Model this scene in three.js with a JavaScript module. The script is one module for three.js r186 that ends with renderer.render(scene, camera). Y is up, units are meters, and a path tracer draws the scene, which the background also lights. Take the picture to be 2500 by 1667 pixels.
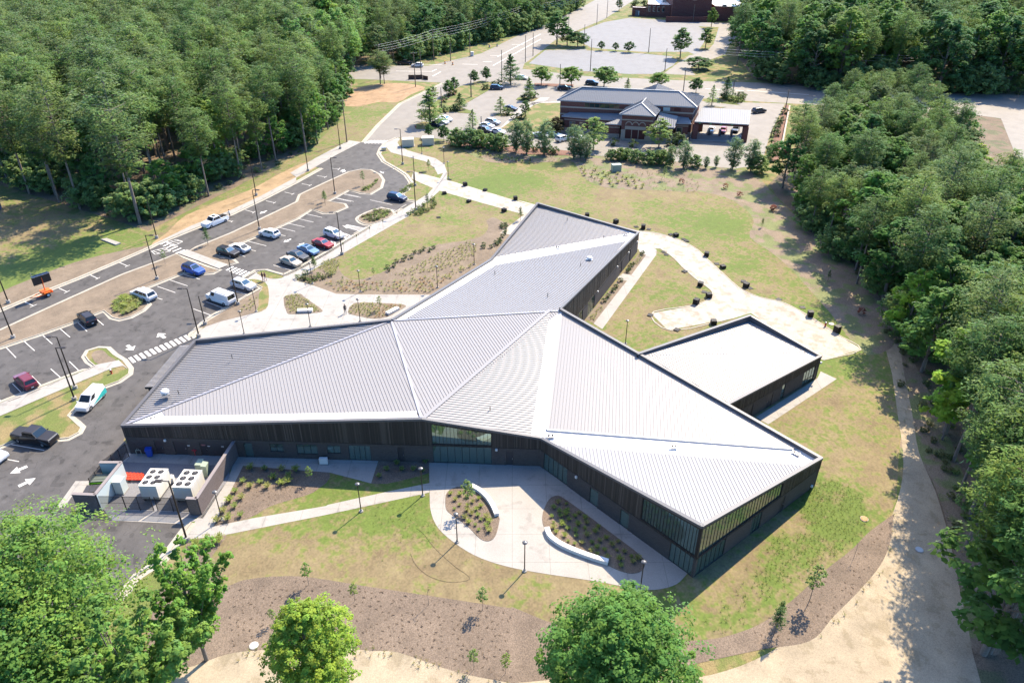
import * as THREE from 'three';
import { mergeGeometries } from 'three/addons/utils/BufferGeometryUtils.js';
import { RoundedBoxGeometry } from 'three/addons/geometries/RoundedBoxGeometry.js';
import { MarchingCubes } from 'three/addons/objects/MarchingCubes.js';
import { Sky } from 'three/addons/objects/Sky.js';

// ---------------------------------------------------------------- camera, sky, sun, exposure
const scene = new THREE.Scene();
const camera = new THREE.PerspectiveCamera(48.74, 1024 / 682, 0.5, 3000);   // drone, 61.5 m up, looking 31 degrees down
camera.position.set(0, 61.5, 0);
camera.rotation.set(THREE.MathUtils.degToRad(-31.35), 0, 0);
const SUN = new THREE.Vector3(0.407, 0.719, -0.563).normalize();
const sky = new Sky();
sky.name = 'sky'; sky.scale.setScalar(2500); sky.userData.kind = 'structure';
Object.assign(sky.material.uniforms.turbidity, { value: 3.5 });
sky.material.uniforms.rayleigh.value = 1.1;
sky.material.uniforms.mieCoefficient.value = 0.004;
sky.material.uniforms.mieDirectionalG.value = 0.8;
sky.material.uniforms.sunPosition.value.copy(SUN);
scene.add(sky);
scene.environmentIntensity = 0.2;
const sun = new THREE.DirectionalLight(0xffebcd, 4.7);
sun.position.copy(SUN).multiplyScalar(400).add(new THREE.Vector3(0, 0, -150));
sun.target.position.set(0, 0, -150);
sun.castShadow = true; sun.shadow.mapSize.set(4096, 4096);
Object.assign(sun.shadow.camera, { left: -260, right: 260, top: 260, bottom: -260, near: 10, far: 900 });
sun.name = 'sun'; scene.add(sun, sun.target);
const renderer = new THREE.WebGLRenderer({ antialias: true });
renderer.toneMapping = THREE.LinearToneMapping;
renderer.toneMappingExposure = 2.75;
renderer.shadowMap.enabled = true;

// ---------------------------------------------------------------- helpers
function rng(seed) { let a = seed >>> 0; return () => { a |= 0; a = a + 0x6D2B79F5 | 0; let t = Math.imul(a ^ a >>> 15, 1 | a); t = t + Math.imul(t ^ t >>> 7, 61 | t) ^ t; return ((t ^ t >>> 14) >>> 0) / 4294967296; }; }
const ORD = ['first', 'second', 'third', 'fourth', 'fifth', 'sixth', 'seventh', 'eighth', 'ninth', 'tenth', 'eleventh', 'twelfth', 'thirteenth', 'fourteenth', 'fifteenth', 'sixteenth', 'seventeenth', 'eighteenth', 'nineteenth', 'twentieth', 'twenty-first', 'twenty-second', 'twenty-third', 'twenty-fourth', 'twenty-fifth', 'twenty-sixth'];
const taken = new Map();
function numbered(n) { const k = taken.get(n) ?? 0; taken.set(n, k + 1); return k ? n + '_' + String(k).padStart(3, '0') : n; }
function shade(o) { o.castShadow = o.receiveShadow = true; return o; }
function tag(o, label, category, group, kind) { if (label) o.userData.label = label; if (category) o.userData.category = category; if (group) o.userData.group = group; if (kind) o.userData.kind = kind; return o; }
function thing(name, label, category, [x, y, z] = [0, 0, 0], turn = 0, group) { const o = new THREE.Group(); o.name = numbered(name); scene.add(o); o.position.set(x, y, z); o.rotation.y = turn; return tag(o, label, category, group); }
function part(name, geo, mat, parent) { const m = shade(new THREE.Mesh(Array.isArray(geo) ? merge(geo) : geo, mat)); m.name = name; parent.add(m); return m; }
function solo(name, label, category, geo, mat, group) { const m = shade(new THREE.Mesh(Array.isArray(geo) ? merge(geo) : geo, mat)); m.name = numbered(name); scene.add(m); return tag(m, label, category, group); }
function struct(name, geo, mat) { const m = shade(new THREE.Mesh(Array.isArray(geo) ? merge(geo) : geo, mat)); m.name = numbered(name); m.userData.kind = 'structure'; scene.add(m); return m; }
function copyOf(o, label, [x, y, z], turn = 0, scale) { const c = o.clone(); c.name = numbered(o.name.replace(/_\d{3}$/, '')); c.userData = { ...o.userData }; if (label) c.userData.label = label; c.position.set(x, y, z); c.rotation.y = turn; if (scale) c.scale.copy(scale); scene.add(c); return c; }
function merge(list) {
  const keepColor = list.every((g) => g.attributes.color);
  const l = list.map((g) => { let q = g.index ? g.toNonIndexed() : g; for (const k of Object.keys(q.attributes)) if (!(k === 'position' || k === 'normal' || k === 'uv' || (k === 'color' && keepColor))) { q.deleteAttribute(k); } if (!q.attributes.uv) q.setAttribute('uv', new THREE.BufferAttribute(new Float32Array(q.attributes.position.count * 2), 2)); if (!q.attributes.normal) q.computeVertexNormals(); return q; });
  return mergeGeometries(l);
}
const V3 = (x, y, z) => new THREE.Vector3(x, y, z);
function box(w, h, d, x = 0, y = 0, z = 0, ry = 0, rx = 0, rz = 0) { const g = new THREE.BoxGeometry(w, h, d); if (rx) g.rotateX(rx); if (rz) g.rotateZ(rz); if (ry) g.rotateY(ry); return g.translate(x, y, z); }
function cyl(r0, r1, h, x = 0, y = 0, z = 0, n = 10) { return new THREE.CylinderGeometry(r1, r0, h, n).translate(x, y + h / 2, z); }
function rbox(w, h, d, r, x = 0, y = 0, z = 0, ry = 0) { const g = new RoundedBoxGeometry(w, h, d, 2, r); if (ry) g.rotateY(ry); return g.translate(x, y, z); }
function bar(a, b, r, n = 6, r2 = r) { const A = V3(...a), B = V3(...b), d = B.clone().sub(A), g = new THREE.CylinderGeometry(r2, r, d.length(), n); g.translate(0, d.length() / 2, 0); g.applyQuaternion(new THREE.Quaternion().setFromUnitVectors(V3(0, 1, 0), d.normalize())); return g.translate(A.x, A.y, A.z); }
function quadGeo(pts) { // planar polygon fan from 3D points, flat normal
  const p = [], n = []; const a = V3(...pts[0]), nn = V3(...pts[1]).sub(a).cross(V3(...pts[2]).sub(a)).normalize();
  for (let i = 1; i + 1 < pts.length; i++) for (const q of [pts[0], pts[i], pts[i + 1]]) { p.push(...q); n.push(nn.x, nn.y, nn.z); }
  const g = new THREE.BufferGeometry(); g.setAttribute('position', new THREE.Float32BufferAttribute(p, 3)); g.setAttribute('normal', new THREE.Float32BufferAttribute(n, 3)); g.setAttribute('uv', new THREE.Float32BufferAttribute(p.length / 3 * 2, 2)); return g;
}
function smooth(pts, per = 4, closed = false) { const c = new THREE.CatmullRomCurve3(pts.map(([x, z]) => V3(x, 0, z)), closed, 'centripetal'); return c.getPoints(pts.length * per).map((v) => [v.x, v.z]).slice(0, closed ? -1 : undefined); }
function sheet(poly, y = 0, uv = 1) { // flat polygon on the ground, uv in metres / uv
  const s = new THREE.Shape(poly.map(([x, z]) => new THREE.Vector2(x, -z))), g = new THREE.ShapeGeometry(s); g.rotateX(-Math.PI / 2); g.translate(0, y, 0);
  const p = g.attributes.position, t = g.attributes.uv; for (let i = 0; i < p.count; i++) t.setXY(i, p.getX(i) / uv, p.getZ(i) / uv); return g;
}
function slab(poly, y0, y1, uv = 1) { // raised polygon with sides
  const s = new THREE.Shape(poly.map(([x, z]) => new THREE.Vector2(x, -z))), g = new THREE.ExtrudeGeometry(s, { depth: y1 - y0, bevelEnabled: false }); g.rotateX(-Math.PI / 2); g.translate(0, y0, 0);
  const p = g.attributes.position, t = g.attributes.uv; for (let i = 0; i < p.count; i++) t.setXY(i, (p.getX(i) + p.getY(i)) / uv, (p.getZ(i) + p.getY(i)) / uv); return g;
}
function ribbon(line, off, w, y0, y1, closed = false, uv = 1) { // raised strip following a polyline; off = centre offset to the right
  const n = line.length, L = [], Rr = [];
  for (let i = 0; i < n; i++) {
    const a = line[closed ? (i - 1 + n) % n : Math.max(0, i - 1)], b = line[closed ? (i + 1) % n : Math.min(n - 1, i + 1)], dx = b[0] - a[0], dz = b[1] - a[1], l = Math.hypot(dx, dz) || 1, nx = -dz / l, nz = dx / l;
    L.push([line[i][0] + nx * (off - w / 2), line[i][1] + nz * (off - w / 2)]); Rr.push([line[i][0] + nx * (off + w / 2), line[i][1] + nz * (off + w / 2)]);
  }
  const p = [], q = (a, ay, b, by, c, cy, d, dy) => { p.push(a[0], ay, a[1], c[0], cy, c[1], b[0], by, b[1], a[0], ay, a[1], d[0], dy, d[1], c[0], cy, c[1]); };
  for (let i = 0; i < (closed ? n : n - 1); i++) { const j = (i + 1) % n; q(L[i], y1, L[j], y1, Rr[j], y1, Rr[i], y1); if (y1 > y0) { q(L[i], y0, L[j], y0, L[j], y1, L[i], y1); q(Rr[i], y1, Rr[j], y1, Rr[j], y0, Rr[i], y0); } }
  if (!closed && y1 > y0) { q(L[0], y0, L[0], y1, Rr[0], y1, Rr[0], y0); q(L[n - 1], y1, L[n - 1], y0, Rr[n - 1], y0, Rr[n - 1], y1); }
  const g = new THREE.BufferGeometry(); g.setAttribute('position', new THREE.Float32BufferAttribute(p, 3)); g.computeVertexNormals();
  const t = []; for (let i = 0; i < p.length; i += 3) t.push((p[i] + p[i + 1]) / uv, (p[i + 2] + p[i + 1]) / uv); g.setAttribute('uv', new THREE.Float32BufferAttribute(t, 2));
  return g;
}
const inside = (poly, x, z) => { let r = false; for (let i = 0, j = poly.length - 1; i < poly.length; j = i++) { const [xi, zi] = poly[i], [xj, zj] = poly[j]; if ((zi > z) !== (zj > z) && x < (xj - xi) * (z - zi) / (zj - zi) + xi) r = !r; } return r; };
const edgeDist = (poly, x, z) => { let m = 1e9; for (let i = 0, j = poly.length - 1; i < poly.length; j = i++) { const [ax, az] = poly[j], [bx, bz] = poly[i], dx = bx - ax, dz = bz - az, t = Math.max(0, Math.min(1, ((x - ax) * dx + (z - az) * dz) / (dx * dx + dz * dz || 1))); m = Math.min(m, Math.hypot(x - ax - t * dx, z - az - t * dz)); } return m; };

// ---------------------------------------------------------------- computed textures
function lattice(seed, n = 64) { const r = rng(seed), a = new Float32Array(n * n); for (let i = 0; i < a.length; i++) a[i] = r(); return (x, y, per = n) => { const xi = Math.floor(x), yi = Math.floor(y), fx = x - xi, fy = y - yi, sx = fx * fx * (3 - 2 * fx), sy = fy * fy * (3 - 2 * fy), g = (i, j) => a[((((j % per) + per) % per) % n) * n + ((((i % per) + per) % per) % n)]; return (g(xi, yi) * (1 - sx) + g(xi + 1, yi) * sx) * (1 - sy) + (g(xi, yi + 1) * (1 - sx) + g(xi + 1, yi + 1) * sx) * sy; }; }
const toS = (c) => c <= 0.0031308 ? c * 12.92 : 1.055 * Math.pow(c, 1 / 2.4) - 0.055;
const lerp = (a, b, t) => a + (b - a) * t, clamp = (x, a = 0, b = 1) => Math.max(a, Math.min(b, x)), sstep = (a, b, x) => { const t = clamp((x - a) / (b - a)); return t * t * (3 - 2 * t); };
function tex(w, h, fn, srgb = true) { // fn(u, v) -> [r, g, b] linear
  const d = new Uint8Array(w * h * 4); for (let j = 0; j < h; j++) for (let i = 0; i < w; i++) { const c = fn(i / w, j / h), k = (j * w + i) * 4; for (let q = 0; q < 3; q++) d[k + q] = 255 * clamp(srgb ? toS(c[q]) : c[q]); d[k + 3] = 255; }
  const t = new THREE.DataTexture(d, w, h, THREE.RGBAFormat); t.wrapS = t.wrapT = THREE.RepeatWrapping; t.magFilter = THREE.LinearFilter; t.minFilter = THREE.LinearMipmapLinearFilter; t.generateMipmaps = true; if (srgb) t.colorSpace = THREE.SRGBColorSpace; t.needsUpdate = true; return t;
}
const mixc = (a, b, t) => [lerp(a[0], b[0], t), lerp(a[1], b[1], t), lerp(a[2], b[2], t)];
const LA = lattice(1), LB = lattice(2), LC = lattice(3), LD = lattice(4, 256);
const fbm = (L, x, y, o = 4) => { let s = 0, a = 0.5, f = 1, n = 0; for (let i = 0; i < o; i++) { s += a * L(x * f, y * f); n += a; a *= 0.5; f *= 2; } return s / n; };
const fbmP = (L, x, y, f, o = 4) => { let s = 0, a = 0.5, n = 0; for (let i = 0; i < o; i++) { s += a * L(x * f, y * f, f); n += a; a *= 0.5; f *= 2; } return s / n; };   // repeats with x and y = 1
const std = (o) => new THREE.MeshStandardMaterial(o);
const lin = (r, g, b) => new THREE.Color().setRGB(r, g, b);
// tiles are 16 m wide unless noted; the lattices repeat with them
const T = {};
T.asphalt = tex(512, 512, (u, v) => { const a = fbmP(LA, u, v, 16, 3), b = LD(u * 256, v * 256), st = sstep(0.62, 0.8, fbmP(LB, u, v, 8, 3)) - 1.4 * sstep(0.7, 0.78, fbmP(LC, u, v, 16, 2)) - (Math.abs(fbmP(LC, u, v, 4, 4) - 0.5) < 0.0035 ? 1.6 : 0); const k = 0.06 + 0.034 * (a - 0.5) + 0.018 * (b - 0.5) + 0.014 * st; return [k * 1.05, k * 1.0, k * 0.96]; });
T.oldroad = tex(512, 512, (u, v) => { const a = fbmP(LB, u, v, 8, 4), b = LD(u * 256, v * 256); const k = 0.175 + 0.05 * (a - 0.5) + 0.05 * (b - 0.5); return [k * 1.08, k, k * 0.87]; });
T.oldlot = tex(512, 512, (u, v) => { const a = fbmP(LC, u, v, 8, 4), b = LD(u * 256, v * 256), cr = Math.abs(fbmP(LA, u, v, 16, 3) - 0.5) < 0.012 ? 0.7 : 1; const k = (0.165 + 0.04 * (a - 0.5) + 0.04 * (b - 0.5)) * cr; return [k * 0.98, k * 1.0, k * 1.02]; });
T.concrete = tex(512, 512, (u, v) => { const a = fbmP(LA, u, v, 8, 4), b = LD(u * 256, v * 256), st = sstep(0.6, 0.85, fbmP(LC, u, v, 16, 3)); const k = 0.275 + 0.06 * (a - 0.5) + 0.05 * (b - 0.5) - 0.05 * st, j = (u * 512 % 128 < 2 || v * 512 % 128 < 2) ? 0.72 : 1; return [k * 1.04 * j, k * 0.99 * j, k * 0.9 * j]; });
T.kerb = tex(256, 256, (u, v) => { const a = fbmP(LB, u, v, 16, 3), b = LD(u * 256, v * 256); const k = 0.31 + 0.08 * (a - 0.5) + 0.08 * (b - 0.5); return [k * 1.06, k * 0.98, k * 0.8]; });
T.mulch = tex(512, 512, (u, v) => { const a = fbmP(LA, u, v, 8, 3), b = LD(u * 256, v * 256), c = LD(u * 256 + v * 256, v * 256 - u * 256 + 31); const k = (0.11 + 0.06 * (a - 0.5)) * (0.45 + 0.75 * b + 0.35 * c); return [k * 1.26, k * 0.97, k * 0.72]; });
T.straw = tex(512, 512, (u, v) => { const a = fbmP(LB, u, v, 8, 3), b = LD(u * 256, v * 256), c = fbmP(LC, u, v, 32, 2); const k = (0.135 + 0.06 * (a - 0.5)) * (0.6 + 0.5 * b + 0.3 * c); return [k * 1.18, k * 0.93, k * 0.66]; });
T.sand = tex(512, 512, (u, v) => { const a = fbmP(LC, u, v, 8, 4), b = LD(u * 256, v * 256), s = sstep(0.55, 0.75, fbmP(LA, u, v, 16, 4)); const k = (0.255 + 0.13 * (a - 0.5)) * (0.8 + 0.36 * b); return mixc([k * 1.12, k * 0.94, k * 0.66], [k * 0.8, k * 0.66, k * 0.42], s * 0.6); });
T.paver = tex(512, 512, (u, v) => { const a = fbmP(LA, u, v, 16, 4), b = LD(u * 256, v * 256), s = sstep(0.52, 0.68, fbmP(LB, u, v, 16, 4)); const k = (0.34 + 0.12 * (a - 0.5)) * (0.8 + 0.3 * b); return mixc([k * 1.05, k * 0.97, k * 0.82], [k * 0.74, k * 0.58, k * 0.4], s * 0.55); });
T.bank = tex(512, 512, (u, v) => { const a = fbmP(LB, u, v, 8, 3), b = LD(u * 256, v * 256), w = sstep(0.47, 0.66, fbmP(LC, u, v, 8, 4)), k = (0.15 + 0.07 * (a - 0.5)) * (0.6 + 0.7 * b); return mixc([k * 1.2, k * 0.95, k * 0.68], [k * 0.85, k * 1.05, k * 0.36], w * 0.85); });
T.litter = tex(512, 512, (u, v) => { const a = fbmP(LC, u, v, 8, 4), b = LD(u * 256, v * 256), g = sstep(0.5, 0.7, fbmP(LA, u, v, 8, 4)); const k = (0.11 + 0.06 * (a - 0.5)) * (0.6 + 0.8 * b); return mixc([k * 1.25, k * 0.93, k * 0.62], [k * 0.6, k * 0.85, k * 0.3], g * 0.6); });
T.turf = tex(512, 512, (u, v) => { const a = fbmP(LA, u, v, 8, 4), b = LD(u * 256, v * 256), d = sstep(0.42, 0.68, fbmP(LB, u, v, 8, 4)); const k = 0.65 + 0.7 * b; return mixc([0.1 * k, 0.125 * k, 0.028 * k], [0.19 * k, 0.148 * k, 0.066 * k], clamp(d + 0.3 * (a - 0.5))); });
T.gravel = tex(512, 512, (u, v) => { const b = LD(u * 256, v * 256), c = LD(u * 128 + 7, v * 128, 128); const k = 0.16 * (0.4 + 0.8 * b + 0.5 * c); return [k, k, k * 1.05]; });
T.grain = tex(512, 512, (u, v) => { const k = 0.5 * LD(u * 256, v * 256) + 0.5 * fbmP(LA, u, v, 64, 2); return [k, k, k]; }, false);
T.brickdark = tex(512, 512, (u, v) => { const row = Math.floor(v * 54), off = row % 2 * 0.5, col = Math.floor(u * 18 + off), fx = (u * 18 + off) % 1, fy = (v * 54) % 1, m = fx < 0.05 || fy < 0.13, q = LD(col * 3.7 + row * 17.3, row * 5.1); const k = m ? 0.07 : 0.036 + 0.03 * q; return [k * 1.12, k * 0.98, k * 0.92]; });
T.brickred = tex(512, 512, (u, v) => { const row = Math.floor(v * 54), off = row % 2 * 0.5, col = Math.floor(u * 18 + off), fx = (u * 18 + off) % 1, fy = (v * 54) % 1, m = fx < 0.05 || fy < 0.13, q = LD(col * 3.7 + row * 17.3, row * 5.1); const k = 0.7 + 0.6 * q; return m ? [0.22, 0.16, 0.13] : [0.13 * k, 0.042 * k, 0.034 * k]; });
T.bark = tex(256, 256, (u, v) => { const a = fbmP(LA, u, v, 16, 3), b = LD(u * 128, v * 128, 128); const k = 0.14 + 0.09 * (a - 0.5) + 0.05 * (b - 0.5); return [k * 1.15, k * 0.95, k * 0.78]; });
T.metalr = tex(512, 512, (u, v) => { const k = 0.5 + 0.28 * (fbmP(LA, u, v, 16, 4) - 0.5); return [k, k, k]; }, false);
const M = {
  asphalt: std({ map: T.asphalt, roughness: 0.82, bumpMap: T.grain, bumpScale: 0.006 }), oldroad: std({ map: T.oldroad, roughness: 0.85 }), oldlot: std({ map: T.oldlot, roughness: 0.85 }),
  concrete: std({ map: T.concrete, roughness: 0.85 }), kerb: std({ map: T.kerb, roughness: 0.9 }), mulch: std({ map: T.mulch, roughness: 1, bumpMap: T.mulch, bumpScale: 0.05 }), straw: std({ map: T.straw, roughness: 1, bumpMap: T.straw, bumpScale: 0.04 }),
  bank: std({ map: T.bank, roughness: 1, bumpMap: T.bank, bumpScale: 0.05 }), sand: std({ map: T.sand, roughness: 1 }), paver: std({ map: T.paver, roughness: 0.95 }), litter: std({ map: T.litter, roughness: 1 }), turf: std({ map: T.turf, roughness: 1, bumpMap: T.turf, bumpScale: 0.05 }), gravel: std({ map: T.gravel, roughness: 1, bumpMap: T.gravel, bumpScale: 0.03 }),
  paint: std({ color: lin(0.6, 0.59, 0.55), roughness: 0.7 }), white: std({ color: lin(0.58, 0.58, 0.56), roughness: 0.6 }), black: std({ color: lin(0.012, 0.012, 0.013), roughness: 0.5 }), dark: std({ color: lin(0.025, 0.023, 0.022), roughness: 0.6 }),
  bronze: std({ color: lin(0.028, 0.023, 0.02), roughness: 0.45, metalness: 0.3 }), steel: std({ color: lin(0.5, 0.5, 0.5), roughness: 0.4, metalness: 0.9 }), glass: new THREE.MeshPhysicalMaterial({ color: lin(0.2, 0.28, 0.25), roughness: 0.03, metalness: 0.75, ior: 1.7 }),
  bark: std({ map: T.bark, roughness: 1 }), wood: std({ color: lin(0.16, 0.115, 0.08), roughness: 0.95 }), rubber: std({ color: lin(0.012, 0.012, 0.012), roughness: 0.85 }), alloy: std({ color: lin(0.42, 0.43, 0.44), roughness: 0.35, metalness: 0.8 }),
  membrane: std({ color: lin(0.62, 0.61, 0.58), roughness: 0.55 }), coping: std({ color: lin(0.085, 0.085, 0.09), roughness: 0.55 }),
};


// ---------------------------------------------------------------- the ground and what lies flat on it
struct('ground', sheet([[-1400, 200], [1400, 200], [1400, -1800], [-1400, -1800]], -0.02, 16), M.litter);
struct('grass_verge', sheet([...[[-50.83,-34.78],[-144.55,-168.01],[-121.78,-172.44],[-75.21,-144.9],[-71.59,-154.5],[-64.25,-173.96],[-55.7,-199.72],[-54.46,-248.52],[-58.21,-293.97],[-54.35,-322.58],[-33.76,-351.36],[-5.37,-381.49],[18.88,-418.1],[58.66,-545.44],[179.44,-545.44],[114.2,-404.31],[94.81,-336.42],[88.57,-286.61],[105.12,-269.57],[177.92,-257.18],[161.61,-230.17],[106.38,-248.52],[87.89,-223],[68.04,-183.56],[60.04,-170.94],[62.32,-147.21],[60.38,-104.2],[55.62,-87.25],[51.48,-73.08],[49.38,-65.3],[44.15,-49.92],[38.64,-34.78]]], 0.0, 16), M.turf);
const LX0 = -125, LX1 = 80, LZ0 = -275, LZ1 = -28;
const patches = [ // [centre, radius in metres, +green / -dry] read off the photograph
  [[-2.17,-176.79], 11, 1.0], [[-8.38,-170.56], 8, 1.0], [[11.43,-175.72], 8, 0.5], [[34.03,-158.53], 9, 0.7], [[41.16,-149.16], 9, 0.7], [[45.66,-148.35], 6, 0.9], [[43.34,-127.63], 5, 0.9], [[35.7,-143.64], 6, 0.3],
  [[31.34,-58.74], 4.5, 1.0], [[36.18,-63.26], 4.5, 1.1], [[26.79,-54.22], 3.5, 0.9], [[23.07,-51.75], 3, 0.7], [[39.8,-65.19], 3, 0.9], [[34.79,-66.68], 3, 0.6], [[20.49,-49.05], 3, 0.6], [[37.66,-60.5], 3, 0.7],
  [[-10.94,-63.65], 4, 0.8], [[-12.24,-60.43], 5, 0.55], [[-16.72,-62.71], 4, 0.35], [[-10.38,-58.46], 4, 0.5], [[2.68,-53.77], 2, 0.8], [[-12.31,-68.13], 4, 1.0], [[-20.39,-66.85], 4, 0.7], [[-21.1,-66.6], 4, 0.5],
  [[-89.14,-128.16], 9, 1.1], [[-91.4,-123.8], 7, 1.2], [[-83.62,-136.9], 7, 1.0], [[-85.91,-132.76], 5, 0.9], [[-77.35,-142.76], 5, 0.6], [[-71.26,-154.87], 5, 0.8], [[-68.89,-162.02], 4, 0.8], [[-63.6,-168.73], 4, 0.6],
  [[-27.4,-132.64], 5, 0.6], [[-22.5,-128.05], 5, 0.5], [[-13.69,-152.18], 5, 0.5], [[-14.91,-136.79], 6, 0.35], [[-8.95,-167.58], 5, 0.5],
  [[44.75,-113.68], 6, 0.6], [[56.7,-108.54], 7, 0.8], [[56.01,-103.74], 6, 0.8], [[46.29,-93.01], 5, 0.7], [[50.65,-95.84], 5, 0.6], [[18.13,-113.68], 5, 0.2], [[27.49,-109.54], 4, 0.7], [[29.12,-133.55], 3, 0.6],
  [[-64.92,-77.77], 4, 0.5], [[-58.68,-89.34], 4, 0.5], [[-62.91,-81.27], 4, 0.4], [[-59.31,-79.65], 3, -0.3], [[-48.62,-236.8], 8, 0.8], [[-32.27,-195.19], 6, 0.2],
  [[-8.56,-56.16], 6, -0.6], [[-14.53,-54.16], 7, -0.5], [[-1.46,-54.16], 7, -0.7], [[6.17,-53.38], 4, -0.8], [[-27.45,-55.95], 6, -0.5], [[-29.67,-58.03], 4, -0.1], [[22.93,-55.41], 3.5, -0.9], [[26.03,-57.05], 3, -0.9], [[30.68,-61.86], 2.5, -0.8], [[20.91,-52.12], 3, -0.9], [[45.29,-70.88], 5, -0.5], [[40.46,-75.15], 6, -0.2], [[32.43,-62.09], 2, -0.6],
  [[37.87,-165], 8, -0.8], [[25.04,-157.64], 6, -0.7], [[22.8,-166.92], 6, -0.6], [[12.21,-176.79], 6, -0.6], [[-8.39,-154.73], 6, -0.5], [[-17.36,-147.29], 5, -0.5], [[-19.2,-123.7], 4, -0.4], [[-31.03,-140.4], 4, -0.4], [[24.96,-125.13], 6, -0.35], [[20.31,-111.06], 5, -0.3], [[45.32,-87.32], 8, -0.25], [[-64.64,-159.28], 6, -0.9], [[-69.75,-146.62], 4, -0.8], [[-97,-142.76], 9, -0.3], [[-60.25,-166.76], 4, -0.7],
];
const PN = 256, patchGrid = new Float32Array((PN + 1) * (PN + 1));
for (let j = 0; j <= PN; j++) for (let i = 0; i <= PN; i++) {
  const x = lerp(LX0, LX1, i / PN), z = lerp(LZ0, LZ1, j / PN); let g = -0.05; const wx = x + 5 * (fbm(LA, x * 0.25 + 40, z * 0.25, 3) - 0.5), wz = z + 5 * (fbm(LB, x * 0.25, z * 0.25 + 40, 3) - 0.5);
  for (const [[cx, cz], r, s] of patches) { const d = ((wx - cx) ** 2 + (wz - cz) ** 2) / (r * r); if (d < 6) g += s * Math.exp(-d * 1.3); }
  patchGrid[j * (PN + 1) + i] = g;
}
const lawnMap = tex(1536, 1536, (u, v) => {
  const x = lerp(LX0, LX1, u), z = lerp(LZ0, LZ1, v), gi = Math.min(PN - 1, Math.floor(u * PN)), gj = Math.min(PN - 1, Math.floor(v * PN)), fu = u * PN - gi, fv = v * PN - gj, q = gj * (PN + 1) + gi, g = (patchGrid[q] * (1 - fu) + patchGrid[q + 1] * fu) * (1 - fv) + (patchGrid[q + PN + 1] * (1 - fu) + patchGrid[q + PN + 2] * fu) * fv;
  const n1 = fbm(LA, x * 0.18, z * 0.18 + 11, 4) - 0.5, n2 = fbm(LB, x * 1.1, z * 1.1, 3) - 0.5, n3 = LD(x * 5.2, z * 5.2) - 0.5, mow = fbm(LC, (x + z) * 0.9, (x - z) * 0.07, 3) - 0.5;
  const f = sstep(0.0, 1.0, 0.43 + 0.62 * g + 0.9 * n1 + 1.3 * n2 + 1.0 * (fbm(LC, x * 2.6, z * 2.6, 2) - 0.5) + 0.45 * n3 + 0.35 * mow), k = 0.46 + 0.32 * LD(x * 9.7 + 3, z * 9.7) + 0.18 * n2;
  const dry = mixc([0.31, 0.25, 0.13], [0.235, 0.18, 0.095], clamp(0.5 + 1.6 * (fbm(LC, x * 0.4, z * 0.4, 3) - 0.5))), mid = [0.235, 0.225, 0.078], green = [0.14, 0.2, 0.034];
  const c = f < 0.5 ? mixc(dry, mid, f * 2) : mixc(mid, green, f * 2 - 1); return [c[0] * k, c[1] * k, c[2] * k];
});
lawnMap.wrapS = lawnMap.wrapT = THREE.ClampToEdgeWrapping;
const lawnPoly = [[-51.39,-36.62],[-136.75,-159.68],[-117.55,-165.15],[-75.64,-143.77],[-72.52,-144.9],[-63.79,-172.44],[-55.25,-197.81],[-49.74,-245.74],[-41.49,-272.83],[-36.49,-263.25],[-38.63,-218.44],[-20.18,-208.93],[-6.25,-188.7],[10.17,-181.9],[29.88,-183.56],[44.87,-177.07],[61.51,-172.44],[59.88,-157.05],[61.92,-138.31],[60.41,-112.95],[55.68,-91.66],[52.32,-81.17],[44.82,-65.3],[40.51,-59.82],[31.21,-49.92],[21.56,-45.93],[1.01,-47.88],[-29.68,-51.52],[-36.5,-55.48],[-39.58,-52.06],[-40.98,-45.93]];
{ const g = sheet(lawnPoly, 0.012), p = g.attributes.position, t = g.attributes.uv; for (let i = 0; i < p.count; i++) t.setXY(i, (p.getX(i) - LX0) / (LX1 - LX0), (p.getZ(i) - LZ0) / (LZ1 - LZ0)); struct('lawn', g, std({ map: lawnMap, roughness: 1, bumpMap: T.grain, bumpScale: 0.03 })); }

// bare sand, mulch and planting beds
struct('sand_track', sheet(smooth([[49.08,-73.08],[46.3,-67.52],[42.56,-61.81],[38.86,-56.08],[34.37,-51.95],[29.51,-48.48],[23.96,-44.98],[19.65,-43.16],[15.11,-42.28],[8.91,-43.16],[2.94,-42.94],[-3.48,-44.52],[-9.19,-44.98],[-16.25,-45.74],[-21.93,-45.45],[-27.5,-44.98],[-31.66,-43.16],[-37.58,-40.58],[-28.36,-36.62],[11.49,-34.43],[38.45,-34.43],[43.08,-44.98],[45.73,-52.62],[48.19,-59.82],[50.09,-66.77],[51.44,-73.93],[53.96,-81.17],[57.46,-91.66],[61.98,-106.29],[60.57,-106.29],[55.68,-91.66],[51.97,-81.17]], 3, true), 0.014, 16), M.sand);
struct('worn_track', sheet(smooth([[61.47,-108.44],[56.69,-92.82],[52.56,-81.17],[48.72,-72.25],[50.53,-71.03],[50.45,-67.52],[46.96,-55.48],[43.28,-44.98],[45.72,-44.98],[51.34,-58.54],[55.85,-73.08],[58.43,-84.13],[60.47,-95.18],[63.63,-108.44]], 3, true), 0.013, 16), M.bank);
struct('sand_bank', sheet(smooth([[-70.59,-137.97],[-66.68,-145.84],[-61.26,-154.87],[-57.24,-163.42],[-52.6,-177.5],[-48.92,-188.83],[-51.99,-190.64],[-57.21,-181.34],[-61.12,-169.72],[-65.54,-162.02],[-70.63,-153.16],[-71,-143.52],[-71.77,-137.97]], 3, true), 0.016, 16), std({ map: T.sand, color: lin(0.95, 0.8, 0.62), roughness: 1 }));
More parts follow.
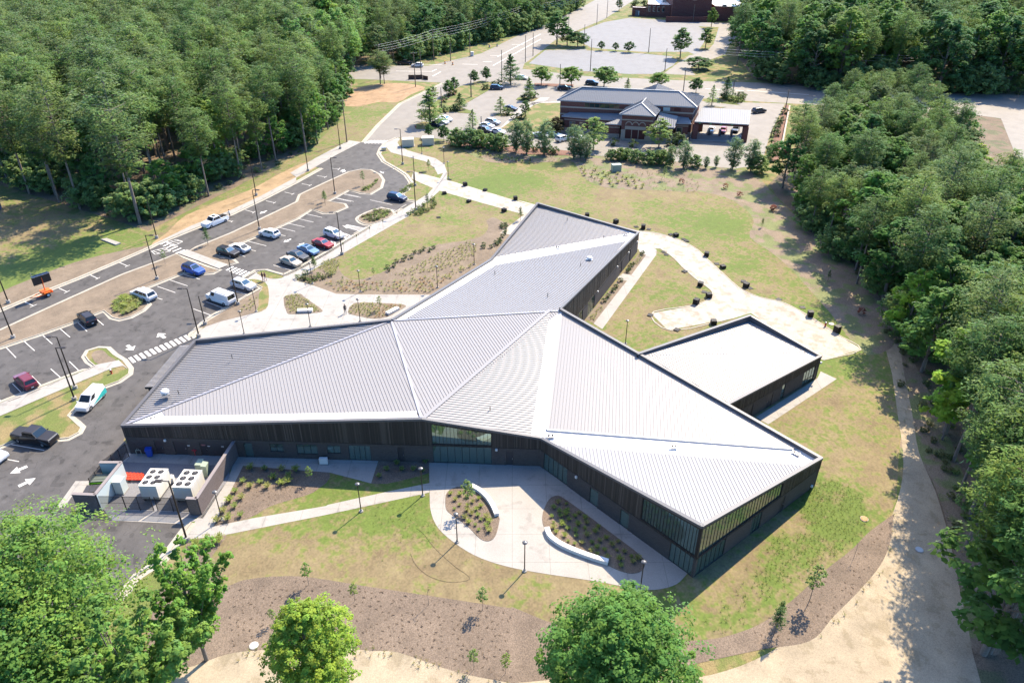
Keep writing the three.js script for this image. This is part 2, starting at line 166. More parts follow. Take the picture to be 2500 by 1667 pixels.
struct('bare_soil', sheet(smooth([[-60.55,-261.65],[-51.67,-274.69],[-41.28,-279.3],[-30.5,-272.44],[-34.46,-261.65],[-37.66,-251.58],[-43.97,-251.58],[-49.75,-245.85],[-58.12,-249.64]], 3, true), 0.016, 16), std({ map: T.sand, color: lin(0.95, 0.75, 0.6), roughness: 1 }));
struct('mulch_slope', sheet([...smooth([[-35.3,-54.35],[-33.47,-56.56],[-31.75,-56.15],[-29.56,-52.81],[-27.82,-53.57],[-25.35,-54.02],[-22.61,-54.12],[-19.77,-53.77],[-15.96,-53],[-8.25,-51.59],[-0,-50.05]], 4), ...smooth([[-0.12,-50.29],[5.6,-47.68],[13.94,-46.35],[19.04,-46.51],[22.07,-47.34],[24.35,-48.36],[28.08,-51.01],[32.69,-54.82],[36.57,-57.68],[39.54,-60.28],[43.57,-63.14]], 4), ...smooth([[43.57,-63.14],[41.26,-58.74],[38.9,-55.62],[35.19,-52.12],[31.52,-49.05],[28.42,-46.35],[23.51,-45.38],[14.8,-43.35]], 4), ...smooth([[-0,-41.88],[-3.38,-42.58],[-6.13,-43.37],[-8.25,-44.19],[-10.97,-45.13],[-13.21,-45.24],[-16.75,-45.61],[-23.64,-45.32],[-26.55,-44.88],[-29.89,-43.45],[-33.22,-43.3],[-36.07,-51.68]], 4)], 0.02, 16), M.mulch);
struct('planting_bed', sheet(smooth([[-33.2,-71.34],[-22.28,-70.17],[-22.26,-68.39],[-22.74,-67.74],[-23.54,-66.6],[-25.55,-65.55],[-27.98,-64.33],[-29.54,-62.66],[-31.61,-61.78],[-33.47,-61.21]], 2, true), 0.022, 16), M.mulch);
struct('planting_bed', sheet([[-16.6,-72.46],[-10.29,-72.01],[-10.11,-70.12],[-12.25,-69.13],[-14.98,-68.18],[-16.87,-68.18]], 0.022, 16), M.mulch);
struct('planting_bed', sheet(smooth([[-35.55,-59.15],[-35.05,-59.32],[-31.54,-60.03],[-31.77,-58.24],[-32.16,-56.57],[-33.04,-53.77],[-35.02,-54.16],[-35,-56.57]], 2, true), 0.022, 16), M.mulch);
struct('planting_bed', sheet([[24.78,-133.99],[25.94,-133.09],[21.87,-124.25],[20.41,-124.9]], 0.022, 16), M.straw);
struct('planting_bed', sheet([[19.38,-122.65],[20.69,-121.87],[13.34,-106.58],[12.26,-108.26]], 0.022, 16), M.straw);
struct('planting_bed', sheet(smooth([[-39.12,-122.8],[-36.58,-126.47],[-33.53,-131.64],[-32.24,-126.79],[-29.58,-122.8],[-27.4,-122.62],[-25.96,-123.7],[-23.59,-126.04],[-22.2,-129.99],[-20.06,-133.32],[-15.84,-137.35],[-8.36,-140.4],[-5.9,-142.64],[-4.97,-147.29],[-5.43,-150.52],[-4.14,-152.18],[-1.89,-149.7],[0.61,-147.29],[2.12,-144.16],[-2.82,-129.99],[-10.69,-117.87],[-13.71,-116.65],[-21.2,-116.65],[-31.1,-117.03],[-35.76,-120.44]], 3, true), 0.022, 16), M.straw);
struct('mulch_slope', sheet(smooth([[-24.01,-215.03],[-18.33,-207.12],[-13.91,-201.67],[-10.83,-195.82],[-5.97,-189.65],[0.88,-189.05],[9.26,-189.65],[15.06,-190.86],[16.78,-183.23],[18.34,-175.56],[22.77,-170.41],[34.38,-168.91],[43,-168.41],[48.33,-193.94],[26.9,-193.94],[14.64,-196.46],[7.68,-199.69],[-4.31,-203.01],[-17.28,-215.77]], 3, true), 0.018, 16), M.bank);
struct('mulch_slope', sheet(smooth([[35.63,-169.41],[42.37,-168.41],[48.68,-164.54],[51.58,-156.33],[51.35,-149.58],[48.31,-141.77],[50.41,-134.59],[51.8,-127.96],[52.64,-118.92],[53.28,-109.8],[54.24,-96.9],[60.65,-101.24],[64.3,-121.82],[63.34,-141.77],[61.16,-153.74],[60.32,-168.41],[59.61,-180.98],[52.62,-185.52],[39.43,-191.47]], 3, true), 0.0195, 16), M.bank);
struct('mulch_slope', sheet(smooth([[-87.32,-110.47],[-82.64,-117.52],[-79.14,-123.08],[-75.23,-129.97],[-71.71,-137.47],[-76.83,-134.8],[-83,-129.77],[-86.8,-123.8],[-90.43,-115.75]], 2, true), 0.018, 16), M.straw);

// the new asphalt of the car park and its access road
const asphaltPoly = [...[[-89.35,-105.78],[-86.12,-110.98],[-82.52,-117.29],[-78.99,-122.78],[-75.09,-129.64],[-71.27,-136.76],[-70.74,-138.33],[-66.49,-145.29],[-60.93,-153.84],[-56.92,-162.3],[-51.82,-174.32],[-48.04,-184.73]], ...[[-49.79,-185.7],[-46.49,-195.38],[-41.84,-207.05]], ...[[-41.26,-206.84],[-34.91,-206.84],[-35.49,-201.67],[-35.39,-196.46],[-33.07,-190.01],[-28.88,-184.14],[-26.11,-179.66],[-24.22,-174.3],[-24.57,-169.21],[-25.59,-166.26]], ...[[-23.8,-162.33],[-21.89,-161.68],[-24.03,-157.34],[-25.18,-154.9],[-29.76,-147.29],[-32.82,-140.4],[-34.8,-135.38],[-37.1,-132.64],[-39.56,-127.42],[-41.8,-124.31],[-43.89,-120.15]], ...[[-44.32,-118.91],[-46.05,-115.93],[-49.65,-109.19],[-50.47,-106.84],[-50.7,-104.9],[-51.05,-103.35],[-47.73,-97.14],[-41.86,-92.29]], ...[[-47.19,-89.34],[-50.21,-76.85],[-50.79,-71.9],[-50.89,-68.65],[-46.36,-62.71],[-36.19,-62.48],[-36.02,-61.33],[-37.12,-56.36],[-38.87,-54.16],[-39.85,-48.65],[-48.46,-39.4],[-62.58,-52.24]]];
struct('car_park', sheet(asphaltPoly, 0.024, 16), M.asphalt);
struct('car_park', sheet([[-51.51,-77.67],[-47.63,-73.97],[-48.31,-72.02],[-48.74,-65.97],[-46.2,-63.03],[-51.42,-63.73],[-51.89,-69.51]], 0.021, 16), M.asphalt);
// light old asphalt: streets, the shop lot and the school lot
struct('road', sheet([...[[-118.61,-318.2],[-57.42,-308.91],[-19.82,-308.91],[-7.88,-309.74],[13.89,-297.78],[28.13,-290.25],[66.9,-282.35],[89.78,-279.57],[106.24,-272.83],[137.93,-265.12],[193.63,-258.97],[177.08,-233.64],[125.92,-238.78],[96.5,-248.52],[61.63,-257.18],[18.36,-262.63],[-7.06,-273.5],[-27.59,-280.26],[-53.48,-285.18],[-109.05,-289.52]]], 0.016, 16), M.oldroad);
struct('road', sheet([...[[-33.93,-307.28],[-12.89,-334.13],[10.46,-398.24],[31.98,-447.46],[65.92,-546.37],[92.36,-546.37],[70.05,-489.09],[48.5,-426.49],[32.79,-393.87],[19.82,-365.53],[9.38,-327.81],[4.89,-312.91],[2.33,-284.04],[-21.94,-284.04]]], 0.019, 16), M.oldroad);
struct('road', sheet([...[[-16.55,-284.04],[-24.8,-279.3],[-29.9,-266.3],[-36.45,-249.64],[-39.81,-224.26],[-41.26,-206.84],[-34.91,-206.84],[-32.42,-211.37],[-26.58,-211.37],[-16.88,-209.94],[-18.47,-226.68],[-28.47,-233.34],[-24.09,-257.53],[-18.16,-274.69],[-10.99,-279.3]]], 0.022, 16), M.oldroad);
struct('shop_car_park', sheet([...[[-30.14,-220.08],[-21.74,-238.05],[-8.15,-268.08],[3.37,-280.38],[10,-273.55],[21.58,-272.44]], ...[[79.81,-244.43],[62.89,-184.65],[48.8,-188.23],[30.97,-193.42],[9.81,-197.29]], ...[[-8.3,-205.67],[-18.69,-209.82],[-28.65,-212.67]]], 0.02, 16), M.oldroad);
struct('shop_car_park', sheet([...[[72.08,-251.58],[88.94,-249.64],[74.2,-215.77],[63.75,-187.86],[56.07,-184.37],[45.61,-187.86],[48.55,-204.36],[76.3,-242.16]]], 0.021, 16), M.oldroad);
struct('side_street', sheet([[243.53,-546.37],[258.22,-546.37],[218.63,-464.46],[189.99,-407.27],[197.22,-431.56]], 0.018, 16), M.concrete);
struct('parking_apron', sheet([[147.23,-251.58],[179.71,-259.58],[133.52,-183.23],[132.95,-195.19],[149.27,-231.65],[139.22,-238.57]], 0.018, 16), M.oldroad);
struct('school_car_park', sheet([[32.3,-387.46],[47.47,-416.68],[62.4,-431.56],[98.51,-416.68],[120.09,-411.93],[107.68,-381.25],[92.99,-344.04],[79.11,-321.7],[75.02,-337.38],[49.87,-337.38],[34.42,-347.46],[32.42,-354.49]], 0.022, 16), M.oldlot);
struct('school_car_park', sheet([[14.15,-340.68],[34.12,-344.04],[69.13,-326.26],[63.72,-310.07],[54.66,-293.97],[44.09,-293.97],[25.63,-299.7],[6.66,-313.48]], 0.022, 16), M.oldlot);
struct('school_drive', sheet([[56.9,-294.21],[63.7,-308.75],[73.54,-329.2],[83.56,-338.73],[97.18,-378.34],[102.79,-399.23],[95.42,-410.49],[115.69,-412.81],[104.08,-378.34],[89.49,-332.32],[76.71,-315.79],[68.9,-304.66],[68.48,-291.7]], 0.024, 16), M.oldroad);
struct('grass_strip', sheet([[32.51,-347.05],[44.66,-342.02],[58.24,-336.3],[67.9,-331.54],[72.02,-327.66],[71.57,-323.87],[68.31,-320.89],[65.15,-323.12],[66.58,-327.66],[57.62,-332.32],[44.18,-337.92],[31.94,-340.36]], 0.04, 16), M.turf);
struct('grass_strip', sheet([[93.23,-403.67],[102.95,-401.44],[98.73,-386.45],[89.95,-355.75],[83.92,-340.36],[79.85,-340.36],[85.78,-357.54],[94.86,-386.45]], 0.04, 16), M.turf);

// concrete
struct('plaza', sheet([...[[-48.71,-123.08],[-47.17,-126.14],[-45.47,-125.95],[-41.84,-124.11]], ...[[-41.8,-124.31],[-39.59,-127.55],[-36.22,-133.87],[-33.55,-139.52],[-29.73,-147.13],[-25.34,-153.7],[-23.86,-157.34],[-21.99,-161.13],[-19.5,-166.41],[-17.87,-173.42],[-17.06,-181.15]], ...[[-18.29,-179.88],[-19.71,-185.52],[-22.41,-190.25],[-27.43,-193.94],[-32.23,-197.74],[-34.86,-203.68],[-35.05,-206.42],[-32.22,-211.37],[-31.44,-210.22],[-31.75,-206.84],[-30.82,-203.68],[-28.12,-199.69],[-23.75,-195.82],[-19.95,-192.69],[-17.27,-187.86],[-16.01,-180.98]], ...[[-16.15,-182.27],[-15.78,-176.26],[-16.66,-169.36],[-19.29,-160.76],[-22.35,-152.85],[-26.41,-145.55],[-32.77,-133.87],[-39.12,-122.8]], ...[[-38.97,-122.05],[-35.83,-120.35],[-30.77,-116.92],[-26.45,-116.67],[-14.18,-116.55],[-11.49,-111.65],[-18.46,-105.01]], ...[[-32.5,-95.36],[-45.87,-95.36],[-49.74,-101.83],[-50.2,-104.13],[-46.54,-115.09],[-44.38,-119.21],[-47.41,-121.42]]], 0.034, 16), M.concrete);
struct('pavement', sheet([...[[-9.85,-68.34],[-14.78,-66.8],[-21.32,-64.62]], ...[[-21.51,-64.42],[-29.47,-62.43],[-33.4,-61.17],[-33.22,-71.43],[-22.28,-70.2]], ...[[-16.89,-68.26],[-16.64,-72.4],[-23.01,-72.68]], ...[[-34.67,-73.14],[-34.24,-68.65],[-35.69,-62.48],[-35.9,-59],[-35.03,-59.28],[-31.82,-59.87]], ...[[-21.31,-62.95],[-9.78,-66.65]]], 0.03, 16), M.concrete);
struct('plaza', sheet([...[[-10.3,-72.12],[-2.47,-71.68],[3.75,-71.56]], ...[[11.59,-62.44],[18.3,-54.46]], ...smooth([[18.3,-54.46],[16.88,-53.06],[14.95,-52.4],[13.13,-52.33]], 3), ...smooth([[12.58,-52.36],[9.51,-53.25],[2.85,-54.55],[-0.7,-55.45],[-3.72,-56.77],[-6.21,-58.67],[-8.35,-61.1],[-9.33,-63.65],[-9.72,-66.55]], 3)], 0.034, 16), M.concrete);
struct('pavement', sheet([[25.03,-137.89],[27.6,-137.89],[28.34,-135.27],[27.91,-133.09],[14.56,-104.74],[13.33,-106.51],[18.99,-118.34],[20.78,-121.96],[19.3,-122.59],[19.33,-123.45],[20.38,-124.96],[21.87,-124.25],[25.93,-133.02],[24.85,-134.47]], 0.03, 16), M.concrete);
struct('pavement', sheet([[45.49,-92.43],[47.13,-90.48],[34.07,-79.75],[32.83,-81.3],[44.42,-90.68]], 0.03, 16), M.concrete);
struct('pavement', sheet([...[[-71.47,-137.97],[-67.32,-147.58],[-61.76,-156.43],[-57.73,-165.13],[-52.73,-178.04]], ...[[-55.01,-181.15],[-51.4,-192.88],[-45.44,-208.73],[-41.84,-207.05],[-46.49,-195.38],[-49.79,-185.7],[-52.69,-177.65]], ...[[-51.82,-174.32],[-56.92,-162.3],[-60.93,-153.84],[-66.49,-145.29],[-70.74,-138.33]]], 0.05, 16), M.concrete);
struct('pavement', sheet([[-64.8,-133.57],[-63.68,-135.36],[-53.35,-128.29],[-54.51,-126.77]], 0.16, 16), M.concrete);
struct('equipment_yard', sheet([[-48.77,-73.84],[-36.48,-73.44],[-35.96,-74.51],[-34.2,-69.27],[-35.01,-62.43],[-36.58,-62.54],[-46.22,-63.08],[-48.74,-65.97],[-48.53,-72.15]], 0.03, 4), M.gravel);
struct('yard_apron', sheet([[-48.43,-73.84],[-36.3,-73.44],[-36.09,-71.51],[-48.36,-72.15]], 0.036, 16), M.concrete);
struct('yard_apron', sheet([[-46.21,-63.06],[-36.58,-62.52],[-35.09,-62.22],[-36.98,-61.54],[-45.16,-62.11]], 0.036, 16), M.concrete);
struct('yard_apron', sheet([[-52.54,-68.66],[-50.83,-68.66],[-50.21,-67.71],[-50.35,-66.66],[-51.65,-66.54],[-51.61,-63.95],[-52.51,-64.17]], 0.036, 16), M.concrete);
// the reinforced-grass fire lane, whitish with sand
struct('fire_lane', sheet([...smooth([[-24.58,-182.33],[-18.29,-177.7],[-14.88,-175.35],[-5.39,-167.43],[4.71,-158.81]], 3), ...smooth([[0.51,-163.1],[19.3,-149.56],[26.44,-144.72],[29.07,-144.03],[33.08,-141.01],[35.19,-138.09],[36.58,-134.92],[37.28,-131.53],[38.86,-125.13],[40.07,-120.23],[41.24,-117.66],[43.48,-115.45],[46.15,-114.11],[47.93,-111.73],[49.32,-109.19],[50.81,-105.76],[52.09,-102.72],[53.91,-98.72]], 3), ...[[52.58,-97.95],[46.95,-95.51],[45.48,-97.1],[39.96,-110.04],[36.55,-108.29],[25.11,-104.44],[23.24,-109.89]], ...smooth([[23.24,-109.89],[30.59,-112.62],[32.89,-113.94],[34.59,-115.84],[35.25,-117.61],[34.68,-119.77],[33.45,-122.7],[32.14,-126.99],[30.88,-132.19],[29.13,-136.17]], 3), ...[[25.11,-135.61],[18,-137.02],[-2.58,-143.64]], ...[[2.67,-153.74],[-6.88,-160.81],[-16.81,-168.41],[-21.47,-173.47],[-24.55,-177.16]]], 0.026, 16), M.paver);
for (const l of [[[26.44,-144.72],[29.07,-144.03],[33.08,-141.01],[35.19,-138.09],[36.58,-134.92],[37.28,-131.53],[38.86,-125.13],[40.07,-120.23],[41.24,-117.66],[43.48,-115.45],[46.15,-114.11],[47.93,-111.73],[49.32,-109.19],[50.81,-105.76],[52.09,-102.72],[53.91,-98.72],[46.95,-95.51]], [[29.13,-136.17],[30.88,-132.19],[32.14,-126.99],[33.45,-122.7],[34.68,-119.77],[35.25,-117.61],[34.59,-115.84],[32.89,-113.94],[30.59,-112.62],[23.24,-109.89],[25.11,-104.44],[36.55,-108.29]]]) struct('lane_edging', ribbon(smooth(l, 3), 0, 0.2, 0, 0.07, false, 16), M.kerb);
struct('grass_patch', sheet(smooth([[-47.07,-125.33],[-46.07,-126.14],[-44.16,-125.15],[-41.68,-123.5],[-42.98,-122.78],[-44.71,-123.2],[-46.04,-124.11]], 3, true), 0.06, 16), M.turf);
struct('grass_patch', sheet(smooth([[-47.81,-122.3],[-46.69,-122.6],[-44.44,-121.3],[-43.09,-118.53],[-41.73,-113.59],[-41.57,-111.49],[-42.7,-110.21],[-43.12,-112.54],[-44.39,-117.4],[-44.33,-119.21],[-45.83,-120.13]], 2, true), 0.06, 16), M.turf);
struct('planting_bed', sheet([[-44.45,-118.99],[-44.41,-117.29],[-43.07,-112.27],[-42.99,-110.11],[-47.59,-107.37],[-50.16,-105.16],[-50.61,-105.07],[-50.09,-106.89],[-46.54,-115.09]], 0.055, 16), M.straw);
const bedLeft = smooth([[-39.59,-115.45],[-39.34,-116.23],[-37.01,-116.87],[-36.27,-115.93],[-34.03,-113.4],[-31.84,-110.84],[-32.01,-110.34],[-33.27,-110.04],[-35.32,-109.82],[-37.16,-109.66],[-37.64,-110.16]], 2, true), bedRight = smooth([[-27.04,-113.52],[-22.96,-113.52],[-18.47,-112.93],[-18,-112.3],[-19.39,-110.5],[-20.69,-108.7],[-22.91,-108.14],[-24.99,-108.81],[-27.02,-109.7],[-27.54,-110.45]], 2, true);
struct('planting_bed', slab(bedLeft, 0.02, 0.07, 16), M.straw); struct('planting_bed', slab(bedRight, 0.02, 0.07, 16), M.straw);
const ovalA = smooth([[-7.76,-65.35],[-7.64,-66.72],[-6.61,-67.61],[-5.02,-67.49],[-3.39,-66.09],[-2.31,-64.37],[-1.85,-62.71],[-1.47,-62.71],[-1.57,-60.88],[-2.03,-59.32],[-2.67,-58.93],[-3.49,-59.32],[-4.88,-61.1],[-6.82,-62.95],[-7.51,-63.77]], 3, true), ovalB = smooth([[3.44,-62.71],[3.84,-64.37],[4.59,-65.8],[5.47,-66.09],[6.46,-65.23],[10.75,-60.43],[13.83,-56.77],[14.1,-55.95],[13.54,-54.79],[12.56,-54.45],[11.37,-54.75],[9.91,-55.65],[7.23,-57.29],[5.07,-58.57],[4.01,-60.16],[3.51,-61.33]], 3, true);
struct('planting_bed', slab(ovalA, 0.02, 0.07, 16), M.mulch); struct('planting_bed', slab(ovalB, 0.02, 0.07, 16), M.mulch);

// traffic islands: mulch raised between kerbs
function island(poly, mat, per = 3) { const s = per ? smooth(poly, per, true) : poly; struct('traffic_island', slab(s, 0.0, 0.11, 16), mat); kerb(s, true); return s; }
function kerb(line, closed) { struct('kerb', [ribbon(line, 0, 0.17, 0, 0.15, closed, 16), ribbon(line, 0.36, 0.55, 0, 0.034, closed, 16), ribbon(line, -0.36, 0.55, 0, 0.033, closed, 16)], M.kerb); }
const medianWest = [...[[-85.5,-99.6],[-82.2,-104.22],[-78.65,-110.98],[-75.25,-117.29],[-71.38,-124.41],[-66.91,-130.23],[-64.99,-133.3]], ...[[-62.85,-131.42],[-56.98,-127.52],[-54.36,-126.14],[-55.07,-125.15],[-56.89,-124.9],[-60.66,-125.15],[-64.76,-119.56],[-65.59,-118.08],[-63.49,-114.93],[-62.02,-112.8],[-62.18,-110.88],[-63.23,-108.7],[-64.57,-107.86],[-66.06,-108.46],[-68.65,-110.88],[-71.4,-107.37],[-75.19,-103.11],[-79.22,-99.08],[-82.6,-94.95]]];
const medianEast = [...[[-63.05,-134.67],[-62.14,-136.55],[-57.6,-143.37],[-53.65,-150.82],[-48.3,-161.28]], ...[[-48.77,-165.83],[-44.67,-173.84],[-40.45,-181.71],[-37.84,-183.63],[-35.54,-183.17],[-32.81,-179.82],[-31.3,-175.72],[-31.06,-170.56],[-32.84,-166.41],[-34.99,-166.99],[-38.27,-168.96],[-41.7,-161.68],[-37.57,-159.85],[-36.8,-158.05],[-39.02,-154.73],[-40.89,-154.47],[-44.18,-156.9]], ...[[-46.2,-151.32],[-48.86,-147.02],[-53.9,-139.2],[-56.91,-133.98],[-57.4,-132.89],[-53.25,-130.62],[-52.31,-129.58],[-53.39,-128.42]]];
island(medianWest, M.straw, 0); island(medianEast, M.straw, 0);
island([...[[-32.95,-151.35],[-32.6,-153.02],[-28.76,-157.34],[-25.71,-154.04],[-29.91,-148.24],[-31.58,-148.89]]], M.straw, 3);
const islandSouth = [...[[-64.85,-96.61],[-65.12,-98.09],[-64.02,-98.91],[-62.61,-98.82],[-60.73,-96.94],[-58.54,-95.28],[-56.62,-93.02],[-56.13,-91.69],[-56.78,-89.85],[-59.18,-87.7]], ...[[-59.89,-85.7],[-59.99,-81.6],[-58.09,-79.97],[-56.9,-78.96],[-56.74,-77.95],[-57.5,-76.85],[-58.94,-76.67],[-64.04,-76.54],[-65.33,-75.14],[-68.95,-71.9],[-73.84,-79.65],[-70.81,-84.58],[-68.53,-87.13],[-66.74,-88.89],[-63.25,-92.61]], ...[[-61.56,-93.42],[-63.6,-95.16]]];
island(islandSouth, M.turf, 0);
struct('pavement', sheet([...[[-73.74,-79.49],[-70.69,-84.37],[-68.43,-86.95],[-66.62,-88.67],[-63.11,-92.33],[-62.16,-94],[-59.4,-95.22]], ...[[-59.24,-95.36],[-56.59,-92.75],[-57.86,-93.74]], ...[[-59.15,-93.2],[-61.93,-89.9],[-65.35,-85.88],[-68.98,-81.44],[-72.07,-76.85]]], 0.16, 16), M.concrete);
struct('planting_bed', sheet(smooth([[-63.96,-96.61],[-64.03,-97.96],[-63.02,-98.22],[-61.37,-96.61],[-59.28,-94.95],[-60.94,-93.74]], 2, true), 0.125, 16), M.straw);
for (const l of [[[-89.35,-105.78],[-86.12,-110.98],[-82.52,-117.29],[-78.99,-122.78],[-75.09,-129.64],[-71.27,-136.76],[-70.74,-138.33],[-66.49,-145.29],[-60.93,-153.84],[-56.92,-162.3],[-51.82,-174.32],[-48.04,-184.73]], [...[[-32.42,-211.37],[-34.91,-206.84],[-35.49,-201.67],[-35.39,-196.46],[-33.07,-190.01],[-28.88,-184.14],[-26.11,-179.66],[-24.22,-174.3],[-24.57,-169.21],[-25.59,-166.26]], ...[[-23.8,-162.33],[-21.89,-161.68]]], [...[[-24.17,-157.17],[-25.18,-154.9]]], [[-41.8,-124.31],[-39.59,-127.55],[-36.22,-133.87],[-33.55,-139.52],[-29.98,-146.73]], [...[[-48.71,-123.08],[-47.58,-126.14],[-45.83,-126.26],[-41.84,-124.11]], ...[[-41.82,-124.19]]], [...[[-48.39,-122.01],[-46.87,-121.42],[-44.33,-119.21]], ...[[-46.05,-115.93],[-49.65,-109.19],[-50.47,-106.84],[-50.7,-104.9],[-51.05,-103.35],[-50.78,-102.15]]], [[-36.11,-61.78],[-36.59,-59.11],[-37.12,-56.36],[-38.87,-54.16],[-39.51,-51.13]], [[-41.26,-206.84],[-39.81,-224.26],[-36.45,-249.64],[-29.9,-266.3],[-24.8,-279.3]]]) kerb(l, false);

// painted markings
function stripe(a, b, w, y = 0.03) { const dx = b[0] - a[0], dz = b[1] - a[1], l = Math.hypot(dx, dz), nx = -dz / l * w / 2, nz = dx / l * w / 2; return sheet([[a[0] + nx, a[1] + nz], [b[0] + nx, b[1] + nz], [b[0] - nx, b[1] - nz], [a[0] - nx, a[1] - nz]], y); }
function stripes(list, w = 0.12) { for (let i = 0; i < list.length; i += 2) struct('parking_line', stripe(list[i], list[i + 1], w * 0.85), M.paint); }
stripes([[-80.25,-97.54],[-76.69,-94.14],[-78.66,-99.39],[-75.19,-96.19],[-77.06,-101.38],[-73.46,-98.18],[-75.26,-103.34],[-71.77,-100.18],[-73.44,-105.3],[-70.01,-102.19],[-71.45,-107.23],[-68.21,-104.03],[-69.16,-108.56],[-66.47,-106.02],[-61.67,-115.47],[-60.38,-114.82],[-63.27,-119.79],[-59.15,-117.4],[-62.01,-122.3],[-57.93,-119.96],[-60.69,-124.72],[-56.67,-122.6],[-54.22,-134.12],[-51.36,-132.28],[-53.05,-136.41],[-50.04,-134.8],[-52.97,-139.56],[-48.7,-137.26],[-51.01,-142.61],[-47.42,-141.04],[-49.92,-144.13],[-46.12,-142.16],[-48.75,-146.62],[-44.74,-144.52],[-47.38,-148.86],[-43.42,-146.94],[-46.18,-151.65],[-42.07,-149.43],[-44.89,-154.27],[-40.82,-152.07],[-40.28,-163.7],[-36.35,-161.56],[-39.08,-166.76],[-35.22,-164.65]]);
stripes([[-66.6,-95.16],[-63.05,-91.84],[-68.33,-93.14],[-64.82,-90.04],[-70.11,-91.26],[-66.43,-87.92],[-71.84,-89.29],[-68.31,-86.18],[-53.82,-111.49],[-49.69,-109.05],[-52.57,-114.02],[-48.11,-111.24],[-49.91,-116.41],[-45.38,-113.59],[-49.95,-118.53],[-46.22,-116.57],[-44.94,-128.54],[-40.89,-126.26],[-44.3,-131.42],[-40.53,-128.16]]);
stripes([[-71.87,-85.7],[-69.77,-84.03],[-64.26,-75.58],[-59.37,-74.41],[-63.64,-72.8],[-61.34,-72.23]]);
stripes([[-29.22,-158.23],[-24.46,-155.59],[-32.23,-162.61],[-26.78,-159.58],[-40,-163.74],[-35.73,-161.59],[-38.75,-166.02],[-34.5,-164.11],[-35.57,-147.68],[-34.34,-146.1]]);
for (const [a, b, c] of [[[-83.88,-114.12], [-81.44,-112.54], [-81.14,-113.06]], [[-80.46,-119.1], [-78.3,-117.68], [-78.06,-118.25]], [[-77.49,-124.41], [-75.34,-122.9], [-75.11,-123.38]], [[-74.36,-129.58], [-72.25,-128.16], [-71.98,-128.61]], [[-60.94,-150.63], [-59.49,-149.85], [-59.39,-150.24]], [[-58.65,-156.46], [-56.38,-155.05], [-56.21,-155.63]], [[-55.71,-162.04], [-53.39,-160.81], [-53.2,-161.3]], [[-52.93,-167.63], [-50.65,-166.38], [-50.46,-166.93]], [[-50.29,-173.39], [-47.98,-172.16], [-47.75,-172.75]], [[-47.95,-179.22], [-45.58,-178.08], [-45.37,-178.7]], [[-45.49,-184.77], [-43.49,-184.09], [-43.37,-185]]]) { const e = [2 * b[0] - c[0], 2 * b[1] - c[1]]; struct('parking_line', [stripe(a, b, 0.12), stripe(c, e, 0.12, 0.034)], M.paint); }
for (let i = 0; i < 14; i++) { const k = i / 13, a = [lerp([-58.52,-95.66][0], [-51.49,-103.33][0], k), lerp([-58.52,-95.66][1], [-51.49,-103.33][1], k)], b = [lerp([-57.21,-94.27][0], [-50.23,-102.07][0], k), lerp([-57.21,-94.27][1], [-50.23,-102.07][1], k)]; struct('crossing_bar', stripe(a, b, 0.46), M.paint); }
for (let i = 0; i < 7; i++) { const k = i / 6, a = [lerp([-53.05,-126.26][0], [-48.57,-123.34][0], k), lerp([-53.05,-126.26][1], [-48.57,-123.34][1], k)], b = [lerp([-52.26,-127.92][0], [-47.73,-125.08][0], k), lerp([-52.26,-127.92][1], [-47.73,-125.08][1], k)]; struct('crossing_bar', stripe(a, b, 0.42), M.paint); }
for (let i = 0; i < 6; i++) { const k = i / 5, a = [lerp([-70,-137.97][0], [-65.31,-133.77][0], k), lerp([-70,-137.97][1], [-65.31,-133.77][1], k)], b = [lerp([-69.24,-139.78][0], [-64.18,-135.36][0], k), lerp([-69.24,-139.78][1], [-64.18,-135.36][1], k)]; struct('crossing_bar', stripe(a, b, 0.4), M.paint); }
for (let i = 0; i < 7; i++) { const k = i / 6, a = [lerp([-40.71,-206.01][0], [-35.2,-206.01][0], k), lerp([-40.71,-206.01][1], [-35.2,-206.01][1], k)]; struct('crossing_bar', stripe(a, [a[0] + 1.6, a[1] - 2.6], 0.7), M.paint); }
function hatch(q, n) { const g = [stripe(q[0], q[1], 0.12), stripe(q[1], q[2], 0.12), stripe(q[2], q[3], 0.12), stripe(q[3], q[0], 0.12)].map((x, i) => x.translate(0, i % 2 * 0.004, 0)); for (let i = 0; i < n; i++) { const k = (i + 0.3) / n, m = Math.min(1, k + 0.18); g.push(stripe([lerp(q[0][0], q[1][0], k), lerp(q[0][1], q[1][1], k)], [lerp(q[3][0], q[2][0], m), lerp(q[3][1], q[2][1], m)], 0.12, 0.038)); } struct('hatched_zone', g, M.paint); }
hatch([[-70.47,-134.8],[-68.48,-136.34],[-66.72,-134.8],[-69.14,-133.3]], 3); hatch([[-69.25,-139.05],[-67.68,-140.37],[-66.07,-139.42],[-67,-137.05]], 3);
hatch([[-35.19,-147.05],[-34.71,-148.08],[-30.53,-146.11],[-31.22,-144.55]], 4); hatch([[-34.95,-143.17],[-34.28,-143.46],[-32.24,-141.73],[-33.23,-140.14]], 3); hatch([[-36.5,-139.97],[-35.3,-138.92],[-34.89,-136.88],[-35.52,-137.55]], 2);
function arrow(a, b, s = 1) { const dx = b[0] - a[0], dz = b[1] - a[1], l = Math.hypot(dx, dz), ux = dx / l, uz = dz / l, P = (f, r) => [a[0] + ux * f - uz * r, a[1] + uz * f + ux * r], h = l * 0.5; struct('lane_arrow', sheet([P(0, 0.2 * s), P(h, 0.2 * s), P(h, 0.62 * s), P(l, 0), P(h, -0.62 * s), P(h, -0.2 * s), P(0, -0.2 * s)], 0.03), M.paint); }
